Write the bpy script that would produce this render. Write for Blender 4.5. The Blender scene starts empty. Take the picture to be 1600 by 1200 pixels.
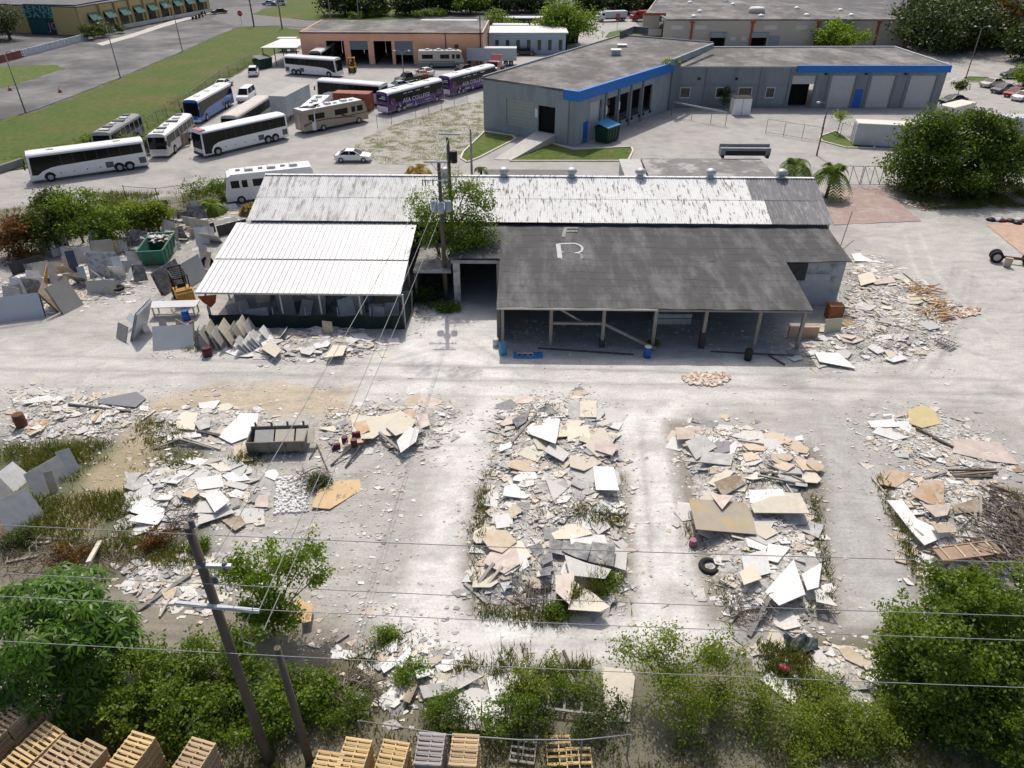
import bpy, math, random
import numpy as np
from mathutils import Vector, Matrix

random.seed(7); rng = np.random.default_rng(11)
SC = bpy.context.scene
COL = SC.collection
R = math.radians

# ------------------------------------------------------------------ camera, sky, sun, exposure
CAM_H, CAM_TILT, FPX = 28.0, R(33.5), 1125.0
cam = bpy.data.cameras.new('camera'); camo = bpy.data.objects.new('camera', cam); COL.objects.link(camo)
camo.location = (0, 0, CAM_H); camo.rotation_euler = (R(90) - CAM_TILT, 0, 0)
cam.sensor_width = 36; cam.lens = 36 * FPX / 1600; cam.clip_start = .1; cam.clip_end = 6000
SC.camera = camo
SUN_EL, SUN_AZ = R(56), R(-5)            # azimuth measured from +Y towards +X
W = bpy.data.worlds.new('World'); SC.world = W; W.use_nodes = True
_n = W.node_tree.nodes; _bg = _n['Background']
_sky = _n.new('ShaderNodeTexSky'); _sky.sky_type = 'NISHITA'; _sky.sun_disc = False
_sky.sun_elevation = SUN_EL; _sky.sun_rotation = SUN_AZ; _sky.air_density = .7; _sky.dust_density = 4.0; _sky.ozone_density = .4
W.node_tree.links.new(_sky.outputs[0], _bg.inputs[0]); _bg.inputs[1].default_value = .15
sl = bpy.data.lights.new('sun', 'SUN'); sl.energy = 3.1; sl.angle = R(.6); sl.color = (1, .955, .88)
so = bpy.data.objects.new('sun', sl); COL.objects.link(so)
_d = Vector((math.sin(SUN_AZ) * math.cos(SUN_EL), math.cos(SUN_AZ) * math.cos(SUN_EL), math.sin(SUN_EL)))
so.rotation_euler = _d.to_track_quat('Z', 'Y').to_euler(); so.location = (0, 40, 60)
SC.view_settings.view_transform = 'Standard'; SC.view_settings.look = 'None'
SC.view_settings.exposure = -.05; SC.view_settings.gamma = 1; SC.view_settings.use_curve_mapping = False
SC.cycles.use_denoising = True
SC.cycles.max_bounces = 6; SC.cycles.transparent_max_bounces = 8

# ------------------------------------------------------------------ surveying: where a sight line meets a plane
_c, _s = math.cos(CAM_TILT), math.sin(CAM_TILT)
def _ray(px, py):
    u, v = (px - 800) / FPX, (py - 600) / FPX
    return u, _c - v * _s, -(_s + v * _c)
def G(px, py, z=0.0):
    d = _ray(px, py); t = (z - CAM_H) / d[2]
    return Vector((d[0] * t, d[1] * t, z))
def GY(px, py, Y):
    d = _ray(px, py); t = Y / d[1]
    return Vector((d[0] * t, Y, CAM_H + d[2] * t))
def G2(p, z=0.0):
    q = G(p[0], p[1], z); return (q.x, q.y)

# ------------------------------------------------------------------ materials
def _node(nt, kind, **kw):
    n = nt.nodes.new(kind)
    for k, v in kw.items(): setattr(n, k, v)
    return n
def _mix(nt, fac, a, b, mode='MIX'):
    m = _node(nt, 'ShaderNodeMix', data_type='RGBA', blend_type=mode)
    for sock, val in ((m.inputs[0], fac), (m.inputs[6], a), (m.inputs[7], b)):
        if isinstance(val, (int, float)): sock.default_value = val
        elif isinstance(val, (tuple, list)): sock.default_value = (*val, 1) if len(val) == 3 else val
        else: nt.links.new(val, sock)
    return m.outputs[2]
def _noise(nt, vec, scale, detail=5, rough=.6, dist=0):
    n = _node(nt, 'ShaderNodeTexNoise'); n.inputs['Scale'].default_value = scale
    n.inputs['Detail'].default_value = detail; n.inputs['Roughness'].default_value = rough
    n.inputs['Distortion'].default_value = dist
    if vec is not None: nt.links.new(vec, n.inputs['Vector'])
    return n.outputs['Fac']
def _map(nt, val, a, b, c, d):
    m = _node(nt, 'ShaderNodeMapRange')
    nt.links.new(val, m.inputs[0])
    for i, x in enumerate((a, b, c, d)): m.inputs[i + 1].default_value = x
    return m.outputs[0]
def _math(nt, op, a, b):
    m = _node(nt, 'ShaderNodeMath', operation=op)
    for s_, v in ((m.inputs[0], a), (m.inputs[1], b)):
        if isinstance(v, (int, float)): s_.default_value = v
        else: nt.links.new(v, s_)
    return m.outputs[0]
def _scale(nt, vec, s):
    m = _node(nt, 'ShaderNodeVectorMath', operation='MULTIPLY')
    nt.links.new(vec, m.inputs[0]); m.inputs[1].default_value = s if isinstance(s, tuple) else (s, s, s)
    return m.outputs[0]
def _coord(nt, world=False):
    if world: return _node(nt, 'ShaderNodeNewGeometry').outputs['Position']
    return _node(nt, 'ShaderNodeTexCoord').outputs['Object']
def _gray(nt, val):
    c = _node(nt, 'ShaderNodeCombineColor')
    for i in range(3): nt.links.new(val, c.inputs[i])
    return c.outputs[0]
MATS = {}
def mat(name, col, rough=.8, var=.18, scale=2.5, metal=0, bump=0, bscale=20, rnd=0, stain=None, stain_amt=.5, stain_scale=1.2,
        stain_lo=.5, stain_hi=.62, spec=.3, world=False, stretch=None, stain_stretch=None, coat=0, dust=None, dust_amt=.5):
    if name in MATS: return MATS[name]
    m = bpy.data.materials.new(name); m.use_nodes = True; nt = m.node_tree
    b = nt.nodes['Principled BSDF']; b.inputs['Roughness'].default_value = rough; b.inputs['Metallic'].default_value = metal
    b.inputs['Specular IOR Level'].default_value = spec
    if coat: b.inputs['Coat Weight'].default_value = coat; b.inputs['Coat Roughness'].default_value = .08
    co = _coord(nt, world)
    v1 = _scale(nt, co, stretch) if stretch else co
    c = (*col, 1)
    if stain:
        v2 = _scale(nt, co, stain_stretch) if stain_stretch else co
        f = _map(nt, _noise(nt, v2, stain_scale, 7, .68), stain_lo, stain_hi, 0, stain_amt)
        c = _mix(nt, f, col, stain)
    if dust:
        f = _map(nt, _noise(nt, _coord(nt, True), 1.7, 8, .74, .4), .42, .66, 0, dust_amt)
        c = _mix(nt, f, c if not isinstance(c, tuple) else c[:3], dust)
    f = _map(nt, _noise(nt, v1, scale, 6, .62), .25, .75, 1 - var, 1 + var)
    if rnd:
        oi = _node(nt, 'ShaderNodeObjectInfo')
        f = _math(nt, 'MULTIPLY', f, _map(nt, oi.outputs['Random'], 0, 1, 1 - rnd, 1 + rnd))
    c = _mix(nt, 1.0, c, _gray(nt, f), 'MULTIPLY')
    nt.links.new(c, b.inputs['Base Color'])
    if bump:
        bn = _node(nt, 'ShaderNodeBump'); bn.inputs['Strength'].default_value = bump; bn.inputs['Distance'].default_value = .03
        nt.links.new(_noise(nt, co, bscale, 4, .6), bn.inputs['Height']); nt.links.new(bn.outputs[0], b.inputs['Normal'])
    MATS[name] = m; return m
def leaf_mat(name, cols, trans=.35, rough=.5):
    m = bpy.data.materials.new(name); m.use_nodes = True; nt = m.node_tree; nt.nodes.clear()
    g = _node(nt, 'ShaderNodeNewGeometry'); r = _node(nt, 'ShaderNodeValToRGB')
    while len(r.color_ramp.elements) < len(cols): r.color_ramp.elements.new(.5)
    for i, (e, cc) in enumerate(zip(r.color_ramp.elements, cols)):
        e.position = i / max(1, len(cols) - 1); e.color = (*cc, 1)
    big = _noise(nt, g.outputs['Position'], .9, 3)
    f = _math(nt, 'ADD', _math(nt, 'MULTIPLY', g.outputs['Random Per Island'], .65), _map(nt, big, .3, .7, -.05, .4))
    nt.links.new(f, r.inputs[0])
    p = _node(nt, 'ShaderNodeBsdfPrincipled'); p.inputs['Roughness'].default_value = rough; p.inputs['Specular IOR Level'].default_value = .35
    t = _node(nt, 'ShaderNodeBsdfTranslucent'); x = _node(nt, 'ShaderNodeMixShader'); x.inputs[0].default_value = trans
    o = _node(nt, 'ShaderNodeOutputMaterial')
    nt.links.new(r.outputs[0], p.inputs['Base Color'])
    nt.links.new(_mix(nt, 1.0, r.outputs[0], (1.5, 1.5, .55), 'MULTIPLY'), t.inputs['Color'])
    nt.links.new(p.outputs[0], x.inputs[1]); nt.links.new(t.outputs[0], x.inputs[2]); nt.links.new(x.outputs[0], o.inputs[0])
    MATS[name] = m; return m
def island_mat(name, cols, rough=.85):
    m = bpy.data.materials.new(name); m.use_nodes = True; nt = m.node_tree; b = nt.nodes['Principled BSDF']
    b.inputs['Roughness'].default_value = rough; b.inputs['Specular IOR Level'].default_value = .25
    g = _node(nt, 'ShaderNodeNewGeometry'); r = _node(nt, 'ShaderNodeValToRGB'); r.color_ramp.interpolation = 'CONSTANT'
    while len(r.color_ramp.elements) < len(cols): r.color_ramp.elements.new(.5)
    for i, (e, cc) in enumerate(zip(r.color_ramp.elements, cols)):
        e.position = i / len(cols); e.color = (*cc, 1)
    nt.links.new(g.outputs['Random Per Island'], r.inputs[0])
    f = _map(nt, _noise(nt, g.outputs['Position'], 6, 5), .25, .75, .78, 1.18)
    nt.links.new(_mix(nt, 1.0, r.outputs[0], _gray(nt, f), 'MULTIPLY'), b.inputs['Base Color'])
    MATS[name] = m; return m

# ------------------------------------------------------------------ mesh collecting
class MB:
    def __init__(s): s.v, s.f, s.m, s.sm = [], [], [], []
    def add(s, vs, fs, m=0, smooth=False):
        o = len(s.v); s.v.extend([tuple(p) for p in vs])
        for f in fs: s.f.append([i + o for i in f]); s.m.append(m); s.sm.append(smooth)
        return s
    def box(s, x0, x1, y0, y1, z0, z1, m=0):
        return s.add([(x0,y0,z0),(x1,y0,z0),(x1,y1,z0),(x0,y1,z0),(x0,y0,z1),(x1,y0,z1),(x1,y1,z1),(x0,y1,z1)],
                     [(0,3,2,1),(4,5,6,7),(0,1,5,4),(1,2,6,5),(2,3,7,6),(3,0,4,7)], m)
    def bar(s, a, b, w, h, m=0, up=(0,0,1)):
        a, b = Vector(a), Vector(b); d = (b - a).normalized(); u = Vector(up)
        if abs(d.dot(u)) > .98: u = Vector((0,1,0))
        x = d.cross(u).normalized(); u = x.cross(d)
        x *= w / 2; u *= h / 2
        return s.add([a-x-u, a+x-u, a+x+u, a-x+u, b-x-u, b+x-u, b+x+u, b-x+u],
                     [(0,3,2,1),(4,5,6,7),(0,1,5,4),(1,2,6,5),(2,3,7,6),(3,0,4,7)][::1], m)
    def tube(s, pts, r, n=6, m=0, caps=True):
        pts = [Vector(p) for p in pts]; rs = r if isinstance(r, (list, tuple)) else [r] * len(pts)
        rings = []; o = len(s.v); prev = None
        for i, p in enumerate(pts):
            d = (pts[min(i+1, len(pts)-1)] - pts[max(i-1, 0)]).normalized()
            if prev is None:
                a = Vector((0,0,1)) if abs(d.z) < .9 else Vector((1,0,0))
                prev = d.cross(a).normalized()
            x = (prev - d * prev.dot(d)).normalized(); y = d.cross(x); prev = x
            rings += [p + (x * math.cos(k*2*math.pi/n) + y * math.sin(k*2*math.pi/n)) * rs[i] for k in range(n)]
        fs = [(i*n+k, i*n+(k+1)%n, (i+1)*n+(k+1)%n, (i+1)*n+k) for i in range(len(pts)-1) for k in range(n)]
        s.add(rings, fs, m, n > 5)
        if caps: 
            s.f += [[o+k for k in range(n)][::-1], [o+(len(pts)-1)*n+k for k in range(n)]]; s.m += [m, m]; s.sm += [False, False]
        return s
    def prism(s, poly, z0, z1, m=0, axis='z', mtop=None):
        n = len(poly)
        area = sum(poly[i][0]*poly[(i+1)%n][1] - poly[(i+1)%n][0]*poly[i][1] for i in range(n))
        if (area < 0) != (axis == 'y'): poly = poly[::-1]
        def P(q, z):
            return (q[0], q[1], z) if axis == 'z' else ((q[0], z, q[1]) if axis == 'y' else (z, q[0], q[1]))
        vs = [P(q, z0) for q in poly] + [P(q, z1) for q in poly]
        o = len(s.v); s.v.extend(vs)
        s.f.append([o+i for i in range(n)][::-1]); s.f.append([o+n+i for i in range(n)])
        s.m += [m, m if mtop is None else mtop]; s.sm += [False, False]
        for i in range(n):
            s.f.append([o+i, o+(i+1)%n, o+n+(i+1)%n, o+n+i]); s.m.append(m); s.sm.append(False)
        return s
    def lathe(s, prof, c=(0,0,0), n=12, m=0):
        vs = [(c[0]+r*math.cos(2*math.pi*k/n), c[1]+r*math.sin(2*math.pi*k/n), c[2]+z) for r, z in prof for k in range(n)]
        fs = [(i*n+k, i*n+(k+1)%n, (i+1)*n+(k+1)%n, (i+1)*n+k) for i in range(len(prof)-1) for k in range(n)]
        o = len(s.v); s.add(vs, fs, m, True)
        s.f += [[o+k for k in range(n)][::-1], [o+(len(prof)-1)*n+k for k in range(n)]]; s.m += [m, m]; s.sm += [False, False]
        return s
    def mesh(s, name, mats):
        me = bpy.data.meshes.new(name); me.from_pydata(s.v, [], s.f)
        for x in (mats if isinstance(mats, (list, tuple)) else [mats]): me.materials.append(x)
        me.polygons.foreach_set('material_index', s.m); me.polygons.foreach_set('use_smooth', s.sm); me.update()
        return me
    def build(s, name, mats, parent=None, loc=None, **kw):
        return link(name, s.mesh(name, mats), parent, loc, **kw)
def link(name, data, parent=None, loc=None, rot=None, label=None, cat=None, group=None, kind=None):
    o = bpy.data.objects.new(name, data); COL.objects.link(o)
    if parent is not None: o.parent = parent
    if loc is not None: o.location = loc
    if rot is not None: o.rotation_euler = rot if not isinstance(rot, (int, float)) else (0, 0, rot)
    for k, v in (('label', label), ('category', cat), ('group', group), ('kind', kind)):
        if v: o[k] = v
    if cat and not kind: o['kind'] = 'thing'
    return o
def thing(name, label, cat, loc=(0,0,0), rot=0, group=None):
    return link(name, None, None, loc, rot, label, cat, group)
def kids(o): return [c for c in bpy.data.objects if c.parent == o]
def dup(root, loc, rot=0, label=None, group=None):
    r = root.copy(); COL.objects.link(r); r.location = loc; r.rotation_euler = (0, 0, rot)
    if label: r['label'] = label
    if group: r['group'] = group
    for ch in root.children:
        c = ch.copy(); COL.objects.link(c); c.parent = r
        for g in ch.children:
            d = g.copy(); COL.objects.link(d); d.parent = c
    return r
def npmesh(name, verts, nper, m, smooth=False):
    """verts: (N*nper,3) array, every nper vertices make one face"""
    verts = np.asarray(verts, dtype=np.float32).reshape(-1, 3); nv = len(verts); nf = nv // nper
    me = bpy.data.meshes.new(name); me.vertices.add(nv); me.vertices.foreach_set('co', verts.ravel())
    me.loops.add(nv); me.loops.foreach_set('vertex_index', np.arange(nv, dtype=np.int32))
    me.polygons.add(nf); me.polygons.foreach_set('loop_start', np.arange(0, nv, nper, dtype=np.int32))
    me.update(calc_edges=True); me.materials.append(m)
    return me
def inside(poly, X, Y):
    X, Y = np.asarray(X), np.asarray(Y); r = np.zeros(X.shape, bool); n = len(poly); j = n - 1
    for i in range(n):
        xi, yi = poly[i]; xj, yj = poly[j]
        if yi != yj:
            r ^= ((yi > Y) != (yj > Y)) & (X < (xj - xi) * (Y - yi) / (yj - yi) + xi)
        j = i
    return r
def polydist(poly, X, Y, closed=True):
    d = np.full(X.shape, 1e9); n = len(poly)
    for i in range(n if closed else n - 1):
        ax, ay = poly[i]; bx, by = poly[(i+1) % n]; dx, dy = bx-ax, by-ay
        t = np.clip(((X-ax)*dx + (Y-ay)*dy) / (dx*dx+dy*dy+1e-9), 0, 1)
        d = np.minimum(d, np.hypot(X-ax-t*dx, Y-ay-t*dy))
    return d
def vnoise(X, Y, s, seed=0):
    r = np.random.default_rng(seed); T = r.random((64, 64)); out = 0; amp = 1; tot = 0
    for o in range(4):
        x, y = X*s*2**o + 17.3*o, Y*s*2**o + 5.1*o
        i, j = np.floor(x).astype(int), np.floor(y).astype(int); fx, fy = x-i, y-j
        fx, fy = fx*fx*(3-2*fx), fy*fy*(3-2*fy); i %= 64; j %= 64; i1, j1 = (i+1) % 64, (j+1) % 64
        out = out + amp*((T[i,j]*(1-fx)+T[i1,j]*fx)*(1-fy) + (T[i,j1]*(1-fx)+T[i1,j1]*fx)*fy); tot += amp; amp *= .55
    return out / tot
def PXP(pts, z=0.0): return [G2(p, z) for p in pts]
def ragged(poly, step=.8, amp=.25):
    out = []; n = len(poly)
    for i in range(n):
        a, b = Vector(poly[i]), Vector(poly[(i+1) % n]); L = (b-a).length; k = max(1, min(160, int(L/step)))
        nrm = Vector((-(b-a).y, (b-a).x)).normalized()
        for j in range(k):
            p = a.lerp(b, j/k)
            if j: p = p + nrm * random.uniform(-amp, amp)
            out.append((p.x, p.y))
    return out
def sheet(name, poly, z, m, kind='structure', **kw):
    mb = MB(); n = len(poly)
    area = sum(poly[i][0]*poly[(i+1)%n][1] - poly[(i+1)%n][0]*poly[i][1] for i in range(n))
    if area < 0: poly = poly[::-1]
    mb.add([(p[0], p[1], z) for p in poly], [list(range(n))])
    return mb.build(name, m, kind=kind, **kw)
def text(body, size, m, parent, mtx, name='lettering', extrude=.004, align='CENTER'):
    c = bpy.data.curves.new(name, 'FONT'); c.body = body; c.size = size; c.extrude = extrude
    c.align_x = align; c.align_y = 'CENTER'; c.resolution_u = 2
    t = bpy.data.objects.new(name, c); me = bpy.data.meshes.new_from_object(t); bpy.data.objects.remove(t)
    me.materials.clear(); me.materials.append(m)
    o = link(name, me, parent); o.matrix_local = mtx
    return o
def basis(x, y, z, o):
    M = Matrix.Identity(4)
    for i, v in enumerate((x, y, z, o)):
        for j in range(3): M[j][i] = v[j]
    return M

# ------------------------------------------------------------------ ground
M_asph = mat('asphalt', (.11,.11,.112), .9, .22, .35, stain=(.22,.215,.205), stain_amt=.7, stain_scale=.12, world=True, bump=.15)
M_conc = mat('worn_concrete', (.37,.357,.335), .9, .16, .5, stain=(.27,.26,.245), stain_amt=.6, stain_scale=.16, world=True, bump=.15)
M_grass = mat('lawn', (.068,.106,.014), .95, .3, 1.1, stain=(.125,.108,.035), stain_amt=.8, stain_scale=.11, stain_lo=.45, stain_hi=.65, world=True, bump=.5, bscale=12)
M_lawn = mat('lawn_green', (.08,.125,.02), .95, .35, 1.3, stain=(.16,.14,.05), stain_amt=.6, stain_scale=.35, world=True, bump=.5, bscale=12)
M_weedlot = mat('weedy_gravel', (.37,.35,.31), .95, .3, 2.2, stain=(.10,.12,.03), stain_amt=.85, stain_scale=.5, stain_lo=.47, stain_hi=.6, world=True, bump=.6, bscale=9)
M_kerb = mat('kerb_paint', (.62,.58,.48), .8, .15, 2)
M_pave = mat('sidewalk', (.50,.48,.44), .9, .12, 1.2, world=True)
M_paver = mat('red_pavers', (.34,.255,.225), .9, .2, 1.4, stain=(.40,.34,.31), stain_amt=.7, stain_scale=.5, world=True)
M_white = mat('white_line', (.72,.71,.68), .8, .15, 3)

sheet('ground', [(-2500,-300),(2500,-300),(2500,4000),(-2500,4000)], -.10, M_asph)
sheet('pavement', ragged(PXP([(-260,420),(-260,300),(60,262),(230,245),(300,180),(345,130),(400,100),(430,72),(475,78),(760,78),(830,62),(900,30),(990,30),(1010,52),(1100,62),(1500,62),(1600,66),(1900,80),(1900,340),(1290,345),(1000,345),(600,345),(380,345),(200,365),(0,410)]), 2, .2), -.03, M_conc)
sheet('car_park', ragged(PXP([(-300,235),(0,187),(60,170),(190,120),(284,80),(372,42),(395,40),(372,24),(300,32),(140,60),(0,97),(-300,150)]), 2, .15), -.02,
      mat('faded_shaded_asphalt', (.095,.095,.097), .9, .2, .3, stain=(.24,.235,.225), stain_amt=.8, stain_scale=.07, stain_lo=.42, stain_hi=.64, world=True))  # worn asphalt, its colour darkened to carry the cloud shade lying there
sheet('lawn', ragged(PXP([(-300,240),(0,188),(60,172),(190,121),(284,81),(370,43),(430,41),(470,46),(470,62),(432,84),(402,97),(346,126),(300,163),(226,214),(138,238),(60,257),(-300,320)]), 1.2, .75), -.012, M_grass)
sheet('lawn', ragged(PXP([(0,138),(104,107),(85,101),(0,104),(-200,132),(-200,180)]), 1.2, .3), -.012, M_lawn)
sheet('lawn', ragged(PXP([(392,22),(440,6),(460,-6),(600,-6),(640,10),(655,27),(560,33),(480,31)]), 3, .5), -.012, M_grass)
sheet('lawn', PXP([(945,58),(952,50),(985,44),(1008,42),(1008,62),(960,62)]), -.012, M_lawn)
sheet('lawn', ragged(PXP([(1420,60),(1480,48),(1560,48),(1600,40),(1800,30),(1800,0),(1420,0)]), 3, .5), -.012, mat('woodland_floor', (.075,.065,.04), .95, .3, .5, world=True))
sheet('street', PXP([(330,30),(352,12),(420,8),(398,22),(480,31.5),(560,33.5),(700,31),(700,36),(500,44),(430,40),(372,42)]), -.014, mat('street_asphalt', (.17,.167,.163), .9, .15, .3, world=True))
sheet('sidewalk', ragged(PXP([(160,71),(200,60),(275,36),(330,20),(322,18),(262,34),(198,55),(150,68)]), 3, .2), -.008, M_pave)
sheet('vacant_lot', ragged(PXP([(550,232),(575,212),(600,200),(640,186),(700,168),(757,155),(760,200),(757,206),(722,238),(716,250),(724,256),(600,257),(575,246)]), .9, .3), -.012, M_weedlot)
LAWNS = [PXP([(720,248),(724,238),(757,206),(800,212),(806,217),(750,246),(730,254)]),
         PXP([(797,252),(822,229),(850,221),(897,234),(986,230),(989,236),(981,252)]),
         PXP([(1280,214),(1306,205),(1330,222),(1366,224),(1366,232),(1322,231),(1284,221)]),
         PXP([(1503,122),(1514,120),(1546,121),(1548,128),(1510,128)])]
for i, p in enumerate(LAWNS):
    sheet('lawn', ragged(p, .8, .1), .0, M_lawn)
    mb = MB()
    for a, b in zip(p, p[1:] + p[:1]): mb.bar((a[0],a[1],.03), (b[0],b[1],.03), .22, .22)
    mb.build('kerb', M_kerb, kind='structure')
# kerb bumpers and car-park markings
mb = MB()
for (x0, y0, x1, y1) in ((1478,130,1495,121),(1496,140,1512,133),(1486,121,1500,128)):
    a, b = G(x0, y0), G(x1, y1); mb.bar((a.x,a.y,-.012), (b.x,b.y,-.012), .14, .016)
mb.build('road_marking', M_white, kind='structure')

# the yard: one gently uneven sheet, its dust, soil and stains following the lanes and heaps
X0, X1, Y0, Y1, DG = -64., 64., 11., 86., .25
gx, gy = np.meshgrid(np.arange(X0, X1+.01, DG), np.arange(Y0, Y1+.01, DG))
n1, n2, n3 = vnoise(gx, gy, .25, 1), vnoise(gx, gy, .8, 2), vnoise(gx, gy, .07, 3)
def mask(px_poly, soft=1.2, wob=1.0):
    p = PXP(px_poly); d = polydist(p, gx, gy); d = np.where(inside(p, gx, gy), d, -d) + (n1-.5)*2*wob + (n2-.5)*wob
    return np.clip(d / soft + .5, 0, 1)[..., None]
def lay(c, m, col): return c * (1-m) + np.array(col) * m
gc = np.ones(gx.shape + (3,)) * np.array((.40,.385,.36)); gc *= (.86 + .28*n3)[..., None]
WHITE, DUST, SOIL, DARK, GREEN, TAN = (.66,.645,.615), (.53,.515,.485), (.20,.175,.13), (.22,.215,.205), (.085,.10,.035), (.46,.37,.245)
gc = lay(gc, mask([(-100,530),(1700,540),(1700,640),(-100,625)], 2.5, 1.2)*.75, DUST)
gc = lay(gc, mask([(560,540),(1150,560),(1250,640),(560,620)], 2.5, 1.5)*.6, WHITE)
gc = lay(gc, mask([(640,480),(790,480),(800,600),(620,610)], 1.2, .8)*.95, WHITE)
gc = lay(gc, mask([(1340,330),(1700,380),(1700,600),(1520,640),(1380,560)], 3, 2)*.4, DUST)
gc = lay(gc, mask([(150,420),(330,470),(330,560),(120,520)], 2, 1)*.3, DUST)
gc = lay(gc, mask([(-100,690),(120,680),(330,690),(340,860),(230,900),(-100,900)], 1.5, 2)*.85, GREEN)
gc = lay(gc, mask([(-100,840),(220,830),(330,880),(480,900),(560,980),(700,1090),(-100,1250)], 1.8, 1.5)*.75, SOIL)
gc = lay(gc, mask([(540,1020),(700,1080),(920,1010),(1150,1000),(1420,960),(1700,940),(1700,1300),(-100,1300),(-100,1130),(400,1080)], 1.5, 1.5)*.8, (.12,.11,.06))
gc = lay(gc, mask([(330,700),(700,640),(720,720),(640,900),(560,1000),(340,900)], 1.5, 1.2)*.7, (.43,.415,.385))
for p in ([(680,690),(765,600),(790,610),(762,690),(752,770),(728,880),(722,990),(640,980),(655,860)],
          [(965,640),(1045,640),(1060,760),(1088,880),(1120,985),(985,990),(985,850),(972,740)],
          [(590,950),(1120,945),(1150,1010),(900,1035),(640,1030)]):
    gc = lay(gc, mask(p, 1.2, .7)*.9, WHITE)
gc = lay(gc, mask([(1278,640),(1350,650),(1420,850),(1440,970),(1310,985),(1300,860)], 1.2, .7)*.9, (.40,.395,.375))
gc = lay(gc, mask([(80,815),(185,690),(232,620),(330,600),(545,605),(540,640),(300,650),(240,720),(190,770),(120,850)], 1.3, 1)*.7, TAN)
gc = lay(gc, mask([(1040,660),(1290,700),(1310,960),(1110,975)], .9, .6)*.75, SOIL)
gc = lay(gc, mask([(735,760),(980,740),(990,960),(730,960)], .9, .6)*.75, SOIL)
gc = lay(gc, mask([(1370,750),(1600,760),(1650,960),(1430,930)], .9, .6)*.75, SOIL)
gc = lay(gc, mask([(-80,330),(380,300),(330,350),(0,395),(-80,420)], 1.2, 1)*.7, (.13,.12,.07))
gc = lay(gc, mask([(1380,280),(1700,270),(1700,330),(1400,325)], 1.2, 1)*.75, (.13,.115,.075))
gc = lay(gc, mask([(790,490),(1270,490),(1250,560),(785,560)], .8, .4)*.6, (.33,.335,.335))
gc = lay(gc, mask([(-100,440),(-100,390),(330,330),(390,330),(330,420),(120,470)], 2, 1)*.35, DARK)
_tr = random.Random(3)
for k in range(26):                                   # wheel tracks worn into the dust along the lanes
    px0, py0, px1, py1, bend = _tr.choice([(-80,590,1680,600,0),(-80,575,1680,620,0),(720,580,690,990,8),(1010,640,1040,990,6),(1310,650,1370,980,6),(640,1000,1100,985,0),(1500,400,1380,600,30),(1400,350,1560,560,-30),(720,500,900,600,20),(700,520,500,600,-25),(330,560,130,470,10),(1380,600,1350,700,10)])
    jx, jy = _tr.uniform(-28,28), _tr.uniform(-14,14); pl = [G2((px0+(px1-px0)*t/12+jx+bend*math.sin(t*.26), py0+(py1-py0)*t/12+jy+.3*bend*math.sin(t*.4+k))) for t in range(13)]
    d = polydist(pl, gx, gy, False); a = _tr.uniform(.2,.45); col = _tr.choice([(.33,.32,.30),(.36,.35,.33),(.66,.65,.63)]); a *= .45 if col[0] > .5 else 1
    e_ = np.minimum(np.hypot(gx-pl[0][0], gy-pl[0][1]), np.hypot(gx-pl[-1][0], gy-pl[-1][1])); a = a*np.clip((e_-1.2)/4, 0, 1); d = d + (n1-.5)*.5
    gc = lay(gc, (np.clip(1.2-np.abs(d-.85)/.22, 0, 1)*(.4+.6*n2)*a*2)[..., None].clip(0, .6), col)
for k in range(60):                                   # potholes, oil and damp patches
    qx, qy = G2((_tr.uniform(-50,1650), _tr.uniform(430,1000))); r0 = _tr.uniform(.25,1.1); d = np.hypot((gx-qx)/_tr.uniform(1,2.2), gy-qy) + (n2-.5)*r0*1.6
    gc = lay(gc, (np.clip((r0-d)/.35, 0, 1)*_tr.uniform(.12,.38))[..., None], _tr.choice([(.20,.195,.185),(.26,.25,.235),(.30,.28,.24)]))
sp = np.clip((vnoise(gx, gy, 1.6, 9) - .56) * 6, 0, 1)[..., None] * np.clip((n3-.42)*5, 0, 1)[..., None]
gc = lay(gc, sp*.35, DARK)
gc *= (.9 + .2*n2)[..., None]
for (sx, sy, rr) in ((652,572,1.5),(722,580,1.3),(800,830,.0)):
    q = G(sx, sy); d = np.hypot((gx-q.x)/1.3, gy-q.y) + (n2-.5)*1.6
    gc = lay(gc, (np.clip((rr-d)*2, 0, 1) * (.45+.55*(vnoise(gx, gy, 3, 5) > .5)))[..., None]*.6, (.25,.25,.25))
gz = np.clip((n2-.5)*.06 + (n1-.5)*.06, 0, 1)
gz[:, :4] = gz[:, -4:] = 0; gz[:4] = gz[-4:] = 0
ny, nx = gx.shape
idx = np.arange(nx*ny).reshape(ny, nx)
me = bpy.data.meshes.new('yard_ground')
me.from_pydata(np.stack([gx, gy, gz], -1).reshape(-1, 3).tolist(), [], np.stack([idx[:-1,:-1], idx[:-1,1:], idx[1:,1:], idx[1:,:-1]], -1).reshape(-1, 4).tolist())
ca = me.color_attributes.new('Col', 'FLOAT_COLOR', 'POINT')
ca.data.foreach_set('color', np.concatenate([gc, np.ones(gx.shape+(1,))], -1).astype(np.float32).ravel())
m = bpy.data.materials.new('dusty_yard'); m.use_nodes = True; nt = m.node_tree; b = nt.nodes['Principled BSDF']
b.inputs['Roughness'].default_value = .95; b.inputs['Specular IOR Level'].default_value = .2
at = _node(nt, 'ShaderNodeVertexColor', layer_name='Col'); ps = _coord(nt, True)
f1 = _map(nt, _noise(nt, ps, 6, 8, .78), .3, .7, .76, 1.2)
f2 = _map(nt, _noise(nt, _scale(nt, ps, (.7,1.2,1)), .6, 7, .7, 1.0), .3, .7, .84, 1.14)
vo = _node(nt, 'ShaderNodeTexVoronoi'); vo.inputs['Scale'].default_value = 5.5; nt.links.new(ps, vo.inputs['Vector'])
f3 = _map(nt, vo.outputs['Distance'], .04, .16, .72, 1.0)
pm = _map(nt, _noise(nt, ps, .45, 4), .5, .62, 0, 1)
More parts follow.
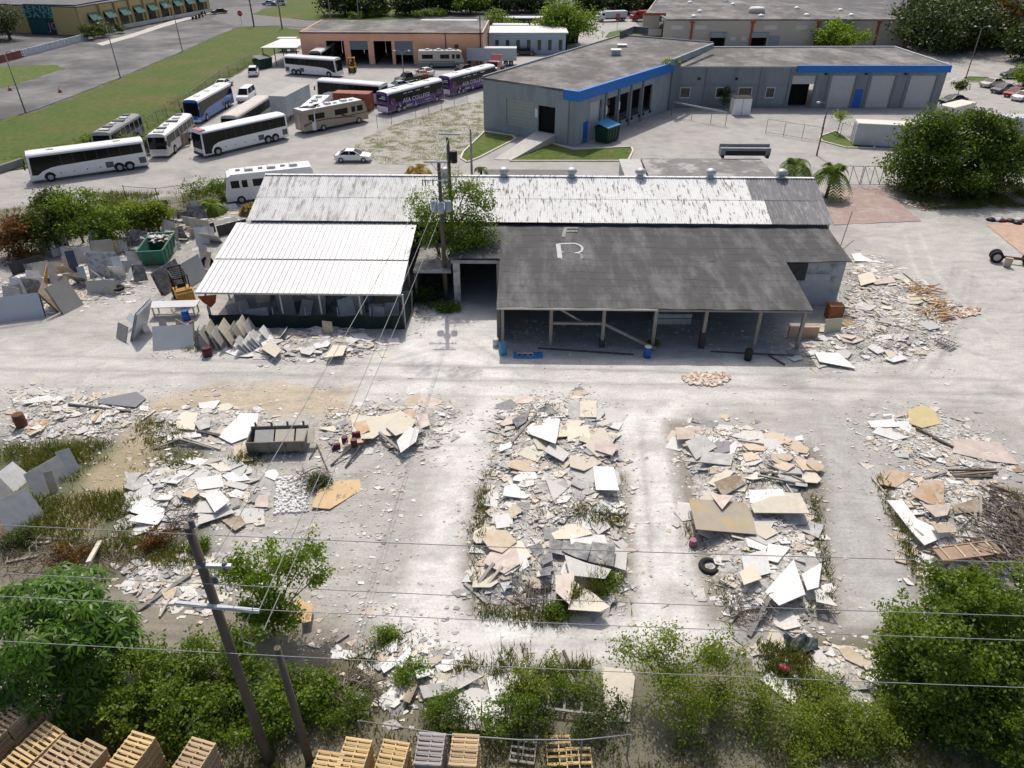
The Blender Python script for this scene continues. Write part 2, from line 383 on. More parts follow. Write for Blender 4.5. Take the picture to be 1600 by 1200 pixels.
f3 = _math(nt, 'ADD', _math(nt, 'MULTIPLY', f3, pm), _math(nt, 'SUBTRACT', 1.0, pm))
wv = _noise(nt, _scale(nt, ps, (.12,.8,1)), 1.1, 4, .5, 2.5)
f4 = _map(nt, wv, .54, .66, 1.0, .88)
ff = _math(nt, 'MULTIPLY', _math(nt, 'MULTIPLY', f1, f2), _math(nt, 'MULTIPLY', f3, f4))
nt.links.new(_mix(nt, 1.0, at.outputs[0], _gray(nt, ff), 'MULTIPLY'), b.inputs['Base Color'])
bn = _node(nt, 'ShaderNodeBump'); bn.inputs['Strength'].default_value = .35; bn.inputs['Distance'].default_value = .04
nt.links.new(_noise(nt, ps, 14, 5, .7), bn.inputs['Height']); nt.links.new(bn.outputs[0], b.inputs['Normal'])
me.materials.append(m); link('yard_ground', me, kind='structure')
sheet('paved_apron', ragged(PXP([(1288,290),(1378,294),(1432,340),(1440,346),(1302,352)]), .8, .12), .05, M_paver)
sheet('paved_apron', ragged(PXP([(1541,352),(1640,340),(1700,400),(1600,400)]), .8, .1), .05, mat('orange_pavers', (.47,.33,.25), .9, .2, 1.5, world=True, stain=(.5,.4,.33), stain_amt=.5))

# ------------------------------------------------------------------ weeds and grass blades (nobody could count them)
M_blade = leaf_mat('weed_blades', [(.06,.09,.014),(.10,.135,.022),(.17,.165,.045),(.26,.22,.10)], .3, .7)
def blades(name, polys, m, label):
    out = []
    for pp, dens, hh, *hp in polys:
        if hp: dens *= .5
        p = PXP(pp); a = np.array(p); lo, hi = a.min(0), a.max(0)
        n = int((hi-lo).prod()*dens*3.2); hh = hh*.62
        x, y = rng.uniform(lo[0], hi[0], n), rng.uniform(lo[1], hi[1], n)
        d = polydist(p, x, y); k = inside(p, x, y) & (rng.random(n) < np.clip(d/.7, .15, 1)) & (vnoise(x, y, .5, 21) + rng.normal(0, .07, n) > (.60 if hp else .47))
        x, y = x[k], y[k]; n = len(x); h = hh * rng.uniform(.3, 1.1, n) * (.5 + vnoise(x, y, .6, 22))
        th = rng.uniform(0, 2*math.pi, n); w = .012 + .03*rng.random(n); lx, ly = rng.normal(0, .4, n)*h, rng.normal(0, .4, n)*h
        dx, dy = np.cos(th)*w, np.sin(th)*w; z0 = hmv(x, y, HM0 if hp else HM)
        out.append(np.stack([np.stack([x-dx, y-dy, z0], -1), np.stack([x+dx, y+dy, z0], -1),
                             np.stack([x+lx, y+ly, z0+h], -1)], 1))
    return link(name, npmesh(name, np.concatenate(out), 3, m), kind='stuff', label=label)

# ------------------------------------------------------------------ the shed complex in the yard
YAW = math.atan(-.021)
def complex_root(name, label, cat): return thing(name, label, cat, (0, 60.7, 0), YAW)
M_blockw = mat('weathered_block_wall', (.42,.41,.39), .9, .2, .8, stain=(.16,.15,.14), stain_amt=.7, stain_scale=.6, bump=.2)
M_wood = mat('grey_timber', (.30,.27,.23), .9, .25, 4, stretch=(1,1,.15))
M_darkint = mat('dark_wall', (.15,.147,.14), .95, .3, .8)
M_steel = mat('galvanised_steel', (.45,.46,.47), .55, .15, 3, metal=.5)
M_wsheet = mat('white_corrugated', (.76,.76,.74), .75, .07, 2, stain=(.10,.09,.08), stain_amt=.85, stain_scale=2.0, stain_lo=.55, stain_hi=.62, stain_stretch=(2.8,.28,1), rnd=.03, world=True)
M_wsheetg = mat('mottled_corrugated', (.70,.70,.685), .75, .1, 1.2, stain=(.20,.185,.165), stain_amt=.75, stain_scale=1.3, stain_lo=.50, stain_hi=.66, stain_stretch=(2.2,.3,1), rnd=.05, world=True)
M_gsheet = mat('grey_corrugated', (.20,.20,.205), .75, .2, 2, stain=(.42,.42,.41), stain_amt=.5, stain_scale=2, stain_stretch=(2,.3,1), rnd=.08, world=True)
M_canopy = mat('white_painted_steel', (.70,.70,.69), .45, .05, 2, spec=.4, stain=(.33,.32,.31), stain_amt=.45, stain_scale=1.3, stain_lo=.58, stain_hi=.7, stain_stretch=(3,.25,1), world=True)
M_felt = mat('black_roofing_felt', (.074,.074,.075), .85, .16, .9, stain=(.235,.235,.235), stain_amt=.62, stain_scale=.5, stain_lo=.47, stain_hi=.72, stain_stretch=(1.3,.38,1), rnd=.02, world=True)

# gabled hall: corrugated sheets, each a part; ridge runs along x
hall = complex_root('corrugated_hall', 'long hall with white streaked corrugated gable roof behind the dark lean-to', 'building')
HX0, HX1, EZ, RZ, RY = -23.4, 28.0, 4.98, 7.0, 6.3
def corr_sheet(w, l, pitch=.17, amp=.035, th=.0):
    mb = MB(); n = int(round(w/pitch))*3; vs = []
    for j in (0, 1):
        for i in range(n+1): vs.append((w*i/n, l*j, amp*math.sin(2*math.pi*i/3)))
    mb.add(vs, [(i, i+1, n+2+i, n+1+i) for i in range(n)])
    return mb
slope_len = math.hypot(RY + .3, RZ - EZ); pitch_a = math.atan2(RZ - EZ, RY + .3)
NS = 48; sw = (HX1 - HX0) / NS; TL = slope_len/2 + .08
shw = corr_sheet(sw*1.02, TL).mesh('roof_sheet', M_wsheet); shg = corr_sheet(sw*1.02, TL, .27, .055).mesh('roof_sheet', M_gsheet); shm = corr_sheet(sw*1.02, TL).mesh('roof_sheet', M_wsheetg)
for tier in (0, 1):
    for k in range(NS):
        x = HX0 + k*sw; lim = 21.9 + (-.45 if tier else .25)
        d = tier * slope_len/2
        o = link('roof_sheet', (shm if x < -10.5 else shw) if x + sw/2 < lim else shg, hall, (x, -.3 + d*math.cos(pitch_a), EZ + d*math.sin(pitch_a) + (.03 if tier == 0 else 0) + .012*random.random()))
        o.rotation_euler = (pitch_a - random.uniform(0,.006) - (.012 if tier == 0 else 0), 0, 0)
for k in range(12):                                  # far slope in broad sheets
    o = link('roof_sheet', corr_sheet(sw*4.05, slope_len, .35).mesh('roof_sheet', M_wsheet if k < 11 else M_gsheet), hall, (HX0 + 4*sw*k, RY*2+.3, EZ))
    o.scale = (1, -1, 1); o.rotation_euler = (-pitch_a, 0, 0)
mb = MB(); mb.bar((HX0, RY, RZ+.03), (HX1, RY, RZ+.03), .34, .05); mb.build('ridge_cap', M_wsheet, hall)
mb = MB()
for x in (HX0+.25, HX1-.45): mb.prism([(0,0),(RY*2,0),(RY*2,EZ-.1),(RY,RZ-.14),(0,EZ-.1)], x, x+.2, 0, 'x')
mb.build('gable_wall', M_blockw, hall)
mb = MB(); mb.box(HX0+.5, HX1-.5, RY*2-.3, RY*2-.1, 0, EZ-.1); mb.build('rear_wall', M_blockw, hall)
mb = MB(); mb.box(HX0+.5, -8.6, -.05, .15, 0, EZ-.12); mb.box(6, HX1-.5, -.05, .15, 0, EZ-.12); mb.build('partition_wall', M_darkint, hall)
for px in (693, 785, 890, 996, 1104, 1213):
    g = GY(px, 276, 67.4); x = g.x - .0
    v = MB(); v.lathe([(.30,0),(.30,.35),(.26,.36)], n=12); base = v.build('vent_base', M_steel, hall, (x, RY, RZ - .1))
    v = MB(); v.lathe([(.27,.36),(.47,.45),(.52,.62),(.45,.80),(.22,.92),(.02,.96)], n=14)
    v.build('turbine_head', M_steel, base)
    v = MB()
    for k in range(14):
        a = 2*math.pi*k/14; v.bar((.30*math.cos(a), .30*math.sin(a), .40), (.54*math.cos(a+.25), .54*math.sin(a+.25), .62), .05, .02)
    v.build('vane', M_steel, base)

# dark felt lean-to: overlapping strips, timber posts, painted letter
lean = complex_root('felt_roofed_lean_to', 'open fronted lean-to with sagging black felt roof on timber posts', 'shed')
SZ, SY = 3.45, -13.4; def_sl = (4.72 - 3.45) / 13.3
def rz(y): return SZ + (y - SY) * def_sl
NST = 13
for k in range(NST):
    y0, y1 = SY + 13.3*k/NST, SY + 13.3*(k+1)/NST + .12
    xa, xb = (-.85, 22.3) if y1 - .12 < -6.05 else (-4.95, 27.6)
    if y0 < -6.05 < y1 - .12: pass
    mb = MB(); nx_ = 30
    top = []; 
    for j, y in enumerate((y0, y1)):
        for i in range(nx_+1):
            x = xa + (xb-xa)*i/nx_
            sag = .07*math.sin(x*.85+.4*y) * math.sin((y-SY)/13.3*math.pi) - .03*math.sin(x*2.1)
            top.append((x, y, rz(y) + sag + (.003 if j == 0 else -.004) + k*.001))
    n = nx_+1; bot = [(x, y, z-.07) for x, y, z in top]
    mb.add(top + bot, [(i, i+1, n+i+1, n+i) for i in range(nx_)] + [(2*n+i+1, 2*n+i, 3*n+i, 3*n+i+1) for i in range(nx_)] + [(i+1, i, 2*n+i, 2*n+i+1) for i in range(nx_)] + [(0, n, 3*n, 2*n), (n-1, 3*n-1, 4*n-1, 2*n-1)][:2])
    mb.build('roofing_strip', M_felt, lean)
mb = MB(); mb.box(-.85, 11.0, SY-.06, SY-.012, SZ-.16, SZ-.02); mb.build('fascia_board', mat('cream_board', (.62,.59,.50), .8, .1, 2), lean)
mb = MB(); mb.box(11.0, 22.3, SY-.03, SY+.05, SZ-.2, SZ-.08); mb.build('fascia_board', M_wood, lean)
def ribbon(pts, w, zoff=.015):
    mb = MB()
    for a, b in zip(pts, pts[1:]):
        mb.bar((a[0], a[1], rz(a[1])+zoff), (b[0], b[1], rz(b[1])+zoff), w, .02)
    return mb
def LC(px, py):                                       # pixel on the felt roof plane -> complex coordinates
    d = _ray(px, py); y = -9.
    for _ in range(12):
        t = (rz(y) - CAM_H) / d[2]; wx, wy = d[0]*t, d[1]*t - 60.7; c_, s_ = math.cos(-YAW), math.sin(-YAW)
        x, y = wx*c_ - wy*s_, wx*s_ + wy*c_
    return (x, y)
M_let = mat('white_roof_paint', (.52,.515,.50), .8, .15, 4); M_letf = mat('faded_roof_paint', (.27,.267,.26), .85, .35, 5)
L_ = [LC(*p) for p in ((872,382),(875,404))]; ribbon(L_, .38, .05).build('painted_letter', M_let, lean)
bow = [LC(*p) for p in ((872,382),(898,381),(906,384),(910,388),(909,393),(903,396),(875,394))]; ribbon(bow, .2, .052).build('painted_letter', M_let, lean)
bow = [LC(*p) for p in ((903,396),(909,399),(909,404),(900,407),(876,405))]; ribbon(bow, .26, .05).build('painted_letter', M_letf, lean)
for pp in (((884,356),(880,371)),((884,357),(903,357)),((884,362),(902,362))): ribbon([LC(*p) for p in pp], .3, .05).build('painted_letter', M_letf, lean)
posts = [(785,547),(860,546),(941,547),(1021,550),(1099,553),(1180,550),(1252,557)]
def CL(px, py, z=0):
    q = G(px, py, z); wx, wy = q.x, q.y - 60.7; c_, s_ = math.cos(-YAW), math.sin(-YAW); return (wx*c_-wy*s_, wx*s_+wy*c_)
for i, p in enumerate(posts):
    x, y = CL(*p); y = SY + .35; mb = MB(); mb.box(x-.12, x+.12, y-.12, y+.12, 0, SZ-.1); o = mb.build('post', M_wood, lean)
    if i in (2, 4): mb = MB(); mb.box(x-.2, x+.2, y-.2, y+.2, 0, 1.35 if i == 4 else .6); mb.build('post_footing', mat('dark_creosote', (.06,.055,.05)), o)
for x in (3, 8, 12.5, 17, 21):
    mb = MB(); mb.box(x-.12, x+.12, SY+6.3, SY+6.54, 0, rz(SY+6.4)-.09); mb.build('post', M_wood, lean)
mb = MB(); mb.box(-.7, 22.2, SY+.25, SY+.45, SZ-.3, SZ-.08); mb.build('eave_beam', M_wood, lean)
x0, x1 = CL(860,546)[0], CL(941,547)[0]
mb = MB(); mb.bar((x0, SY+.35, 2.0), (x1, SY+.35, 2.0), .18, .18); mb.build('cross_beam', M_wood, lean)
mb = MB(); mb.bar((x0+.6, SY+.6, 3.1), (x1-1.2, SY+.7, 1.7), .16, .16); mb.build('brace', M_wood, lean)
mb = MB(); mb.bar((x1, SY+.6, 1.9), (x1+4.0, SY-.2, .15), .2, .2); mb.build('brace', M_wood, lean)
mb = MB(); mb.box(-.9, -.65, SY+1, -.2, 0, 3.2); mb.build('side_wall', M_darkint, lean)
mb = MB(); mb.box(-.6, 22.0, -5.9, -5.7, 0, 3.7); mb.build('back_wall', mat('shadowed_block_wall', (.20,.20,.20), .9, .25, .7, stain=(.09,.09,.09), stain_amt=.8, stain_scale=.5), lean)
# the store at its right end
sx0, sx1, sy = 22.5, 27.4, -5.75
mb = MB(); mb.box(sx0, sx1, sy, sy+.2, 0, 3.95); mb.box(sx1-.2, sx1, sy+.2, -.3, 0, 4.0); mb.build('store_wall', mat('pale_blue_block', (.40,.43,.45), .85, .15, 1.2, stain=(.12,.12,.12), stain_amt=.7, stain_scale=.5), lean)
mb = MB()
for k in range(10): mb.box(24.1, 26.4, sy-.05, sy-.02+.012*(k%2), .05+.28*k, .32+.28*k)
mb.build('roller_door', mat('pale_steel_door', (.42,.45,.48), .6, .08, 3), lean)
mb = MB(); mb.box(sx0+.05, 24.3, sy-.12, sy-.03, 2.3, 3.8); mb.build('stained_panel', mat('black_mould', (.07,.07,.07), .9, .4, 3), lean)
# passage left of the lean-to
mb = MB(); mb.box(-4.75, -4.2, -6.0, -5.5, 0, 3.8); mb.build('pillar', mat('whitewashed_pillar', (.58,.56,.52), .9, .15, 2, stain=(.2,.19,.18), stain_amt=.6, stain_scale=1.5), lean)
mb = MB(); mb.box(-1.15, -.8, -6.0, -5.6, 0, 3.8); mb.build('pillar', M_blockw, lean)
mb = MB(); mb.box(-4.9, -.9, -6.1, -5.95, 3.65, 3.95); mb.build('lintel', M_blockw, lean)
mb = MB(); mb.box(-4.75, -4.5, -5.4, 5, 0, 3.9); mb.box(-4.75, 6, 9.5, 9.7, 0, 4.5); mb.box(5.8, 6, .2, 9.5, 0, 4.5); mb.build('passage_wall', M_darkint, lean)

# small flat-roofed hut in the gap
hut = complex_root('flat_roofed_hut', 'small derelict flat-roofed hut between the canopy and the lean-to', 'hut')
mb = MB(); mb.box(-8.0, -4.95, -6.2, -.6, 2.9, 3.1); mb.build('roof', mat('mossy_roof', (.26,.255,.245), .9, .3, 1.5, stain=(.09,.1,.05), stain_amt=.8, stain_scale=1), hut)
mb = MB(); mb.box(-8.0, -7.8, -6.1, -.7, 0, 2.9); mb.box(-8.0, -4.95, -.8, -.6, 0, 2.9); mb.build('wall', M_darkint, hut)
mb = MB(); mb.box(-8.0, -4.9, -6.28, -6.2, 2.85, 3.1); mb.build('roof_edge', M_blockw, hut)

# white steel canopy: two tiers of ribbed roof panels
can = complex_root('steel_canopy', 'white ribbed steel canopy on thin posts at the left of the sheds', 'canopy')
cx0, cx1, cy0, cy1, cz0, cz1 = -24.35, -8.35, -10.75, -.25, 3.12, 4.72
ca_ = math.atan2(cz1-cz0, cy1-cy0); NP = 37; pw = (cx1-cx0)/NP
def rib_panel(l):
    mb = MB(); w = pw
    mb.add([(0,0,0),(w-.06,0,0),(w-.045,0,.07),(w-.012,0,.07),(w,0,0)] + [(0,l,0),(w-.06,l,0),(w-.045,l,.07),(w-.012,l,.07),(w,l,0)], [(i,i+1,6+i,5+i) for i in range(4)])
    return mb.mesh('roof_panel', M_canopy)
dl = math.hypot(cy1-cy0, cz1-cz0); l1 = dl*.45; P1, P2 = rib_panel(l1+.05), rib_panel(dl-l1-.02)
for k in range(NP):
    o = link('roof_panel', P1, can, (cx0+pw*k, cy0, cz0)); o.rotation_euler = (ca_-.004, 0, 0)
    o = link('roof_panel', P2, can, (cx0+pw*k, cy0+(l1-.0)*math.cos(ca_), cz0+l1*math.sin(ca_)+.06)); o.rotation_euler = (ca_, 0, 0)
mb = MB(); mb.box(cx0, cx1, cy0-.06, cy0-.01, cz0-.12, cz0+.03); mb.build('gutter', M_steel, can)
for yy, zz in ((cy0+.25, cz0), (cy0+l1*.97, cz0+1.6*.45), (cy1-.2, cz1)):
    mb = MB(); mb.box(cx0+.1, cx1-.1, yy-.06, yy+.06, zz-.2, zz-.06); mb.build('purlin', M_steel, can)
for px, py in ((435,460),(497,460),(560,461),(628,462),(318,459)):
    x, y = CL(px, py, 3.05); mb = MB(); mb.box(x-.06, x+.06, cy0+.1, cy0+.22, 0, cz0-.1); mb.build('post', M_steel, can)
for x in (-24.1, -16.3, -8.5):
    mb = MB(); mb.box(x-.06, x+.06, cy0+5, cy0+5.12, 0, 3.7); mb.build('post', M_steel, can)
mb = MB()
for x in (cx0+.1, cx1-.1): mb.bar((x, cy0, cz0-.1), (x, cy1, cz1-.1), .08, .12)
mb.build('edge_rafter', M_steel, can)
scr = complex_root('screen_fence', 'dark green mesh privacy screen fence under the canopy front', 'fence')
M_scr = mat('dark_green_screen', (.022,.035,.03), .9, .35, 1.2)
mb = MB(); xs = [cx0+.6+(cx1-cx0-.6)*i/40 for i in range(41)]
for a, b in zip(xs, xs[1:]):
    ya, yb = cy0+.0+.05*math.sin(a*3), cy0+.0+.05*math.sin(b*3); mb.add([(a,ya,.05),(b,yb,.05),(b,yb,1.2+.06*math.sin(b*2)),(a,ya,1.2+.06*math.sin(a*2))], [(0,1,2,3)])
mb.build('screen_cloth', M_scr, scr)
mb = MB(); mb.bar((cx1+.05, cy0, .9), (cx1+.3, cy0+6.5, .9), .03, 1.7); mb.build('screen_cloth', M_scr, scr)
for i in range(7):
    x = cx0+.6+(cx1-cx0-.6)*i/6; mb = MB(); mb.tube([(x, cy0+.08, 0), (x, cy0+.08, 1.9)], .035, 6); mb.build('fence_post', M_steel, scr)

# low roof and container behind the hall ridge
lr = complex_root('low_flat_roof_store', 'low store with weathered flat grey roof behind the hall', 'building')
M_oldroof = mat('old_flat_roof', (.20,.195,.19), .9, .25, .7, stain=(.42,.41,.39), stain_amt=.7, stain_scale=.35, world=True)
mb = MB(); mb.box(14.6, 28.5, 13.4, 24.6, 3.2, 3.5); mb.build('roof', M_oldroof, lr)
mb = MB(); mb.box(14.8, 28.3, 13.6, 24.4, 0, 3.2); mb.build('wall', M_blockw, lr)
lr2 = complex_root('low_shed_roof', 'low dark roofed shed just behind the hall ridge', 'shed')
mb = MB(); mb.box(-3.2, 6.2, 13.3, 19.6, 3.4, 3.6); mb.build('roof', mat('brown_grey_roof', (.17,.16,.155), .9, .2, 1), lr2)
mb = MB(); mb.box(-3.0, 6.0, 13.5, 19.4, 0, 3.4); mb.build('wall', M_blockw, lr2)
wt = complex_root('white_flat_roof_annex', 'white painted flat roof annex behind the hall', 'building')
mb = MB(); mb.box(12.0, 14.4, 13.4, 24.4, 3.2, 3.45); mb.build('roof', mat('chalky_roof', (.47,.47,.46), .9, .15, 1), wt)
mb = MB(); mb.box(12.1, 14.3, 13.5, 24.3, 0, 3.2); mb.build('wall', M_blockw, wt)

# ------------------------------------------------------------------ buildings beyond the yard
M_roof = mat('grey_gravel_roof', (.125,.12,.115), .95, .25, .6, stain=(.33,.32,.305), stain_amt=.75, stain_scale=.2, stain_lo=.44, stain_hi=.68, world=True, bump=.2, stain_stretch=(1,.6,1))
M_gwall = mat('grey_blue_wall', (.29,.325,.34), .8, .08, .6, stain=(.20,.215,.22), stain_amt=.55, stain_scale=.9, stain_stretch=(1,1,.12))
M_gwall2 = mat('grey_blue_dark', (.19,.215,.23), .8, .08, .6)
M_blue = mat('blue_fascia', (.025,.17,.52), .55, .06, 1)
M_rdoor = mat('pale_roller_door', (.52,.52,.51), .6, .06, 1)
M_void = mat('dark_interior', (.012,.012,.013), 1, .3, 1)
M_glass = mat('dark_glass', (.015,.018,.02), .12, .1, 1, spec=.6)
M_bluedoor = mat('blue_door', (.02,.12,.45), .5, .05, 1)
def wall_quad(mb, a, b, z0, z1, th, m=0):
    """a wall of thickness th standing on ground points a, b"""
    a, b = Vector((a[0],a[1],0)), Vector((b[0],b[1],0)); d = (b-a).normalized(); n = Vector((-d.y, d.x, 0))*th
    mb.prism([(a.x,a.y),(b.x,b.y),((b+n).x,(b+n).y),((a+n).x,(a+n).y)], z0, z1, m)
class Face:
    """local frame on a facade: s metres along from a to b, h up, out = towards the viewer side"""
    def __init__(f, a, b):
        f.a = Vector((a[0],a[1],0)); e = Vector((b[0],b[1],0)) - f.a; f.L = e.length; f.d = e.normalized(); f.n = Vector((f.d.y, -f.d.x, 0))
    def p(f, s, h, out=0): return f.a + f.d*s + f.n*out + Vector((0,0,h))
    def panel(f, mb, s0, s1, h0, h1, o0=.0, o1=.06, m=0):
        c = [f.p(s0,h0,o0), f.p(s1,h0,o0), f.p(s1,h0,o1), f.p(s0,h0,o1), f.p(s0,h1,o0), f.p(s1,h1,o0), f.p(s1,h1,o1), f.p(s0,h1,o1)]
        return mb.add(c, [(0,1,2,3),(4,7,6,5),(0,4,5,1),(1,5,6,2),(2,6,7,3),(3,7,4,0)], m)
    def wall(f, mb, top, holes, th=.3, z0=0, m=0):
        """wall with rectangular openings (s0,s1,h0,h1); thickness goes inward"""
        cuts = sorted({0, f.L} | {x for h in holes for x in h[:2]})
        for a, b in zip(cuts, cuts[1:]):
            hs = sorted([h for h in holes if h[0] < b-1e-4 and h[1] > a+1e-4], key=lambda h: h[2]); z = z0
            for h in hs:
                if h[2] > z + .01: f.panel(mb, a, b, z, h[2], -th, 0, m)
                z = h[3]
            if z < top: f.panel(mb, a, b, z, top, -th, 0, m)
    def roller(f, parent, s0, s1, h0, h1, mt, n=None, name='roller_door', inset=-.18):
        mb = MB(); n = n or max(3, int((h1-h0)/.33)); k = (h1-h0)/n
        for i in range(n): f.panel(mb, s0, s1, h0+i*k, h0+(i+1)*k-.03, inset, inset+.05)
        f.panel(mb, s0, s1, h0, h1, inset-.06, inset-.002); return mb.build(name, mt, parent)
def roof_slab(root, poly, z, m, th=.35, par=None, pw=.28, ph=.22, pm=None):
    mb = MB(); mb.prism(poly, z-th, z); mb.build('roof', m, root)
    if par:
        for i in par:
            a, b = poly[i], poly[(i+1) % len(poly)]; mb = MB(); mb.bar((a[0],a[1],z+ph/2-.02), (b[0],b[1],z+ph/2-.02), pw, ph); mb.build('parapet', pm or m, root)

# grey L-shaped warehouse, left wing turned about forty degrees
wh = thing('grey_warehouse', 'grey warehouse wing set at an angle with blue fascia over open loading bays', 'warehouse')
C0, C1, C2 = (8.9,102.9), (-4.25,112.4), (25.7,124.6); D1, E1 = (36.7,144.2), (21.1,153.4)
roof_slab(wh, [C1, C0, C2, D1, E1], 7.3, M_roof, .3, [4, 3], .25, .25, M_gwall)
f = Face(C1, C0); Lf = f.L
mb = MB(); f.wall(mb, 7.25, [(4.2,9.0,1.2,5.0),(9.8,12.7,1.1,4.7)]); mb.build('wall', M_gwall, wh)
f.roller(wh, 4.2, 9.0, 1.2, 5.0, mat('olive_grey_door', (.33,.36,.34), .6, .08, 1), 8)
mb = MB(); f.panel(mb, 9.8, 12.7, 1.1, 4.7, -.9, -.75); mb.build('doorway', M_void, wh)
mb = MB(); f.panel(mb, 9.3, 9.75, 3.0, 4.2, .0, .03); mb.build('notice_board', mat('white_notice', (.7,.69,.66), .7, .05), wh)
mb = MB(); f.panel(mb, 14.9, 15.0, .1, 7.2, .0, .12); mb.build('downpipe', M_gwall2, wh)
f = Face(C0, C2); n_b = 4; s0 = 7.4; bw = 3.6
holes = [(s0+bw*i+.25, s0+bw*(i+1)-.25, 1.25, 5.0) for i in range(n_b)] + [(3.4,6.6,.0,5.2)]
mb = MB(); f.wall(mb, 6.1, holes); mb.build('wall', M_gwall, wh)
mb = MB(); f.panel(mb, -.15, f.L, 6.05, 7.4, .0, .5); mb.build('fascia', M_blue, wh)
mb = MB(); Face(C1, C0).panel(mb, Lf-2.1, Lf+.5, 6.05, 7.35, .02, .4); mb.build('fascia', M_blue, wh)
for i in range(n_b):
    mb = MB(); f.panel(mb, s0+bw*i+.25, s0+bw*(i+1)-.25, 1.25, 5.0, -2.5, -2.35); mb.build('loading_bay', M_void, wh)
    mb = MB(); f.panel(mb, s0+bw*i+.25, s0+bw*(i+1)-.25, 1.0, 1.25, -2.4, .12); mb.build('dock_edge', M_gwall2, wh)
    mb = MB()
    for q in (.5, bw-.9): f.panel(mb, s0+bw*i+q, s0+bw*i+q+.35, .75, 1.15, .125, .3)
    mb.build('dock_bumper', mat('black_rubber', (.02,.02,.02), .7, .1), wh)
    mb = MB(); f.panel(mb, s0+bw*i-.2, s0+bw*i+.2, 0, 5.85, .0, .22); mb.build('pilaster', M_gwall2, wh)
for s_, h in ((7.5,0),(11.1,.5)):
    mb = MB(); f.panel(mb, s_-.15, s_+.15, 3.0, 4.1, .23, .27); mb.build('notice_board', MATS['white_notice'], wh)
for i in range(3):
    a = s0+.6; mb = MB(); f.panel(mb, a, a+2.4, 1.4+i*1.1, 2.1+i*1.1, -2.0, -1.0); mb.build('crate_load', mat('brown_cartons', (.20,.11,.05), .9, .3, 2), wh)
mb = MB(); f.panel(mb, 3.4, 6.6, 0, 5.2, -.5, -.4); mb.build('recessed_wall', M_rdoor, wh)
mb = MB(); f.panel(mb, 1.8, 2.9, 0, 2.9, .0, .07); mb.build('door', M_bluedoor, wh)
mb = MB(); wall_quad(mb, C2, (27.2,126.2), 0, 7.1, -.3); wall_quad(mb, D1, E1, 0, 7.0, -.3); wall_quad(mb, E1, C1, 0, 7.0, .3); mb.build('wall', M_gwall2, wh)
for (px, py) in ((962,86),(972,73)):
    q = G(px, py, 7.3); mb = MB(); mb.box(q.x-.7, q.x+.7, q.y-.7, q.y+.7, 7.3, 8.1 if py > 80 else 7.6); mb.box(q.x-.85, q.x+.85, q.y-.85, q.y+.85, (8.1 if py > 80 else 7.6), (8.2 if py > 80 else 7.7)); mb.build('roof_vent', M_steel, wh)
mb = MB(); q = [G(x, y, 7.3) for x, y in ((969,60),(990,52),(1012,54))]
for a, b in zip(q, q[1:]): mb.bar((a.x,a.y,7.9), (b.x,b.y,7.9), .3, 1.3)
mb.build('roof_screen', mat('dark_louvre', (.10,.115,.12), .6, .3, 6), wh)
q = [G(x, y, 7.3) for x, y in ((1050,102),(1113,76))]
mb = MB(); mb.bar((q[0].x,q[0].y,7.75), (q[1].x,q[1].y,7.75), .4, .9); mb.build('parapet', M_gwall, wh)
# concrete ramp to its doorway
mb = MB(); f = Face(C1, C0); r = [f.p(9.6,1.1,.05), f.p(12.9,1.1,.05)]; g0, g1 = G(772,249), G(800,250)
mb.add([r[0], r[1], (g1.x,g1.y,.03), (g0.x,g0.y,.03), (r[0].x,r[0].y,-.05), (r[1].x,r[1].y,-.05), (g1.x,g1.y,-.05), (g0.x,g0.y,-.05)], [(0,3,2,1),(0,1,5,4),(1,2,6,5),(2,3,7,6),(3,0,4,7)])
mb.build('ramp', M_pave, None, label='sloping concrete ramp rising to the dark warehouse doorway', cat='ramp')

# right wing, parallel to the hall
wb = thing('grey_warehouse', 'long grey warehouse wing with blue fascia above three closed roller doors', 'warehouse')
BA, BB = (26.2,126.3), (71.2,126.3); BM = 45.4
roof_slab(wb, [(27,126.4),(71.4,126.4),(70.6,145.2),(34.5,144.6)], 6.45, M_roof, .3, [2, 1], .3, .25, M_rdoor)
f = Face(BA, BB)
doors = [(BM-26.2+.6, BM-26.2+6.1), (BM-26.2+8.5, BM-26.2+13.6), (BM-26.2+16.3, BM-26.2+21.2), (0,0)]
def sx(px): return (px-800)/FPX * (126.3/(_c - (140-600)/FPX*_s)) - 26.2
dr = [(sx(1235), sx(1271)), (sx(1296), sx(1333)), (sx(1358), sx(1394)), (sx(1418), sx(1458))]
wins = [(sx(1064),sx(1078)), (sx(1120),sx(1136)), (sx(1155),sx(1174)), (sx(1198),sx(1210))]
mb = MB(); f.wall(mb, 6.4, [(a,b,0,5.0) for a,b in dr] + [(a,b,1.7,3.1) for a,b in wins]); mb.build('wall', mat('slate_wall', (.24,.27,.285), .8, .08, .6, stain=(.17,.185,.195), stain_amt=.55, stain_scale=.9, stain_stretch=(1,1,.12)), wb)
mb = MB(); f.panel(mb, sx(1239), 45.25, 5.55, 6.6, .0, .45); mb.build('fascia', M_blue, wb)
for i, (a, b) in enumerate(dr):
    if i == 0:
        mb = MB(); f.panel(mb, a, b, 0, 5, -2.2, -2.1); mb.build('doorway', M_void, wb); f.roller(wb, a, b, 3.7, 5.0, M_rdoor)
    else: f.roller(wb, a, b, 0, 5.0, M_rdoor)
    mb = MB(); f.panel(mb, a-.55, a-.05, 0, 5.5, .0, .15); mb.build('pilaster', M_gwall2, wb); mb = MB(); f.panel(mb, b+.05, b+.35, 0, 5.1, .0, .08); mb.build('door_jamb', M_gwall2, wb)
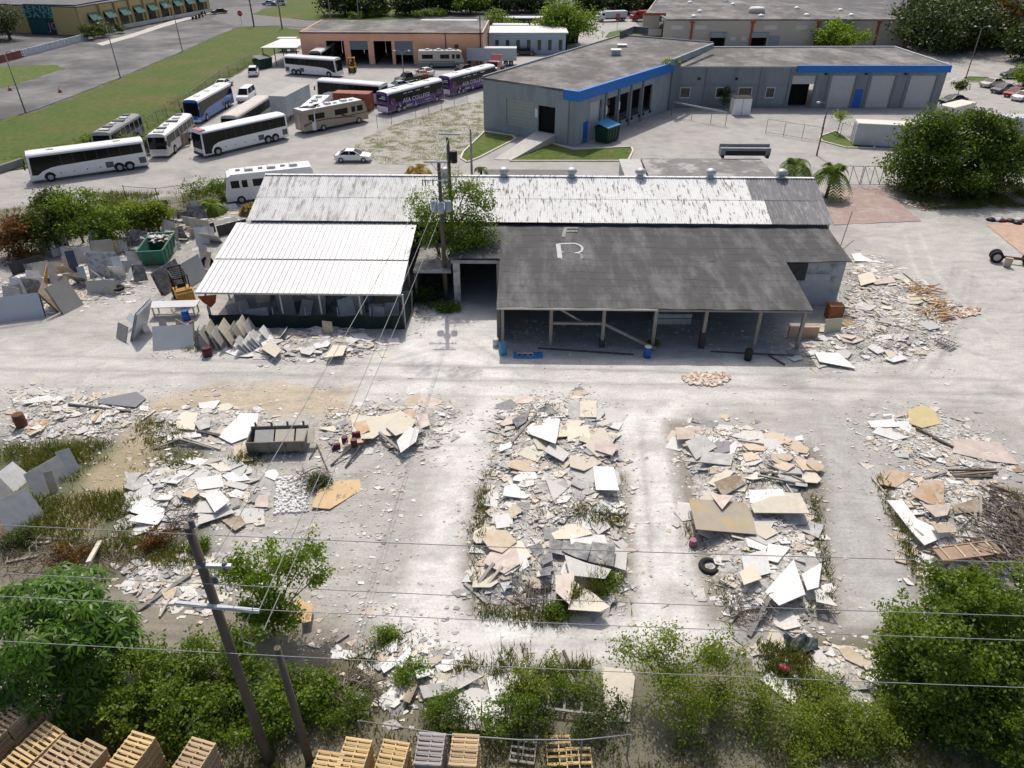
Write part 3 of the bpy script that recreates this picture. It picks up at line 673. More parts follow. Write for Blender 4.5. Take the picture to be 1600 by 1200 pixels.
for a, b in wins:
    mb = MB(); f.panel(mb, a, b, 1.7, 3.1, -.2, -.12); w = mb.build('window', M_glass, wb)
    mb = MB()
    for q in ((a-.15,b+.15,1.5,1.7),(a-.15,b+.15,3.1,3.25),(a-.15,a,1.7,3.1),(b,b+.15,1.7,3.1)): f.panel(mb, q[0], q[1], q[2], q[3], .0, .08)
    mb.build('window_frame', M_rdoor, w)
mb = MB(); f.panel(mb, sx(1337), sx(1349), 0, 2.9, .0, .07); mb.build('door', M_bluedoor, wb)
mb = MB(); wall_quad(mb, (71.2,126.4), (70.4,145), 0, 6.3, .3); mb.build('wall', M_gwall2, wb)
mb = MB(); f.panel(mb, sx(1049), sx(1236), 0, .5, .0, .03); mb.build('plinth', M_gwall2, wb)
for px in (1057, 1100, 1184, 1230): mb = MB(); f.panel(mb, sx(px), sx(px)+.14, .1, 6.3, .0, .12); mb.build('downpipe', M_gwall2, wb)
for px in (1088, 1146, 1283, 1345, 1406): mb = MB(); f.panel(mb, sx(px), sx(px)+.4, 4.4 if px < 1200 else 5.15, 4.7 if px < 1200 else 5.4, .0, .3); mb.build('wall_lamp', mat('black_iron', (.02,.02,.02), .6), wb)
mb = MB(); f.panel(mb, sx(1050), sx(1236), 3.55, 3.62, .0, .03); mb.build('wall_joint', M_gwall2, wb)
mb = MB(); f.panel(mb, .3, sx(1238), 6.3, 6.5, .02, .14); mb.build('gutter', M_rdoor, wb)

# orange garage
og = thing('orange_garage', 'long orange rendered bus garage with four tall service bays', 'garage')
M_or = mat('orange_render', (.88,.47,.31), .85, .08, .5, stain=(.80,.44,.19), stain_amt=.5, stain_scale=.15)
OA, OB = (-44.6,166.4), (-6.05,165.4)
roof_slab(og, [(-44.7,166.3),(-6.0,165.3),(-5.2,185),(-44.2,186)], 6.25, M_roof, .3)
f = Face(OA, OB)
def ox(px): return ((px-800)/FPX * (166./(_c - (85-600)/FPX*_s)) + 44.6)
bays = [(ox(511),ox(539)),(ox(548),ox(576)),(ox(585),ox(613)),(ox(618),ox(646))]
mb = MB(); f.wall(mb, 6.3, [(a,b,0,4.6) for a,b in bays]); mb.build('wall', M_or, og)
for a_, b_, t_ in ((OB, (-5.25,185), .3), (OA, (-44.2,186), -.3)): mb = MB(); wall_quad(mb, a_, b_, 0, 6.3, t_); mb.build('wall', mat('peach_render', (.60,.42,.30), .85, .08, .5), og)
for i, (a, b) in enumerate(bays):
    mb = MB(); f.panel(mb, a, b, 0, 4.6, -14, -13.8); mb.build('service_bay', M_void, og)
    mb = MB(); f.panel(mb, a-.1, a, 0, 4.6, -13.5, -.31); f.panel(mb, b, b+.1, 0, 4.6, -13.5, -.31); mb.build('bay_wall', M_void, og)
    if i in (1, 3): f.roller(og, a, b, 1.9 if i == 3 else 2.9, 4.6, mat('blue_grey_door', (.20,.235,.26), .6, .06), 7)
mb = MB(); f.panel(mb, ox(711), ox(717), 3.0, 4.0, .0, .08); mb.build('wall_vent', mat('brown_vent', (.15,.09,.06)), og)
mb = MB(); f.panel(mb, ox(731), ox(736), .3, 2.6, .0, .05); mb.build('door', M_glass, og)
mb = MB(); f.panel(mb, 30.6, 30.8, 0, 6.2, .0, .15); mb.build('drainpipe', MATS['brown_vent'], og)
mb = MB(); f.panel(mb, 37.9, 38.1, 0, 9.5, .1, .3); mb.build('mast', mat('black_iron', (.02,.02,.02), .6), og)
cp = thing('metal_carport', 'open carport with pale metal roof left of the orange garage', 'carport')
mb = MB(); q = [GY(x, y, yy) for x, y, yy in ((414,61,168),(470,60,168),(471,50,176),(436,51,176))]; z = 3.4
mb.prism([(-52.5,164),(-44.9,164),(-44.9,176),(-51.5,176)], 3.5, 3.62); mb.build('roof', M_steel, cp)
for x, y in ((-52.2,164.3),(-49.8,164.3),(-47.3,164.3),(-45.2,164.3),(-51.3,175.6),(-45.2,175.6)):
    mb = MB(); mb.box(x-.07,x+.07,y-.07,y+.07,0,3.5); mb.build('post', MATS['black_iron'], cp)

# beige warehouse at the back
bg = thing('beige_warehouse', 'wide beige warehouse with rust red downpipes and a grey roof', 'warehouse')
M_be = mat('beige_wall', (.47,.43,.355), .85, .08, .4); M_red = mat('rust_red_trim', (.33,.085,.05), .7, .1); M_off = mat('off_white_panel', (.6,.58,.52), .7, .06)
SA, SB = (35.9,188.5), (94.6,188.5)
f = Face(SA, SB)
def bx(px): return (px-800)/FPX * (188.5/(_c - (50-600)/FPX*_s)) - 35.9
roof_slab(bg, [(31.9,195.3),(36.2,195.3),(36.2,188.4),(94.8,188.4),(79.5,236),(43,236)], 6.1, M_roof, .3)
mb = MB(); f.wall(mb, 6.0, [(bx(1111),bx(1135),0,2.2),(bx(1176),bx(1200),0,2.4)]); mb.build('wall', M_be, bg)
for q_ in (((31.9,195.2), (35.9,195.2), 0, 6.6, .3), ((94.6,188.5), (79.6,236), 0, 6.0, .3), ((31.9,195.2), (42,236), 0, 6.0, -.3)): mb = MB(); wall_quad(mb, *q_); mb.build('wall', M_be, bg)
ff = Face((31.9,195.1), (37.3,195.1)); mb = MB()
for q in ((0,5.4,6.2,6.7),(5.0,5.4,1.2,6.2),(.3,5.0,1.2,1.6)): ff.panel(mb, *q, .0, .3)
mb.build('trim_frame', M_red, bg)
mb = MB(); ff.panel(mb, 1.6, 4.8, 1.7, 3.2, .0, .1); mb.build('sign_panel', M_off, bg)
for px in (1080,1174,1276,1370,1417):
    s_ = bx(px); mb = MB(); f.panel(mb, s_-.2, s_+.25, 0, 5.9, .0, .3); f.panel(mb, s_-.4, s_+.45, 5.2, 5.9, .0, .5); mb.build('downpipe', M_red, bg)
for a, b, h0, h1 in ((1048,1066,3.9,4.8),(1085,1103,3.9,4.8),(1193,1212,3.9,4.8),(1243,1260,3.9,4.8),(1143,1151,1.5,2.3),(1160,1168,1.5,2.3)):
    mb = MB(); f.panel(mb, bx(a), bx(b), h0, h1, .0, .08); mb.build('wall_panel', M_off, bg)
for a, b in ((1111,1135),(1176,1200)):
    mb = MB(); f.panel(mb, bx(a), bx(b), 0, 2.4, -2, -1.8); mb.build('doorway', M_void, bg)
    mb = MB(); f.panel(mb, bx(a)-.2, bx(b)+.2, 2.2, 3.2, .0, .5); mb.build('awning', M_gwall, bg)
mb = MB(); f.panel(mb, bx(1204), bx(1220), 0, 2.6, .0, .1); mb.build('door', M_gwall, bg)
for px, py in ((1078,5),(1093,19),(1084,27),(1145,8),(1189,26),(1245,14),(1260,25),(1313,17),(1330,25),(1135,2)):
    q = G(px, py, 6.1); mb = MB(); mb.lathe([(.75,0),(.72,.25),(.5,.5),(.15,.6)], (q.x,q.y,6.1), 10); mb.build('skylight_dome', mat('skylight_white', (.82,.82,.80), .3), bg)
q = G(1182,20,6.1); mb = MB(); mb.lathe([(2.0,0),(2.0,.9),(1.6,1.3)], (q.x,q.y,6.1), 12); mb.build('exhaust_fan', M_off, bg)

# yellow building with green awnings, and the painted walls beside it
yb = thing('yellow_building', 'yellow warehouse with green window awnings beyond the car park', 'building')
M_ye = mat('yellow_wall', (.56,.43,.19), .85, .08, .4); M_awn = mat('green_awning', (.07,.16,.13), .7, .15, 2)
YA, YB = G2((132,56)), G2((330,18))
f = Face(YA, YB)
mb = MB(); f.wall(mb, 6.6, []); mb.build('wall', M_ye, yb)
dv = f.n; q = [f.p(0,0), f.p(f.L,0), f.p(f.L,0,-40), f.p(0,0,-40)]
roof_slab(yb, [(p.x,p.y) for p in q], 6.8, mat('dull_roof', (.14,.14,.145), .9, .2, .3), .3)
mb = MB(); e = [f.p(0,0,-.05), f.p(0,0,-40)]; wall_quad(mb, (e[0].x,e[0].y), (e[1].x,e[1].y), 0, 6.6, -.3); mb.build('wall', M_ye, yb)
for i in range(9):
    s_ = 3.0 + i*(f.L-6)/8.6; mb = MB()
    f.panel(mb, s_, s_+3.2, .6, 4.6, .0, .08); w = mb.build('window', M_glass, yb)
    mb = MB(); c = [f.p(s_-.1,5.0,.1), f.p(s_+3.3,5.0,.1), f.p(s_+3.3,3.3,1.6), f.p(s_-.1,3.3,1.6)]
    mb.add(c + [p - Vector((0,0,.08)) for p in c], [(0,3,2,1),(4,5,6,7),(0,1,5,4),(1,2,6,5),(2,3,7,6),(3,0,4,7)]); mb.build('awning', M_awn, yb)
    mb = MB(); f.panel(mb, s_+4.0, s_+4.5, 0, 6.7, .0, .35); mb.build('pilaster', mat('dark_yellow_post', (.30,.22,.09)), yb)
mb = MB(); f.panel(mb, 2, f.L, 0, 1.0, .4, .6); mb.build('planter_wall', M_off, yb)
gw = thing('graffiti_building', 'low building side painted with teal block graffiti letters', 'building')
GA, GB = G2((50,53)), G2((131,55)); f = Face(GA, GB)
mb = MB(); f.wall(mb, 7.0, []); mb.build('wall', mat('dark_painted_wall', (.045,.05,.055), .85, .5, .8, stain=(.12,.06,.05), stain_amt=.6, stain_scale=.5), gw)
q = [f.p(0,0), f.p(f.L,0), f.p(f.L,0,-25), f.p(0,0,-25)]; roof_slab(gw, [(p.x,p.y) for p in q], 7.1, MATS['dull_roof'], .3)
mb = MB(); f.panel(mb, 0, f.L*.93, 3.9, 6.95, .0, .03); f.panel(mb, .2, 5.2, .3, 3.6, .0, .03); mb.build('painted_field', mat('teal_paint', (.02,.10,.095), .8, .3, .7), gw)
M_teal = mat('light_teal_paint', (.16,.42,.36), .8, .15, 1); M_gr = mat('grey_violet_paint', (.33,.31,.36), .8, .2, 1)
def face_text(f, body, s, h, size, m, parent, out=.06, sxx=1.0):
    o = text(body, size, m, parent, basis(f.d*sxx, Vector((0,0,1)), f.n, f.p(s,h,out)))
    return o
face_text(f, 'SENSHO S', f.L*.46, 6.0, 2.0, M_teal, gw, sxx=1.75); face_text(f, 'DATSUN S', f.L*.5, 4.5, 2.0, M_teal, gw, sxx=1.75)
face_text(f, 'JOKER', f.L*.64, 1.9, 2.6, M_gr, gw, sxx=1.1)
lw = thing('graffiti_wall', 'long low white wall with BROKEN PAYMO graffiti', 'wall')
f = Face(G2((-60,115)), G2((139,62))); mb = MB(); f.panel(mb, 0, f.L, 0, 1.5, -.25, 0); mb.build('wall', mat('pale_blue_wall', (.48,.54,.58), .85, .15, .5), lw)
i0 = (Vector(G2((40,89)))-Vector(G2((-60,115)))).length
mb = MB(); a_ = (Vector(G2((6,99)))-Vector(G2((-60,115)))).length; f.panel(mb, a_, i0, 0, 1.52, .0, .03); mb.build('painted_field', mat('red_graffiti', (.24,.08,.07), .8, .4, 1), lw)
for body, px in (('BROKEN', 58), ('PAYMO', 104)):
    s_ = (Vector(G2((px, 84 if px < 80 else 71)))-Vector(G2((-60,115)))).length
    face_text(f, body, s_, .78, 1.7, M_white, lw, .05, 2.1 if px > 80 else 1.5)
# pale blue office and grey sheds behind the garage
ob = thing('pale_blue_office', 'pale blue single-storey office with narrow windows beside the big tree', 'building')
f = Face((-5.0,179), (12.5,179)); mb = MB(); f.wall(mb, 4.2, []); mb.build('wall', mat('pale_blue_paint', (.38,.46,.52), .8, .06), ob)
mb = MB(); mb.box(-5.2, 12.7, 178.8, 190, 4.2, 4.5); mb.build('roof', M_steel, ob)
mb = MB(); wall_quad(mb, (12.5,179), (12.5,190), 0, 4.2, .3); mb.build('wall', MATS['pale_blue_paint'], ob)
for k in range(7):
    mb = MB(); f.panel(mb, 1.2+2.4*k, 2.0+2.4*k, .8, 3.0, .0, .05); mb.build('window', M_glass, ob)

# ------------------------------------------------------------------ vehicles
M_tyre = mat('tyre_rubber', (.018,.018,.018), .8, .2, 5); M_rim = mat('wheel_rim', (.42,.42,.42), .4, .1, 3, metal=.4)
M_lamp = mat('headlamp_glass', (.75,.75,.72), .15, .05); M_tail = mat('tail_lamp', (.45,.02,.02), .3, .05)
M_black = mat('black_trim', (.018,.018,.02), .5, .1)
M_vwhite = mat('vehicle_white', (.80,.80,.79), .28, .03, 1, coat=.4); M_vwhite2 = mat('weathered_white', (.60,.60,.57), .55, .12, 1.5, stain=(.33,.31,.28), stain_amt=.5, stain_scale=1)
M_busgl = mat('bus_window', (.008,.009,.011), .12, .1, 1, spec=.22)
def paint(name, col): return mat('paint_' + name, col, .25, .04, 1, coat=.5)
def wheel(parent, x, y, r, w, side):
    mb = MB(); mb.tube([(x, y-w/2, r), (x, y+w/2, r)], r, 16); t = mb.build('wheel', M_tyre, parent)
    mb = MB(); o = y + side*w/2; mb.tube([(x, o, r), (x, o+side*.02, r)], r*.58, 12); mb.build('rim', M_rim, t)
    mb = MB(); mb.tube([(x, o+side*.02, r), (x, o+side*.05, r)], r*.2, 8); mb.build('hub', M_steel, t)
def seat_on(pf, pr, W, z=0.0, L=None):
    """centre and heading of a vehicle whose near lower edge runs from pixel pr (rear) to pf (front)"""
    a, b = G(*pf, z), G(*pr, z); d = (a-b); d.z = 0; l = d.length; d.normalize()
    n = Vector((-d.y, d.x, 0)); mid = (a+b)/2; mid.z = 0
    if n.dot(mid) < 0: n = -n
    c = mid + n*W/2
    return c, math.atan2(d.y, d.x), (L or l), (1 if Vector((-d.y, d.x, 0)).dot(mid) < 0 else -1)   # near side sign in local y
SECT = lambda W, H: [(W/2-.05,.32),(W/2,.5),(W/2,2.2),(W/2-.015,H-.5),(W/2-.09,H-.2),(W/2-.3,H-.06),(W/2-.7,H),(0,H+.015)]
def coach(name, label, group, pf, pr, W=2.6, H=3.5, L=None, body=None, roof=None, rear=None, swoosh='curve', z=0.0, wheels=(.845,.26,.17), front='glass', hatch=2, extra=None, lower=None):
    c, ang, L, ns = seat_on(pf, pr, W, z, L)
    root = thing(name, label, 'bus', c, ang, group)
    half = SECT(W, H); ring = half + [(-y, zz) for y, zz in half[::-1][1:]]
    n = len(ring); st = [(-L/2,.965),(-L/2+.12,1),(L/2-.75,1),(L/2-.28,.985),(L/2-.06,.95),(L/2,.90)]
    b1, r1 = MB(), MB(); vs = []
    for i, (x, k) in enumerate(st):
        for y, zz in ring: vs.append((x - (max(0, zz-1.2)*.12 if i >= 3 else 0), y*k, .32 + (zz-.32)*(1 if i in (2,1) else (.995 if i > 2 else .985))))
    bf, rf = [], []
    for i in range(len(st)-1):
        for k in range(n-1):
            zz = (ring[k][1] + ring[k+1][1])/2
            (rf if zz > H-.36 else bf).append((i*n+k, i*n+k+1, (i+1)*n+k+1, (i+1)*n+k))
    bf.append(tuple(range(n))[::1]); bf.append(tuple(reversed(range((len(st)-1)*n, len(st)*n)))); 
    b1.add(vs, bf, 0, False); r1.add(vs, rf, 0, False)
    bo = b1.build('body', body or M_vwhite, root); r1.build('roof', roof or M_vwhite, root)
    xr, xf = -L/2+.3, L/2-.25; zb, zt = 1.75, H-.42
    for s in (1, -1):
        y0 = s*(W/2+.004); y1 = s*(W/2+.022); mb = MB()
        if swoosh == 'curve':
            pts = [(xr,zb+.25),(xr,zt),(xf-.25,zt),(xf,1.0),(xf-.6,.95),(xf-1.2,1.35),(xf-2.2,1.65),(xf-3.2,zb),(0,zb+.1)]
        elif swoosh == 'black':
            pts = [(xr,zb+.1),(xr,zt+.05),(xf-.1,zt+.05),(xf,.55),(xf-.95,.5),(xf-1.0,.9),(xf-1.35,1.4),(xf-2.1,1.7),(xf-3,1.78)]
        else: pts = [(xr,zb-.1),(xr,zt),(xf-.2,zt),(xf-.1,1.3),(xf-.9,1.3),(xf-1.2,zb-.1)]
        mb.prism(pts, min(y0,y1), max(y0,y1), 0, 'y'); w = mb.build('side_window', M_busgl, root)
        mb = MB()
        for k in range(7):
            x = xr + (xf-3.4-xr)*(k+.5)/7 + .6; mb.box(x-.02, x+.02, min(y1,y1+s*.008), max(y1,y1+s*.008), zb+.15, zt-.03)
        mb.build('window_bar', mat('bar_grey', (.075,.075,.075), .5), w, kind='stuff')
    mb = MB()
    mb.add([(L/2-.02+.03, -W/2*.86, 1.15),(L/2+.01, W/2*.86, 1.15),(L/2-.20+.03, W/2*.84, H-.45),(L/2-.17, -W/2*.84, H-.45),
            (L/2-.1, -W/2*.86, 1.15),(L/2-.1, W/2*.86, 1.15),(L/2-.32, W/2*.84, H-.45),(L/2-.32, -W/2*.84, H-.45)],
           [(0,1,2,3),(7,6,5,4),(0,4,5,1),(1,5,6,2),(2,6,7,3),(3,7,4,0)])
    mb.build('windscreen', M_busgl, root)
    mb = MB(); mb.box(L/2-.05, L/2+.1, -W/2*.88, W/2*.88, .3, .62); mb.build('front_bumper', (M_black if swoosh == 'black' else M_vwhite), root)
    for s in (1, -1):
        mb = MB(); mb.box(L/2-.02, L/2+.05, s*W*.38-.2, s*W*.38+.2, .7, .9); mb.build('headlight', M_lamp, root)
        mb = MB(); mb.bar((L/2-.1, s*W/2*.93, 2.5), (L/2+.3, s*(W/2+.12), 2.3), .06, .06); mb.box(L/2+.2, L/2+.35, s*(W/2+.02)-.1, s*(W/2+.02)+.12, 1.75, 2.3); mb.build('mirror', M_black, root)
        mb = MB(); mb.box(-L/2-.02, -L/2+.05, s*W*.42-.1, s*W*.42+.1, .9, 1.4); mb.build('tail_light', M_tail, root)
    mb = MB(); mb.box(-L/2-.015, -L/2+.03, -W*.4, W*.4, 1.9, H-.6); mb.build('rear_window', M_busgl, root)
    mb = MB(); mb.box(-L/2-.02, -L/2+.02, -W*.36, W*.36, .7, 1.5); mb.build('engine_grille', M_black, root)
    for i, fx in enumerate(wheels):
        x = -L/2 + fx*L
        for s in (1, -1):
            mb = MB(); pts = [(x+.64*math.cos(a), .52+.64*math.sin(a)) for a in [math.pi*k/10-.12 for k in range(11)]] + [(x-.62,.3),(x+.62,.3)][:0]
            mb.prism(pts, s*W/2+(.003 if s > 0 else -.012), s*W/2+(.012 if s > 0 else -.003), 0, 'y'); mb.build('wheel_arch', M_black, root)
            wheel(root, x, s*(W/2-.11), .52, .3, s)
    for k in range(hatch):
        x = -L/2 + L*(.22+.56*k/max(1, hatch-1)); mb = MB(); mb.box(x-.4, x+.4, -.4, .4, H+.01, H+.09); mb.build('roof_hatch', M_vwhite2, root)
    mb = MB(); x = -L/2 + L*.335; y = ns*(W/2+.004); mb.box(x-.45, x+.45, min(y,y+ns*.014), max(y,y+ns*.014), .7, 1.4); mb.build('side_grille', mat('grey_louvre', (.12,.12,.125), .6, .3, 12), root)
    mb = MB(); x = -L/2 + .6; mb.box(x-.4, x+.4, min(y,y+ns*.014), max(y,y+ns*.014), .7, 1.45); mb.build('side_grille', MATS['grey_louvre'], root)
    for k in range(4):
        x = -L/2 + L*(.42+.11*k); mb = MB(); mb.box(x-.07, x+.07, min(y,y+ns*.016), max(y,y+ns*.016), .85, .97); mb.build('locker_handle', M_black, root)
    if lower:
        for s in (1, -1):
            y0 = s*(W/2+.002); mb = MB(); mb.box(-L/2+.1, L/2-.4, min(y0,y0+s*.008), max(y0,y0+s*.008), .45, lower[1]); mb.build('side_panel', lower[0], root)
    if rear:
        mb = MB(); mb.box(-L/2-.012, -L/2+.01, -W*.45, W*.45, .5, H-.4); mb.build('rear_panel', rear, root)
    if extra: extra(root, L, W, H, ns)
    return root
GB = 'coaches and buses parked in the lot'
coach('coach_bus', 'white coach with dark curved window band parked nearest the dead-end kerb', GB, (58,287), (229,262.5), L=13.2)
def red_front(root, L, W, H, ns):
    mb = MB(); mb.box(L/2-1.1, L/2-.3, -W*.4, W*.4, H+.0, H+.04); mb.build('roof_cap', mat('faded_red_cap', (.42,.16,.15), .5, .1), root)
coach('coach_bus', 'white coach with black front and black window swoosh parked along the lot edge', GB, (321,248), (452,216.5), swoosh='black', L=13.4, extra=red_front, hatch=0)
coach('coach_bus', 'bright blue coach with pale roof between the derelict bus and a white van', GB, (313,196), (370,161), body=paint('bus_blue', (.035,.16,.46)), L=13.6, hatch=3)
coach('coach_bus', 'old coach with dusty beige white roof behind the black-fronted coach', GB, (368,184.5), (424,150), z=3.3, L=13.5, roof=mat('dusty_roof', (.55,.50,.46), .7, .15, 1), body=M_vwhite2, hatch=0)
coach('coach_bus', 'white coach facing right beside the open bay of the orange garage', GB, (528,122), (446,116), L=11.8, hatch=0)
coach('coach_bus', 'white coach with long black windows parked beyond the red container', GB, (496,127), (590,134.5), z=3.2, L=12.6, hatch=0)
def clutter(root, L, W, H, ns):
    for k in range(6):
        x = -L/2+1.2+k*(L-2.4)/5; mb = MB(); mb.box(x-.35, x+.35, -.7+.25*(k%2), .2+.3*(k%3), H+.01, H+.16); mb.build('roof_unit', M_vwhite2 if k % 2 else MATS['grey_louvre'], root)
    for k in range(5):
        x = -L/2+1.5+k*(L-3.2)/5; y = ns*(W/2+.024); mb = MB(); mb.box(x-.06, x+.06, min(y,y+ns*.02), max(y,y+ns*.02), 1.2, H-.4); mb.build('window_pillar', M_vwhite2, root)
coach('derelict_bus', 'derelict silver grey bus with cluttered roof half hidden by a vine-covered fence', GB, (172,208.5), (219,180), z=2.9, H=3.1, L=10.6, body=mat('tarnished_silver', (.33,.34,.34), .5, .15, 1), roof=mat('grimy_grey_roof', (.25,.26,.26), .7, .2, 1), swoosh='box', hatch=0, extra=clutter, wheels=(.8,.25))
coach('derelict_bus', 'derelict white city bus with open roof patches beside the blue coach', GB, (257,212.5), (301,178.5), z=2.9, H=3.1, L=11.8, body=M_vwhite2, swoosh='box', hatch=0, extra=clutter, wheels=(.8,.25))
M_pur = paint('bus_purple', (.075,.018,.20)); M_pw = mat('wrap_white', (.72,.70,.74), .4, .05)
def wrap(root, L, W, H, ns):
    y = ns*(W/2+.03)
    # local x runs rear to front: text read along +x when the near side is local -y
    ex = Vector((1,0,0)) if ns < 0 else Vector((-1,0,0)); n = Vector((0, ns, 0))
    def T(b, x, z, s, k=1.0): text(b, s, M_pw, root, basis(ex*k, Vector((0,0,1)), n, Vector((x, y, z))), extrude=.006)
    T('ASA COLLEGE', -.2 if ns < 0 else .2, 1.62, .92, 1.15)
    mb = MB()
    for k, (x, z, w, h) in enumerate(((-2.9,2.75,.9,.09),(-1.6,2.75,1.1,.09),(0.2,2.75,1.1,.09),(-2.3,.86,1.9,.08),(-2.3,.70,1.7,.08),(2.6,.95,1.6,.09),(2.5,2.85,1.2,.16))):
        mb = MB(); mb.box(x-w/2, x+w/2, min(y, y-ns*.012), max(y, y-ns*.012), z-h/2, z+h/2); mb.build('small_print_line', M_pw, root)
    for x, z in ((-.5,.72),(-4.3,1.1)):
        mb = MB(); mb.prism([(x-.3,z-.3),(x+.3,z-.3),(x+.05,z+.1),(x,z+.55),(x-.05,z+.1)], min(y,y-ns*.012), max(y,y-ns*.012), 0, 'y'); mb.build('torch_logo', M_pw, root)
    M_ph = mat('wrap_photo', (.40,.28,.36), .5, .55, 1.6, stain=(.7,.62,.66), stain_amt=.8, stain_scale=1.6); M_ph2 = mat('wrap_dark_photo', (.10,.05,.13), .5, .5, 1.2, stain=(.4,.30,.36), stain_amt=.7, stain_scale=1.5)
    for pts, mm in (([(4.0,.6),(4.3,1.5),(5.2,2.1),(6.3,2.2),(6.5,1.2),(6.0,.6)], M_ph2), ([(4.4,1.2),(5.0,1.6),(5.9,1.3),(6.3,.7),(4.9,.7)], M_ph), ([(-6.3,.7),(-6.3,2.5),(-5.4,2.3),(-5.0,1.4),(-5.4,.7)], M_ph2), ([(-6.3,.7),(-6.2,1.3),(-5.7,1.1),(-5.6,.7)], M_ph)):
        mb = MB(); mb.prism(pts, min(y-ns*.01,y-ns*.002), max(y-ns*.01,y-ns*.002), 0, 'y'); mb.build('printed_picture', mm, root)
    for k, z in enumerate((2.35, 2.62)): 
        mb = MB(); mb.box(-L/2-.05, -L/2-.02, -.8, .6-.5*k, z, z+.12); mb.build('small_print_line', M_pw, root)
    mb = MB(); mb.box(-L/2-.06, -L/2+.0, -W*.44, W*.44, .45, 1.25); mb.build('rear_skirt', M_pw, root)
for (pf, pr, lab) in (((697,155.5), (606,181), 'purple wrapped coach lettered ASA COLLEGE with its white rear skirt showing'), ((780,130.5), (700,153.5), 'purple wrapped coach lettered ASA COLLEGE running behind the grey warehouse corner')):
    coach('coach_bus', lab, GB, pf, pr, L=13.9, body=M_pur, swoosh='box', extra=wrap, rear=M_pur, hatch=3)
# coach nosing out of the garage bay
gbx, gby = 4.0, 0
a = G(524, 101); coach('coach_bus', 'grey-fronted coach parked inside the open garage bay', GB, (510,105), (523,96), L=12, body=mat('bus_grey', (.16,.18,.19), .4, .1), hatch=1)
coach('coach_bus', 'white-roofed coach behind the orange garage', GB, (659,33), (742,33), z=3.3, L=15, hatch=0)
coach('coach_bus', 'coach with navy and red sides behind the pale blue office', GB, (842,35), (790,35), z=2.2, L=13, body=paint('navy', (.02,.03,.10)), hatch=0, extra=lambda r, L, W, H, ns: MB().box(L/2-3.2, L/2-.3, ns*(W/2+.03) if ns > 0 else -(W/2+.05), ns*(W/2+.05) if ns > 0 else -(W/2+.03), .5, 3).build('red_panel', paint('bus_red', (.45,.02,.03)), r))
coach('coach_bus', 'white coach farther of two parked close behind the pale blue office', GB, (840,39.5), (782,39), z=3.3, L=13.5, hatch=0)
coach('coach_bus', 'white coach nearer of two parked close behind the pale blue office', GB, (847,46), (783,45.5), z=3.3, L=13.5, hatch=0)

# motorhomes
def motorhome(label, pf, pr, z=0, W=2.5, H=3.3, L=None, body=None, stripes=(), front_glass=True, lower=None, ac=3):
    c, ang, L, ns = seat_on(pf, pr, W, z, L); root = thing('motorhome', label, 'motorhome', c, ang, 'motorhomes parked in the lot')
    mb = MB(); pr_ = [(-L/2,.4),(-L/2-.02,H-.25),(-L/2+.15,H),(L/2-1.0,H),(L/2-.5,H-.2),(L/2-.1,1.6),(L/2,1.2),(L/2,.4)]
    mb.prism(pr_, -W/2, W/2, 0, 'y'); mb.build('body', body or M_vwhite, root)
    mb = MB(); mb.box(-L/2+.1, L/2-.9, -W/2+.05, W/2-.05, H, H+.05); mb.build('roof', M_vwhite, root)
    y = lambda s, a, b: (min(s*(W/2+a), s*(W/2+b)), max(s*(W/2+a), s*(W/2+b)))
    for s in (1, -1):
        for x0, x1 in ((-.42,-.18),(-.02,.18),(.24,.30),(.33,.42)):
            q = y(s, .004, .02); mb = MB(); mb.box(x0*L, x1*L, *q, 1.85, 2.65); mb.build('side_window', M_busgl, root)
        for st in stripes:
            q = y(s, .003, .012); mb = MB(); mb.prism([(p[0]*L, p[1]) for p in st[0]], *q, 0, 'y'); mb.build('stripe', st[1], root)
        if lower: q = y(s, .002, .010); mb = MB(); mb.box(-L/2+.05, L/2-.05, *q, .4, 1.15); mb.build('lower_panel', lower, root)
        for x in (-.22*L, .34*L): wheel(root, x, s*(W/2-.1), .46, .28, s)
        mb = MB(); mb.box(L/2-.03, L/2+.03, s*W*.36-.15, s*W*.36+.15, .8, 1.0); mb.build('headlight', M_lamp, root)
    mb = MB(); mb.add([(L/2-.08, -W*.46, 1.62),(L/2-.08, W*.46, 1.62),(L/2-.46, W*.45, H-.28),(L/2-.46, -W*.45, H-.28),(L/2-.2, -W*.46, 1.55),(L/2-.2, W*.46, 1.55),(L/2-.6, W*.45, H-.28),(L/2-.6, -W*.45, H-.28)], [(0,1,2,3),(7,6,5,4),(0,4,5,1),(1,5,6,2),(2,6,7,3),(3,7,4,0)]); mb.build('windscreen', M_busgl, root)
    for k in range(ac):
        x = -L/2 + L*(.2+.25*k); mb = MB(); mb.prism([(x-.5,H+.05),(x-.4,H+.32),(x+.3,H+.32),(x+.5,H+.05)], -.4, .4, 0, 'y'); mb.build('air_conditioner', M_vwhite2, root)
        mb = MB(); mb.box(x+.9, x+1.4, -.5, 0, H+.05, H+.14); mb.build('roof_vent', MATS['grey_louvre'], root)
    mb = MB(); mb.box(-L/2-.05, -L/2, -.35, .35, .6, 2.6); mb.build('rear_ladder', M_steel, root)
    return root
brown = mat('brown_swoosh', (.09,.04,.025), .4, .1); 
motorhome('tan motorhome with dark brown swooshes parked along the gravel lane', (574,190), (480,210), L=11.4, body=mat('paint_tan', (.33,.28,.215), .3, .06, 1, coat=.4),
    stripes=[([(-.5,1.1),(-.35,1.5),(-.15,1.55),(.05,1.35),(.3,1.1),(.3,1.2),(.05,1.5),(-.15,1.7),(-.35,1.65),(-.5,1.35)], brown), ([(.06,2.5),(.14,2.7),(.08,2.2),(.12,1.7),(.22,1.3),(.1,1.5),(.04,2.0)], brown), ([(.2,1.35),(.5,1.45),(.5,1.55),(.2,1.5)], brown)])
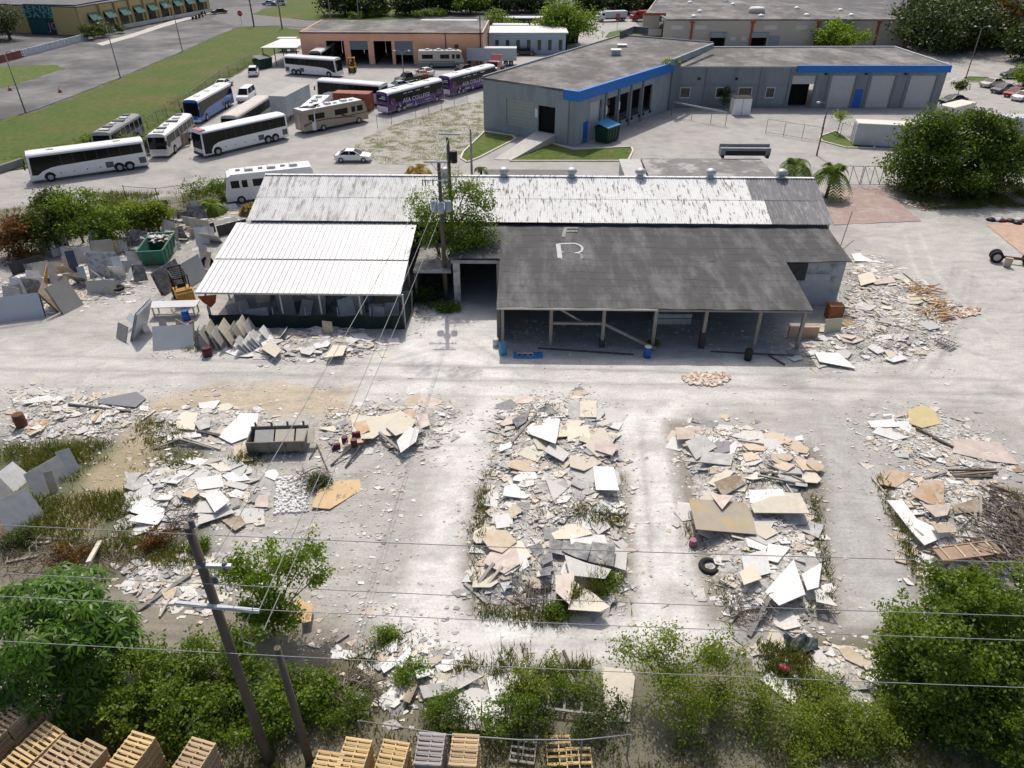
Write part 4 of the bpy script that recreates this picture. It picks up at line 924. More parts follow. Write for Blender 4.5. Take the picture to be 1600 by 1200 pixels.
motorhome('white motorhome tucked behind the tan motorhome', (487,175), (518,148), z=3.2, L=10, ac=2)
motorhome('beige and grey motorhome standing against the orange garage wall', (725,106.5), (655,107), L=9.4, body=mat('paint_beige', (.52,.48,.40), .4, .06), lower=mat('paint_slate', (.19,.22,.22), .5, .06), stripes=[([(-.48,1.3),(.3,1.25),(.3,1.38),(-.48,1.42)], mat('navy_stripe', (.03,.05,.09)))])
motorhome('white motorhome parked by the vines just behind the hall roof', (348,277), (486,262.5), z=3.2, L=9.8, stripes=[([(-.5,1.7),(-.1,1.5),(.1,1.2),(.14,1.25),(-.08,1.62),(-.5,1.85)], brown)])

# cars
def car(label, px, py, ang_px, col, L=4.6, kind='sedan', cat='car'):
    """px,py: ground point under the middle of the car; ang_px: pixel towards which its nose points"""
    a = G(px, py); b = G(*ang_px); d = b - a; ang = math.atan2(d.y, d.x)
    root = thing({'sedan':'parked_car','suv':'parked_car','van':'passenger_van','pickup':'pickup_truck'}[kind], label, cat, a, ang, 'cars parked around the buildings')
    W = 1.84; h = L/2
    if kind == 'sedan': lo = [(-h,.35),(-h-.0,.78),(-h+.12,.95),(-h+.9,1.0),(h-1.5,.98),(h-.5,.86),(h-.05,.7),(h,.4),(h-.1,.28),(-h+.1,.28)]; ca = (-h+.55, -h+1.35, h-2.15, h-1.25, .97, 1.43)
    elif kind == 'suv': lo = [(-h,.4),(-h,1.0),(-h+.1,1.08),(h-1.3,1.06),(h-.3,.98),(h,.8),(h,.42),(h-.1,.32),(-h+.1,.32)]; ca = (-h+.08, -h+.45, h-2.0, h-1.25, 1.05, 1.70)
    elif kind == 'van': lo = [(-h,.4),(-h,1.2),(h-1.0,1.15),(h-.2,1.0),(h,.8),(h,.42),(h-.1,.32),(-h+.1,.32)]; ca = (-h+.03, -h+.12, h-1.75, h-.95, 1.16, 2.05); W = 2.0
    else: lo = [(-h,.5),(-h,1.05),(h-1.4,1.08),(h-.3,1.0),(h,.8),(h,.5),(h-.1,.4),(-h+.1,.4)]; ca = (-.55, -.35, h-2.1, h-1.45, 1.07, 1.78)
    P = paint(col[0], col[1]); mb = MB(); n = len(lo); cx, cz = 0, .7
    sl_ = [(-W/2,.93),(-W/2+.07,1),(W/2-.07,1),(W/2,.93)]; vs = [(cx+(x-cx)*(1-(1-k)*.35), y, cz+(z-cz)*k) for y, k in sl_ for x, z in lo]
    mb.add(vs, [(i*n+k, i*n+(k+1)%n, (i+1)*n+(k+1)%n, (i+1)*n+k) for i in range(3) for k in range(n)] + [tuple(range(n))[::-1], tuple(range(3*n,4*n))]); mb.build('body', P, root)
    r0, r1, f1, f0, z0, z1 = ca; wb, wt = W/2-.08, W/2-.26
    mb = MB(); mb.add([(r0,-wb,z0),(f0,-wb,z0),(f0,wb,z0),(r0,wb,z0),(r1,-wt,z1),(f1,-wt,z1),(f1,wt,z1),(r1,wt,z1)], [(0,1,5,4),(1,2,6,5),(2,3,7,6),(3,0,4,7)]); mb.build('windows', M_busgl, root)
    mb = MB(); mb.add([(r1,-wt,z1),(f1,-wt,z1),(f1,wt,z1),(r1,wt,z1),(r1+.1,-wt+.12,z1+.05),(f1-.15,-wt+.12,z1+.05),(f1-.15,wt-.12,z1+.05),(r1+.1,wt-.12,z1+.05)], [(0,1,5,4),(1,2,6,5),(2,3,7,6),(3,0,4,7),(4,5,6,7)])
    for s in (1, -1):
        for (x0, x1) in ((r0, r1), (f0, f1), ((r0+f0)/2, (r1+f1)/2)): mb.bar((x0, s*(wb+.005), z0), (x1, s*(wt+.005), z1+.01), .07 if kind != 'van' else .16, .05)
    mb.build('roof', P, root)
    if kind == 'pickup': mb = MB(); mb.box(-h+.12, -.62, -W/2+.12, W/2-.12, 1.0, 1.085); mb.build('load_bed', M_black, root)
    for s in (1, -1):
        for x in (-h+.85, h-.9): wheel(root, x, s*(W/2-.08), .34, .22, s)
        mb = MB(); mb.box(h-.12, h+.01, s*W*.36-.18, s*W*.36+.18, .66, .8); mb.build('headlight', M_lamp, root)
        mb = MB(); mb.box(-h-.02, -h+.1, s*W*.38-.15, s*W*.38+.15, .75, .92); mb.build('tail_light', M_tail, root)
        mb = MB(); mb.box(f0-.55, f0-.4, min(s*(W/2-.05), s*(W/2+.12)), max(s*(W/2-.05), s*(W/2+.12)), z0+.02, z0+.16); mb.build('mirror', P, root)
    return root
wh_ = ('white', (.80,.80,.79)); bk = ('black', (.012,.013,.016)); sv = ('silver', (.42,.43,.44)); rd = ('red', (.32,.015,.02)); gr = ('graphite', (.10,.11,.125)); ch = ('champagne', (.55,.52,.45)); lb = ('pale_blue', (.36,.44,.50))
car('white sedan driving along the lane by the vacant lot', 553, 251, (600,251), wh_, 4.7)
car('white SUV parked by the verge at the lot entrance', 397, 117, (402,100), wh_, 4.7, 'suv')
car('white sedan parked beside the blue coach at the grass edge', 351, 136, (370,127), wh_, 4.5)
car('white passenger van parked nose-out beside the blue coach', 386, 156, (374,165), wh_, 5.4, 'van', 'van')
car('black pickup truck by the lamp post near the purple coaches', 639, 128, (615,132), bk, 5.6, 'pickup', 'pickup')
car('red hatchback partly behind the black pickup truck', 660, 121, (652,112), rd, 4.2)
car('white sedan parked beyond the red hatchback', 664, 117, (652,114), wh_, 4.6)
car('silver blue sedan parked behind the first purple coach', 622, 139, (600,142), lb, 4.6)
car('black sedan just visible beyond the second purple coach', 728, 112, (750,108), bk, 4.7)
car('black sedan parked in front of the pale blue office', 820, 86, (840,86), bk, 4.8)
car('white sedan nearer of two beside the garage end', 790, 86, (772,84), wh_, 4.6)
car('white SUV farther of two beside the garage end', 783, 81, (768,80), wh_, 4.6, 'suv')
car('black sedan crossing the street by the yellow building', 343, 21, (320,22), bk, 4.8)
car('pale blue car parked far up the street', 420, 8, (412,8), lb, 4.6)
car('white SUV parked far up the street', 437, 8, (428,8), wh_, 4.6, 'suv')
car('black SUV parked by the far hedge, nearer of two', 603, 14, (617,17), bk, 4.9, 'suv')
car('black SUV parked by the far hedge, farther of two', 617, 6, (631,9), bk, 4.9, 'suv')
car('champagne sedan parked beside the grass island', 1548, 135, (1525,138), ch, 4.8)
car('grey sedan parked between the champagne and red cars', 1565, 144, (1541,148), gr, 4.8)
car('dark red sedan parked between the grey and white cars', 1585, 150, (1560,155), rd, 4.8)
car('white hatchback parked last in the row by the kerb', 1596, 156, (1571,161), wh_, 4.4)
car('dark green sedan parked off the warehouse end', 1487, 162, (1464,164), ('dark_green', (.02,.035,.033)), 4.8)
car('black SUV half hidden by the young tree at the lot edge', 1583, 122, (1562,122), bk, 4.8, 'suv')

# trailers, containers, trucks
def boxbody(name, label, cat, pf, pr, z, H, W, L=None, m=None, z0=.0, ribs=0, group=None, wheels=False, roofm=None):
    c, ang, L, ns = seat_on(pf, pr, W, z, L); root = thing(name, label, cat, c, ang, group)
    mb = MB(); mb.box(-L/2, L/2, -W/2, W/2, z0, H); mb.build('box', m, root)
    mb = MB(); mb.box(-L/2+.02, L/2-.02, -W/2+.02, W/2-.02, H, H+.04); mb.build('roof', roofm or m, root)
    for s in (1, -1):
        mb = MB()
        for k in range(ribs): x = -L/2 + L*(k+.5)/ribs; mb.box(x-.08, x+.08, *sorted((s*(W/2+.002), s*(W/2+.04))), z0+.15, H-.12)
        if ribs: mb.build('corrugation', m, root, kind='stuff')
        mb = MB(); mb.box(-L/2, L/2, *sorted((s*(W/2), s*(W/2+.05))), H-.12, H+.02); mb.box(-L/2, L/2, *sorted((s*(W/2), s*(W/2+.05))), z0, z0+.14); mb.build('side_rail', m, root, kind='stuff')
    for s in (1, -1):
        mb = MB(); mb.box(*sorted((L/2, L/2+.04)), *sorted((s*.04, s*(W/2-.06))), z0+.1, H-.15); d = mb.build('door', m, root)
        mb = MB(); mb.box(L/2+.04, L/2+.08, s*W*.2-.02, s*W*.2+.02, z0+.2, H-.25); mb.build('lock_rod', M_steel, d)
    if wheels:
        for x in (-L/2+1.2, -L/2+2.3):
            for s in (1, -1): wheel(root, x, s*(W/2-.15), .5, .3, s)
        for s in (1, -1): mb = MB(); mb.box(L/2-2.2, L/2-2.0, s*.7-.06, s*.7+.06, .1, z0); mb.build('landing_leg', M_black, root)
    return root
M_trail = mat('trailer_white', (.50,.53,.545), .5, .08, 1)
boxbody('box_trailer', 'long white box trailer between the coaches and the motorhomes', 'trailer', (447,150.5), (481,133), 3.9, 3.95, 2.6, 9.5, M_trail, 1.0, 12, wheels=True, roofm=mat('dirty_trailer_roof', (.40,.39,.36), .8, .12, 1))
boxbody('shipping_container', 'rust red shipping container behind the tan motorhome', 'container', (518,146), (577,148), 2.6, 2.65, 2.44, 6.1, mat('container_red', (.25,.075,.05), .7, .2, 1, stain=(.38,.18,.12), stain_amt=.6), .1, 16)
boxbody('box_trailer', 'white box trailer parked along the orange garage', 'trailer', (737,103), (800,103), 0, 3.4, 2.6, 10.5, M_trail, 1.0, 12, wheels=True)
boxbody('shipping_container', 'pale grey storage container behind the big fig tree', 'container', (1366,229), (1442,233), 0, 3.0, 2.6, 12, mat('container_grey', (.52,.54,.55), .6, .12, 1), .1, 22, roofm=mat('container_cream', (.68,.64,.56), .7, .1))
boxbody('box_truck_body', 'cream white truck body behind the big fig tree crown', 'truck', (1482,178), (1530,166), 2.2, 2.9, 2.4, 6.5, MATS['container_cream'], .6, 0, wheels=True)
boxbody('shipping_container', 'white container at the right edge behind the big fig tree', 'container', (1575,215), (1640,215), 0, 2.7, 2.5, 8, M_trail, .1, 14)
def truck(label, px, py, to, cabm, boxm, L=8, box=True):
    a = G(px, py); d = G(*to) - a; root = thing('lorry', label, 'truck', a, math.atan2(d.y, d.x), 'lorries beyond the warehouses'); h = L/2
    mb = MB(); mb.prism([(h-2.1,.6),(h-2.1,2.5),(h-.9,2.55),(h-.35,1.7),(h,1.55),(h,.5)], -1.15, 1.15, 0, 'y'); mb.build('cab', cabm, root)
    mb = MB(); mb.add([(h-.33,-1,1.72),(h-.33,1,1.72),(h-.86,.95,2.48),(h-.86,-.95,2.48),(h-.5,-1,1.7),(h-.5,1,1.7),(h-1,.95,2.45),(h-1,-.95,2.45)], [(0,1,2,3),(7,6,5,4),(0,4,5,1),(1,5,6,2),(2,6,7,3),(3,7,4,0)]); mb.build('windscreen', M_busgl, root)
    for s in (1, -1): mb = MB(); mb.box(h-1.9, h-1.1, *sorted((s*1.15, s*1.17)), 1.65, 2.3); mb.build('side_window', M_busgl, root)
    mb = MB(); mb.box(-h, h-2.3, -1.2, 1.2, 1.0, 2.7 if box else 1.3); mb.build('load_body', boxm, root)
    mb = MB(); mb.box(-h, h-.4, -.5, .5, .55, .85); mb.build('chassis', M_black, root)
    for x in (-h+1.1, -h+2.2, h-1.2):
        for s in (1, -1): wheel(root, x, s*1.0, .48, .3, s)
    return root
truck('white tipper lorry on the cross street beyond the big tree', 955, 33, (930,34), M_vwhite, M_trail, 9)
truck('red lorry behind the white tipper lorry', 1010, 32, (985,33), paint('lorry_red', (.40,.03,.025)), MATS['paint_lorry_red'] if 'paint_lorry_red' in MATS else M_vwhite, 10)
a = G(775, 113); tr = truck('maroon tractor unit beside the second purple coach', 775, 115, (760,124), paint('maroon', (.22,.045,.05)), M_black, 6, False)
mb = MB(); mb.prism([(.6,2.5),(-.6,3.5),(-.9,3.5),(-.9,1.0),(.8,1.0),(.8,2.4)], -1.1, 1.1, 0, 'y'); mb.build('sleeper_fairing', MATS['paint_maroon'], tr)

def forklift(label, px, py, to, m, s=1.0):
    a = G(px, py); d = G(*to) - a; r = thing('forklift', label, 'forklift', a, math.atan2(d.y, d.x)); r.scale = (s, s, s)
    mb = MB(); mb.prism([(-1.2,.3),(-1.2,1.2),(-.5,1.25),(-.4,.8),(.7,.8),(.8,.3)], -.55, .55, 0, 'y'); mb.build('body', m, r)
    mb = MB(); mb.prism([(-1.3,.35),(-1.35,1.0),(-1.1,1.2),(-.9,1.2),(-.9,.35)], -.6, .6, 0, 'y'); mb.build('counterweight', m, r)
    mb = MB()
    for x in (-.75, .6):
        for y in (-.5, .5): mb.bar((x, y, 1.0), (x-.1*(x<0), y, 2.15), .08, .08)
    mb.bar((-.85,-.5,2.15), (.65,-.5,2.15), .08, .08); mb.bar((-.85,.5,2.15), (.65,.5,2.15), .08, .08)
    for k in range(5): mb.bar((-.8+.35*k,-.5,2.17), (-.8+.35*k,.5,2.17), .06, .05)
    mb.build('overhead_guard', M_black if s < 1.2 else m, r)
    mb = MB(); mb.box(-.55, -.05, -.3, .3, .82, 1.0); mb.box(-.6, -.45, -.3, .3, 1.0, 1.5); mb.build('seat', M_black, r)
    mb = MB()
    for y in (-.4, .4): mb.box(.95, 1.08, y-.06, y+.06, .1, 2.3)
    for z in (.4, 1.2, 2.2): mb.box(.97, 1.06, -.4, .4, z, z+.1)
    mb.build('mast', M_black, r)
    for y in (-.3, .3): mb = MB(); mb.box(1.08, 2.1, y-.07, y+.07, .1, .16); mb.build('fork', M_black, r)
    for x, rr in ((-.85,.28),(.6,.36)):
        for y in (-.52, .52): wheel(r, x, y, rr, .2, 1 if y > 0 else -1)
forklift('yellow forklift truck parked by the garage bays', 551, 112, (549,117), mat('forklift_yellow', (.58,.33,.02), .4, .08), 1.2)
forklift('orange forklift with black guard beside the white canopy corner', 288, 467, (272,440), mat('forklift_orange', (.50,.26,.06), .5, .1), 1.15)

def skip(label, px, py, to, m, L, W, H, lid=None, fill=None):
    a = G(px, py); d = G(*to) - a; r = thing('dumpster', label, 'dumpster', a, math.atan2(d.y, d.x))
    o = [(-L/2*.86,-W/2*.9,.1),(L/2*.86,-W/2*.9,.1),(L/2*.86,W/2*.9,.1),(-L/2*.86,W/2*.9,.1),(-L/2,-W/2,H),(L/2,-W/2,H),(L/2,W/2,H),(-L/2,W/2,H)]
    i = [(x*.95, y*.93, z+.08 if z < .5 else z) for x, y, z in o]
    mb = MB(); mb.add(o+i, [(0,3,2,1),(0,1,5,4),(1,2,6,5),(2,3,7,6),(3,0,4,7),(8,9,10,11),(9,8,12,13),(10,9,13,14),(11,10,14,15),(8,11,15,12),(4,5,13,12),(5,6,14,13),(6,7,15,14),(7,4,12,15)]); mb.build('bin_body', m, r)
    for s in (1, -1):
        for k in range(4): x = -L/2*.7+L*.7*k/3; mb = MB(); mb.bar((x*.92, s*W/2*.92, .15), (x, s*(W/2+.03), H-.1), .12, .1); mb.build('rib', m, r)
    mb = MB(); mb.bar((-L/2,-W/2,H), (L/2,-W/2,H), .12, .12); mb.bar((-L/2,W/2,H), (L/2,W/2,H), .12, .12); mb.bar((-L/2,-W/2,H), (-L/2,W/2,H), .12, .12); mb.bar((L/2,-W/2,H), (L/2,W/2,H), .12, .12); mb.build('rim', m, r)
    if lid: mb = MB(); mb.add([(-L/2,-W/2,H+.05),(L/2,-W/2,H+.05),(L/2,W/2,H+.55),(-L/2,W/2,H+.55),(-L/2,-W/2,H+.11),(L/2,-W/2,H+.11),(L/2,W/2,H+.61),(-L/2,W/2,H+.61)], [(0,3,2,1),(4,5,6,7),(0,1,5,4),(1,2,6,5),(2,3,7,6),(3,0,4,7)]); mb.build('lid', lid, r)
    return r
M_dg = mat('dumpster_green', (.012,.045,.03), .5, .2, 1); 
skip('dark green dumpster with bright blue lid at the warehouse loading bays', 948, 220, (962,215), M_dg, 3.2, 2.3, 2.1, mat('blue_lid', (.03,.25,.50), .5))
skip('dark green dumpster by the carport near the white coach', 412, 106, (422,104), M_dg, 3.4, 2.2, 1.8, M_dg)
skip('tall dark green dumpster under the big tree by the office', 890, 66, (905,66), M_dg, 4.5, 3.2, 3.4, M_dg)
skip('teal roll-off skip full of broken offcuts in the yard', 250, 402, (270,372), mat('skip_teal', (.035,.17,.12), .6, .25, 1.5, stain=(.2,.1,.04), stain_amt=.4), 4.6, 2.3, 1.55)
q = G(503, 79); mb = MB()
shed = thing('white_skiff_shed', 'white trailer cabin under the metal carport', 'trailer', G(452,80), 0)
mb = MB(); mb.box(-2.2,2.2,-1.2,1.2,.5,2.9); mb.build('body', M_vwhite2, shed)
for x in (-1.5, .3): mb = MB(); mb.box(x, x+1.1, -1.22, -1.2, .8, 2.5); mb.build('door', M_glass, shed)
for x in (-1, 1): 
    for s in (1, -1): wheel(shed, x, s*1.1, .4, .2, s)
ut = thing('utility_shed', 'small white utility cabinet between yellow bollards by the grey wall', 'cabinet', G(1155,178), .03)
mb = MB(); mb.box(-1.4,1.4,-1.0,1.0,0,2.6); mb.build('body', M_vwhite, ut)
mb = MB(); mb.box(-1.5,1.5,-1.1,1.1,2.6,2.72); mb.build('roof', M_black, ut)
mb = MB(); mb.box(-.02,.02,-1.02,-1.0,.1,2.5); mb.build('door_gap', M_black, ut)
for i, px in enumerate((1142, 1167)):
    q = G(px, 178); mb = MB(); mb.tube([(0,0,0),(0,0,1.3)], .12, 8); mb.build('bollard', mat('bollard_yellow', (.65,.5,.06)), None, q, label='yellow bollard at the %s front corner of the white cabinet' % ('left' if i == 0 else 'right'), cat='bollard', group='yellow bollards')
cn = thing('condenser_unit', 'long pale rooftop chiller with dark opening on the low store', 'chiller', G(1163,246,3.5), YAW)
mb = MB(); mb.box(-2.9,2.9,-.2,.9,.25,1.1); mb.box(-2.9,2.9,.55,.9,1.1,1.4); mb.build('casing', mat('dull_zinc', (.24,.26,.27), .6, .25, 2), cn)
mb = MB(); mb.box(-2.3,2.3,-.24,-.2,.3,.8); mb.build('coil_opening', M_black, cn)
for x in (-2.6, 2.6): mb = MB(); mb.box(x-.15,x+.15,-.4,.9,0,.3); mb.build('skid', M_black, cn)

# ------------------------------------------------------------------ poles, wires, lamps, fences, signs
M_pole = mat('brown_pole_wood', (.135,.112,.085), .9, .3, 6, stretch=(1,1,.1)); M_arm = mat('pale_crossarm', (.50,.53,.56), .6, .1, 3)
M_can = mat('transformer_grey', (.36,.42,.46), .45, .1, 3); M_wire = mat('wire_grey', (.30,.31,.30), .5, .1, metal=.3); M_ins = mat('insulator', (.12,.13,.15), .3, .1)
M_lpost = mat('concrete_lamp_post', (.27,.255,.225), .85, .15, 3)
def pole(name, label, x, y, h, r, m, cat='utility pole', group=None, lean=(0,0)):
    t = thing(name, label, cat, (x, y, 0), 0, group); mb = MB()
    mb.tube([(0,0,-.3),(lean[0]*.5,lean[1]*.5,h*.5),(lean[0],lean[1],h)], [r, r*.85, r*.7], 10); mb.build('shaft', m, t); return t
np_ = pole('utility_pole', 'near brown utility pole with pale crossarm rising from the front bushes', -9.55, 15.4, 12.8, .2, M_pole)
mb = MB(); q0, q1 = GY(275,942,15.2), GY(405,955,15.2); mb.bar((q0.x+9.55,-.2,q0.z), (q1.x+9.55,-.2,q1.z), .11, .13); arm = mb.build('crossarm', M_arm, np_)
for k, (px, py) in enumerate(((300,818),(318,882),(352,884),(336,905))):
    q = GY(px, py, 15.3); mb = MB(); mb.lathe([(.05,-.16),(.1,-.1),(.06,-.05),(.1,0),(.06,.05),(.09,.1),(.03,.16)], (q.x+9.55, -.12, q.z), 8); mb.build('insulator', M_ins, np_)
mb = MB(); q = GY(352,882,15.3); mb.bar((-.15,-.1,q.z-.05), (q.x+9.75,-.15,q.z-.02), .12, .12); mb.build('switch_bracket', M_steel, np_)
mb = MB(); q = [GY(x, y, 15.2) for x, y in ((400,938),(388,965),(374,988),(380,1002),(398,1008))]; mb.tube([(p.x+9.55,-.2,p.z) for p in q], .018, 5); mb.build('jumper_cable', M_wire, np_)
pole('utility_pole', 'short sawn-off pole stub standing right of the near utility pole', -7.95, 15.4, 7.1, .17, M_pole)
for lab, y0, y1 in (('topmost overhead wire crossing the front of the yard', 820, 878), ('second overhead wire from the top across the yard', 895, 962), ('third overhead wire at crossarm height of the near pole', 931, 1000), ('lowest overhead wire, crossing just above the pallets', 1001, 1074)):
    a = GY(-40, y0-1.5, 15.4); a2 = GY(300, y0, 15.4) if False else None
    b = G(1640, y1+2, a.z); mb = MB(); n = 16
    mb.tube([a.lerp(b, i/n) - Vector((0,0,.16*math.sin(math.pi*i/n))) for i in range(-3, n+4)], .013, 5); mb.build('overhead_wire', M_wire, label=lab, cat='wire', group='overhead wires along the front')
sp_ = pole('utility_pole', 'utility pole with three grey transformers between the canopy and lean-to', -5.6, 55.2, 11.9, .2, M_pole)
mb = MB(); q0, q1 = GY(662,253,55), GY(699,253,55); mb.bar((q0.x+5.6,-.2,q0.z), (q1.x+5.6,-.2,q1.z), .12, .14); mb.build('crossarm', M_arm, sp_)
for s in (1, -1): mb = MB(); mb.bar((s*.05,-.2,q0.z-.75), (s*.6,-.2,q0.z-.05), .05, .05); mb.build('arm_brace', M_steel, sp_)
mb = MB(); q0, q1 = GY(661,281,55), GY(701,282,55); mb.bar((q0.x+5.6,-.25,q0.z), (q1.x+5.6,-.25,q1.z), .08, .08); mb.build('lower_arm', M_arm, sp_)
for px in (660,664,676,695,700): q = GY(px, 284, 54.8); mb = MB(); mb.tube([(q.x+5.6,-.3,q.z-.35),(q.x+5.6,-.3,q.z+.15)], .05, 6); mb.build('fuse_cutout', M_ins, sp_)
for dx, dy in ((-.52,-.1),(.02,-.48),(.56,-.1)):
    z = GY(686,331,55).z; mb = MB(); mb.lathe([(.24,0),(.27,.05),(.27,.8),(.22,.86),(.05,.92)], (dx,dy,z), 12); c = mb.build('transformer', M_can, sp_)
    mb = MB(); mb.tube([(dx,dy,z+.9),(dx,dy,z+1.15)], .04, 6); mb.build('bushing', M_ins, c)
rp = pole('utility_pole', 'taller rear utility pole with top crossarm behind the small tree', -5.25, 60.0, 12.4, .2, M_pole)
mb = MB(); q0, q1 = GY(686,208,60), GY(719,209,60); mb.bar((q0.x+5.25,-.2,q0.z), (q1.x+5.25,-.2,q1.z), .12, .14); mb.build('crossarm', M_arm, rp)
q = GY(709,243,60); mb = MB(); mb.lathe([(.28,-.55),(.3,-.5),(.3,.35),(.26,.4)], (q.x+5.25,-.1,q.z), 12); mb.build('transformer', M_black, rp)
q = GY(735,202,76); pole('utility_pole', 'thin grey pole rising behind the hall ridge near the kerb', q.x, 76, q.z, .15, mat('grey_pole', (.22,.215,.2), .9, .2))
for i, (a, b, lab) in enumerate((((335,872,15.4),(684,258,55.2),'service wire highest on the near pole, rising to the transformer pole'), ((404,955,15.3),(688,300,55.2),'service wire from the crossarm end to the transformer pole'), ((412,985,15.4),(690,332,55.2),'service wire sagging lowest to the transformer pole'))):
    p, q = GY(*a), GY(*b); mb = MB(); mb.tube([p.lerp(q, k/16) - Vector((0,0,.35*math.sin(math.pi*k/16))) for k in range(17)], .016, 5); mb.build('service_wire', M_wire, label=lab, cat='wire', group='service wires to the transformer pole')
for a, b in (((545,540),(577,461)),((562,545),(601,461)),((594,547),(626,462))): pass
p, q = GY(684,262,55.2), GY(702,214,60); mb = MB(); mb.tube([p, q], .02, 5); mb.build('service_wire', M_arm, label='short pale wire joining the two poles by the small tree', cat='wire')
# lamps
def lamp(label, base, top, m, heads, r=.12, group='lamp posts'):
    g = G(*base); h = GY(*top, g.y).z; t = thing('street_lamp', label, 'street lamp', g, 0, group)
    mb = MB(); mb.tube([(0,0,0),(0,0,h)], [r, r*.6], 8); mb.build('post', m, t)
    for s in heads:
        mb = MB(); mb.tube([(0,0,h-.1),(s*.5,0,h+.35),(s*1.1,0,h+.4)], .05, 6); mb.build('arm', m, t)
        mb = MB(); mb.lathe([(.08,.12),(.26,.05),(.24,-.08),(.05,-.12)], (s*1.35,0,h+.4), 8); mb.build('lamp_head', M_vwhite2, t)
    return t
lamp('bare concrete lamp post nearest on the left verge', (40,176), (5,85), M_lpost, (1,))
lamp('middle concrete lamp post on the left verge', (188,121), (164,40), M_lpost, (-1,))
lamp('farthest concrete lamp post on the left verge', (285,80), (270,12), M_lpost, (-1,))
lamp('rusty brown lamp post with one curved arm behind the palms', (1276,243), (1289,165), mat('rusty_post', (.20,.15,.12), .8, .2), (-1,))
lamp('twin-headed lamp post on the car park grass island', (1509,122), (1525,45), MATS['rusty_post'], (-1,1))
lamp('lamp post with twin heads in front of the orange garage', (632,136), (631,83), M_lpost, (-1,1))
lamp('twin sign-like lamp heads on a post by the beige warehouse corner', (1424,72), (1430,30), M_lpost, (-1,1))
for i, (b, t, lab) in enumerate((((441,45),(436,-25),'tall pole beside the far street corner, left of the garage'), ((517,34),(515,-40),'tall pole just behind the garage roof edge'), ((561,31),(560,-10),'slim pole by the far hedge'), ((397,41),(392,-40),'dark pole beside the stop sign'), ((859,60),(857,-20),'grey pole behind the big street tree'))):
    g = G(*b); pole('utility_pole', lab, g.x, g.y, min(16, GY(*t, g.y).z), .2, M_lpost if i != 3 else M_black, group='poles along the far street')
def stop(label, base, h, m2):
    g = G(*base); t = thing('stop_sign', label, 'sign', g); mb = MB(); mb.tube([(0,0,0),(0,0,h)], .06, 6); mb.build('post', M_steel, t)
    mb = MB(); mb.prism([(.75*math.cos(math.pi/8+k*math.pi/4), h+.2+.75*math.sin(math.pi/8+k*math.pi/4)) for k in range(8)], -.1, -.06, 0, 'y'); s = mb.build('plate', mat('stop_red', (.45,.02,.03), .4, .05), t)
    text('STOP', .62, M_white, s, basis(Vector((1,0,0)), Vector((0,0,1)), Vector((0,-1,0)), Vector((0,-.105,h+.2))))
stop('red stop sign at the far street corner', (378,38), 2.6, None); stop('red stop sign on the grass by the beige warehouse', (964,46), 3.0, None)
for px, py in ((16,141),(94,144)):
    c = thing('traffic_cone', 'orange traffic cone on the car park lane, %s of the two' % ('left' if px < 50 else 'right'), 'cone', G(px, py), 0, 'traffic cones'); mb = MB(); mb.lathe([(.28,.05),(.05,.95)], n=10); mb.build('cone', mat('cone_orange', (.7,.10,.02), .6), c)
    mb = MB(); mb.box(-.35,.35,-.35,.35,0,.05); mb.build('base', M_black, c); mb = MB(); mb.lathe([(.2,.4),(.14,.6)], n=10); mb.build('reflective_band', M_white, c)
for i, (px, py) in enumerate(((304,31),(309,29),(314,27),(318,23))):
    s = thing('motor_scooter', ['leftmost dark scooter of the far pavement row','second dark scooter from the left on the far pavement','third dark scooter from the left on the far pavement','rightmost dark scooter of the far pavement row'][i], 'scooter', G(px, py), .9, 'parked scooters')
    for x in (-.6,.6): wheel(s, x, 0, .3, .14, 1)
    mb = MB(); mb.prism([(-.8,.5),(-.7,.95),(-.1,.9),(0,.4),(.4,.4),(.55,1.1),(.65,1.1),(.6,.35),(-.3,.3)], -.16, .16, 0, 'y'); mb.build('body', paint('scooter', (.10,.02,.02)), s); mb = MB(); mb.bar((.55,-.35,1.1), (.55,.35,1.1), .05, .05); mb.build('handlebar', M_black, s)
# fences
def wire_fence(label, pts, h, post_m, rails=2, step=3.2, name='chain_link_fence', mesh=True, cat='fence'):
    t = thing(name, label, cat, (0,0,0)); P_ = [G(*p) for p in pts]
    for a, b in zip(P_, P_[1:]):
        L = (b-a).length; n = max(1, round(L/step))
        for k in range(n+1):
            p = a.lerp(b, k/n); mb = MB(); mb.tube([p, p+Vector((0,0,h+.1))], .04, 6); mb.build('fence_post', post_m, t)
        mb = MB()
        for r in range(rails): z = h - r*(h-.15)/max(1, rails-1) if rails > 1 else h; mb.tube([a+Vector((0,0,z)), b+Vector((0,0,z))], .025, 5)
        mb.build('rail', post_m, t, kind='stuff')
        if mesh:
            mb = MB(); n2 = int(L/.28); 
            for k in range(n2):
                p, q = a.lerp(b, k/n2), a.lerp(b, min(1, (k+ h/.28)/n2)); mb.bar(p+Vector((0,0,.1)), q+Vector((0,0,.1+(h-.1)*min(1,(n2-k)/(h/.28)))), .008, .008); mb.bar(q+Vector((0,0,.1)) if k+h/.28 <= n2 else a.lerp(b, k/n2)+Vector((0,0,.1)), p+Vector((0,0,h)), .008, .008)
            mb.build('wire_mesh', post_m, t, kind='stuff')
    return t
M_gs = mat('grey_steel_post', (.26,.265,.26), .6, .15, 2, metal=.3)
wire_fence('chain-link fence with leaning posts across the right parking area', [(1196,208),(1282,222)], 2.0, M_gs)
wire_fence('chain-link fence between the young tree and the grey container', [(1284,203),(1342,224),(1364,222)], 1.9, M_gs)
wire_fence('chain-link fence posts along the gravel lane by the vacant lot', [(590,200),(612,194),(650,183),(690,171),(730,160)], 1.9, M_gs, 1, 4.2)
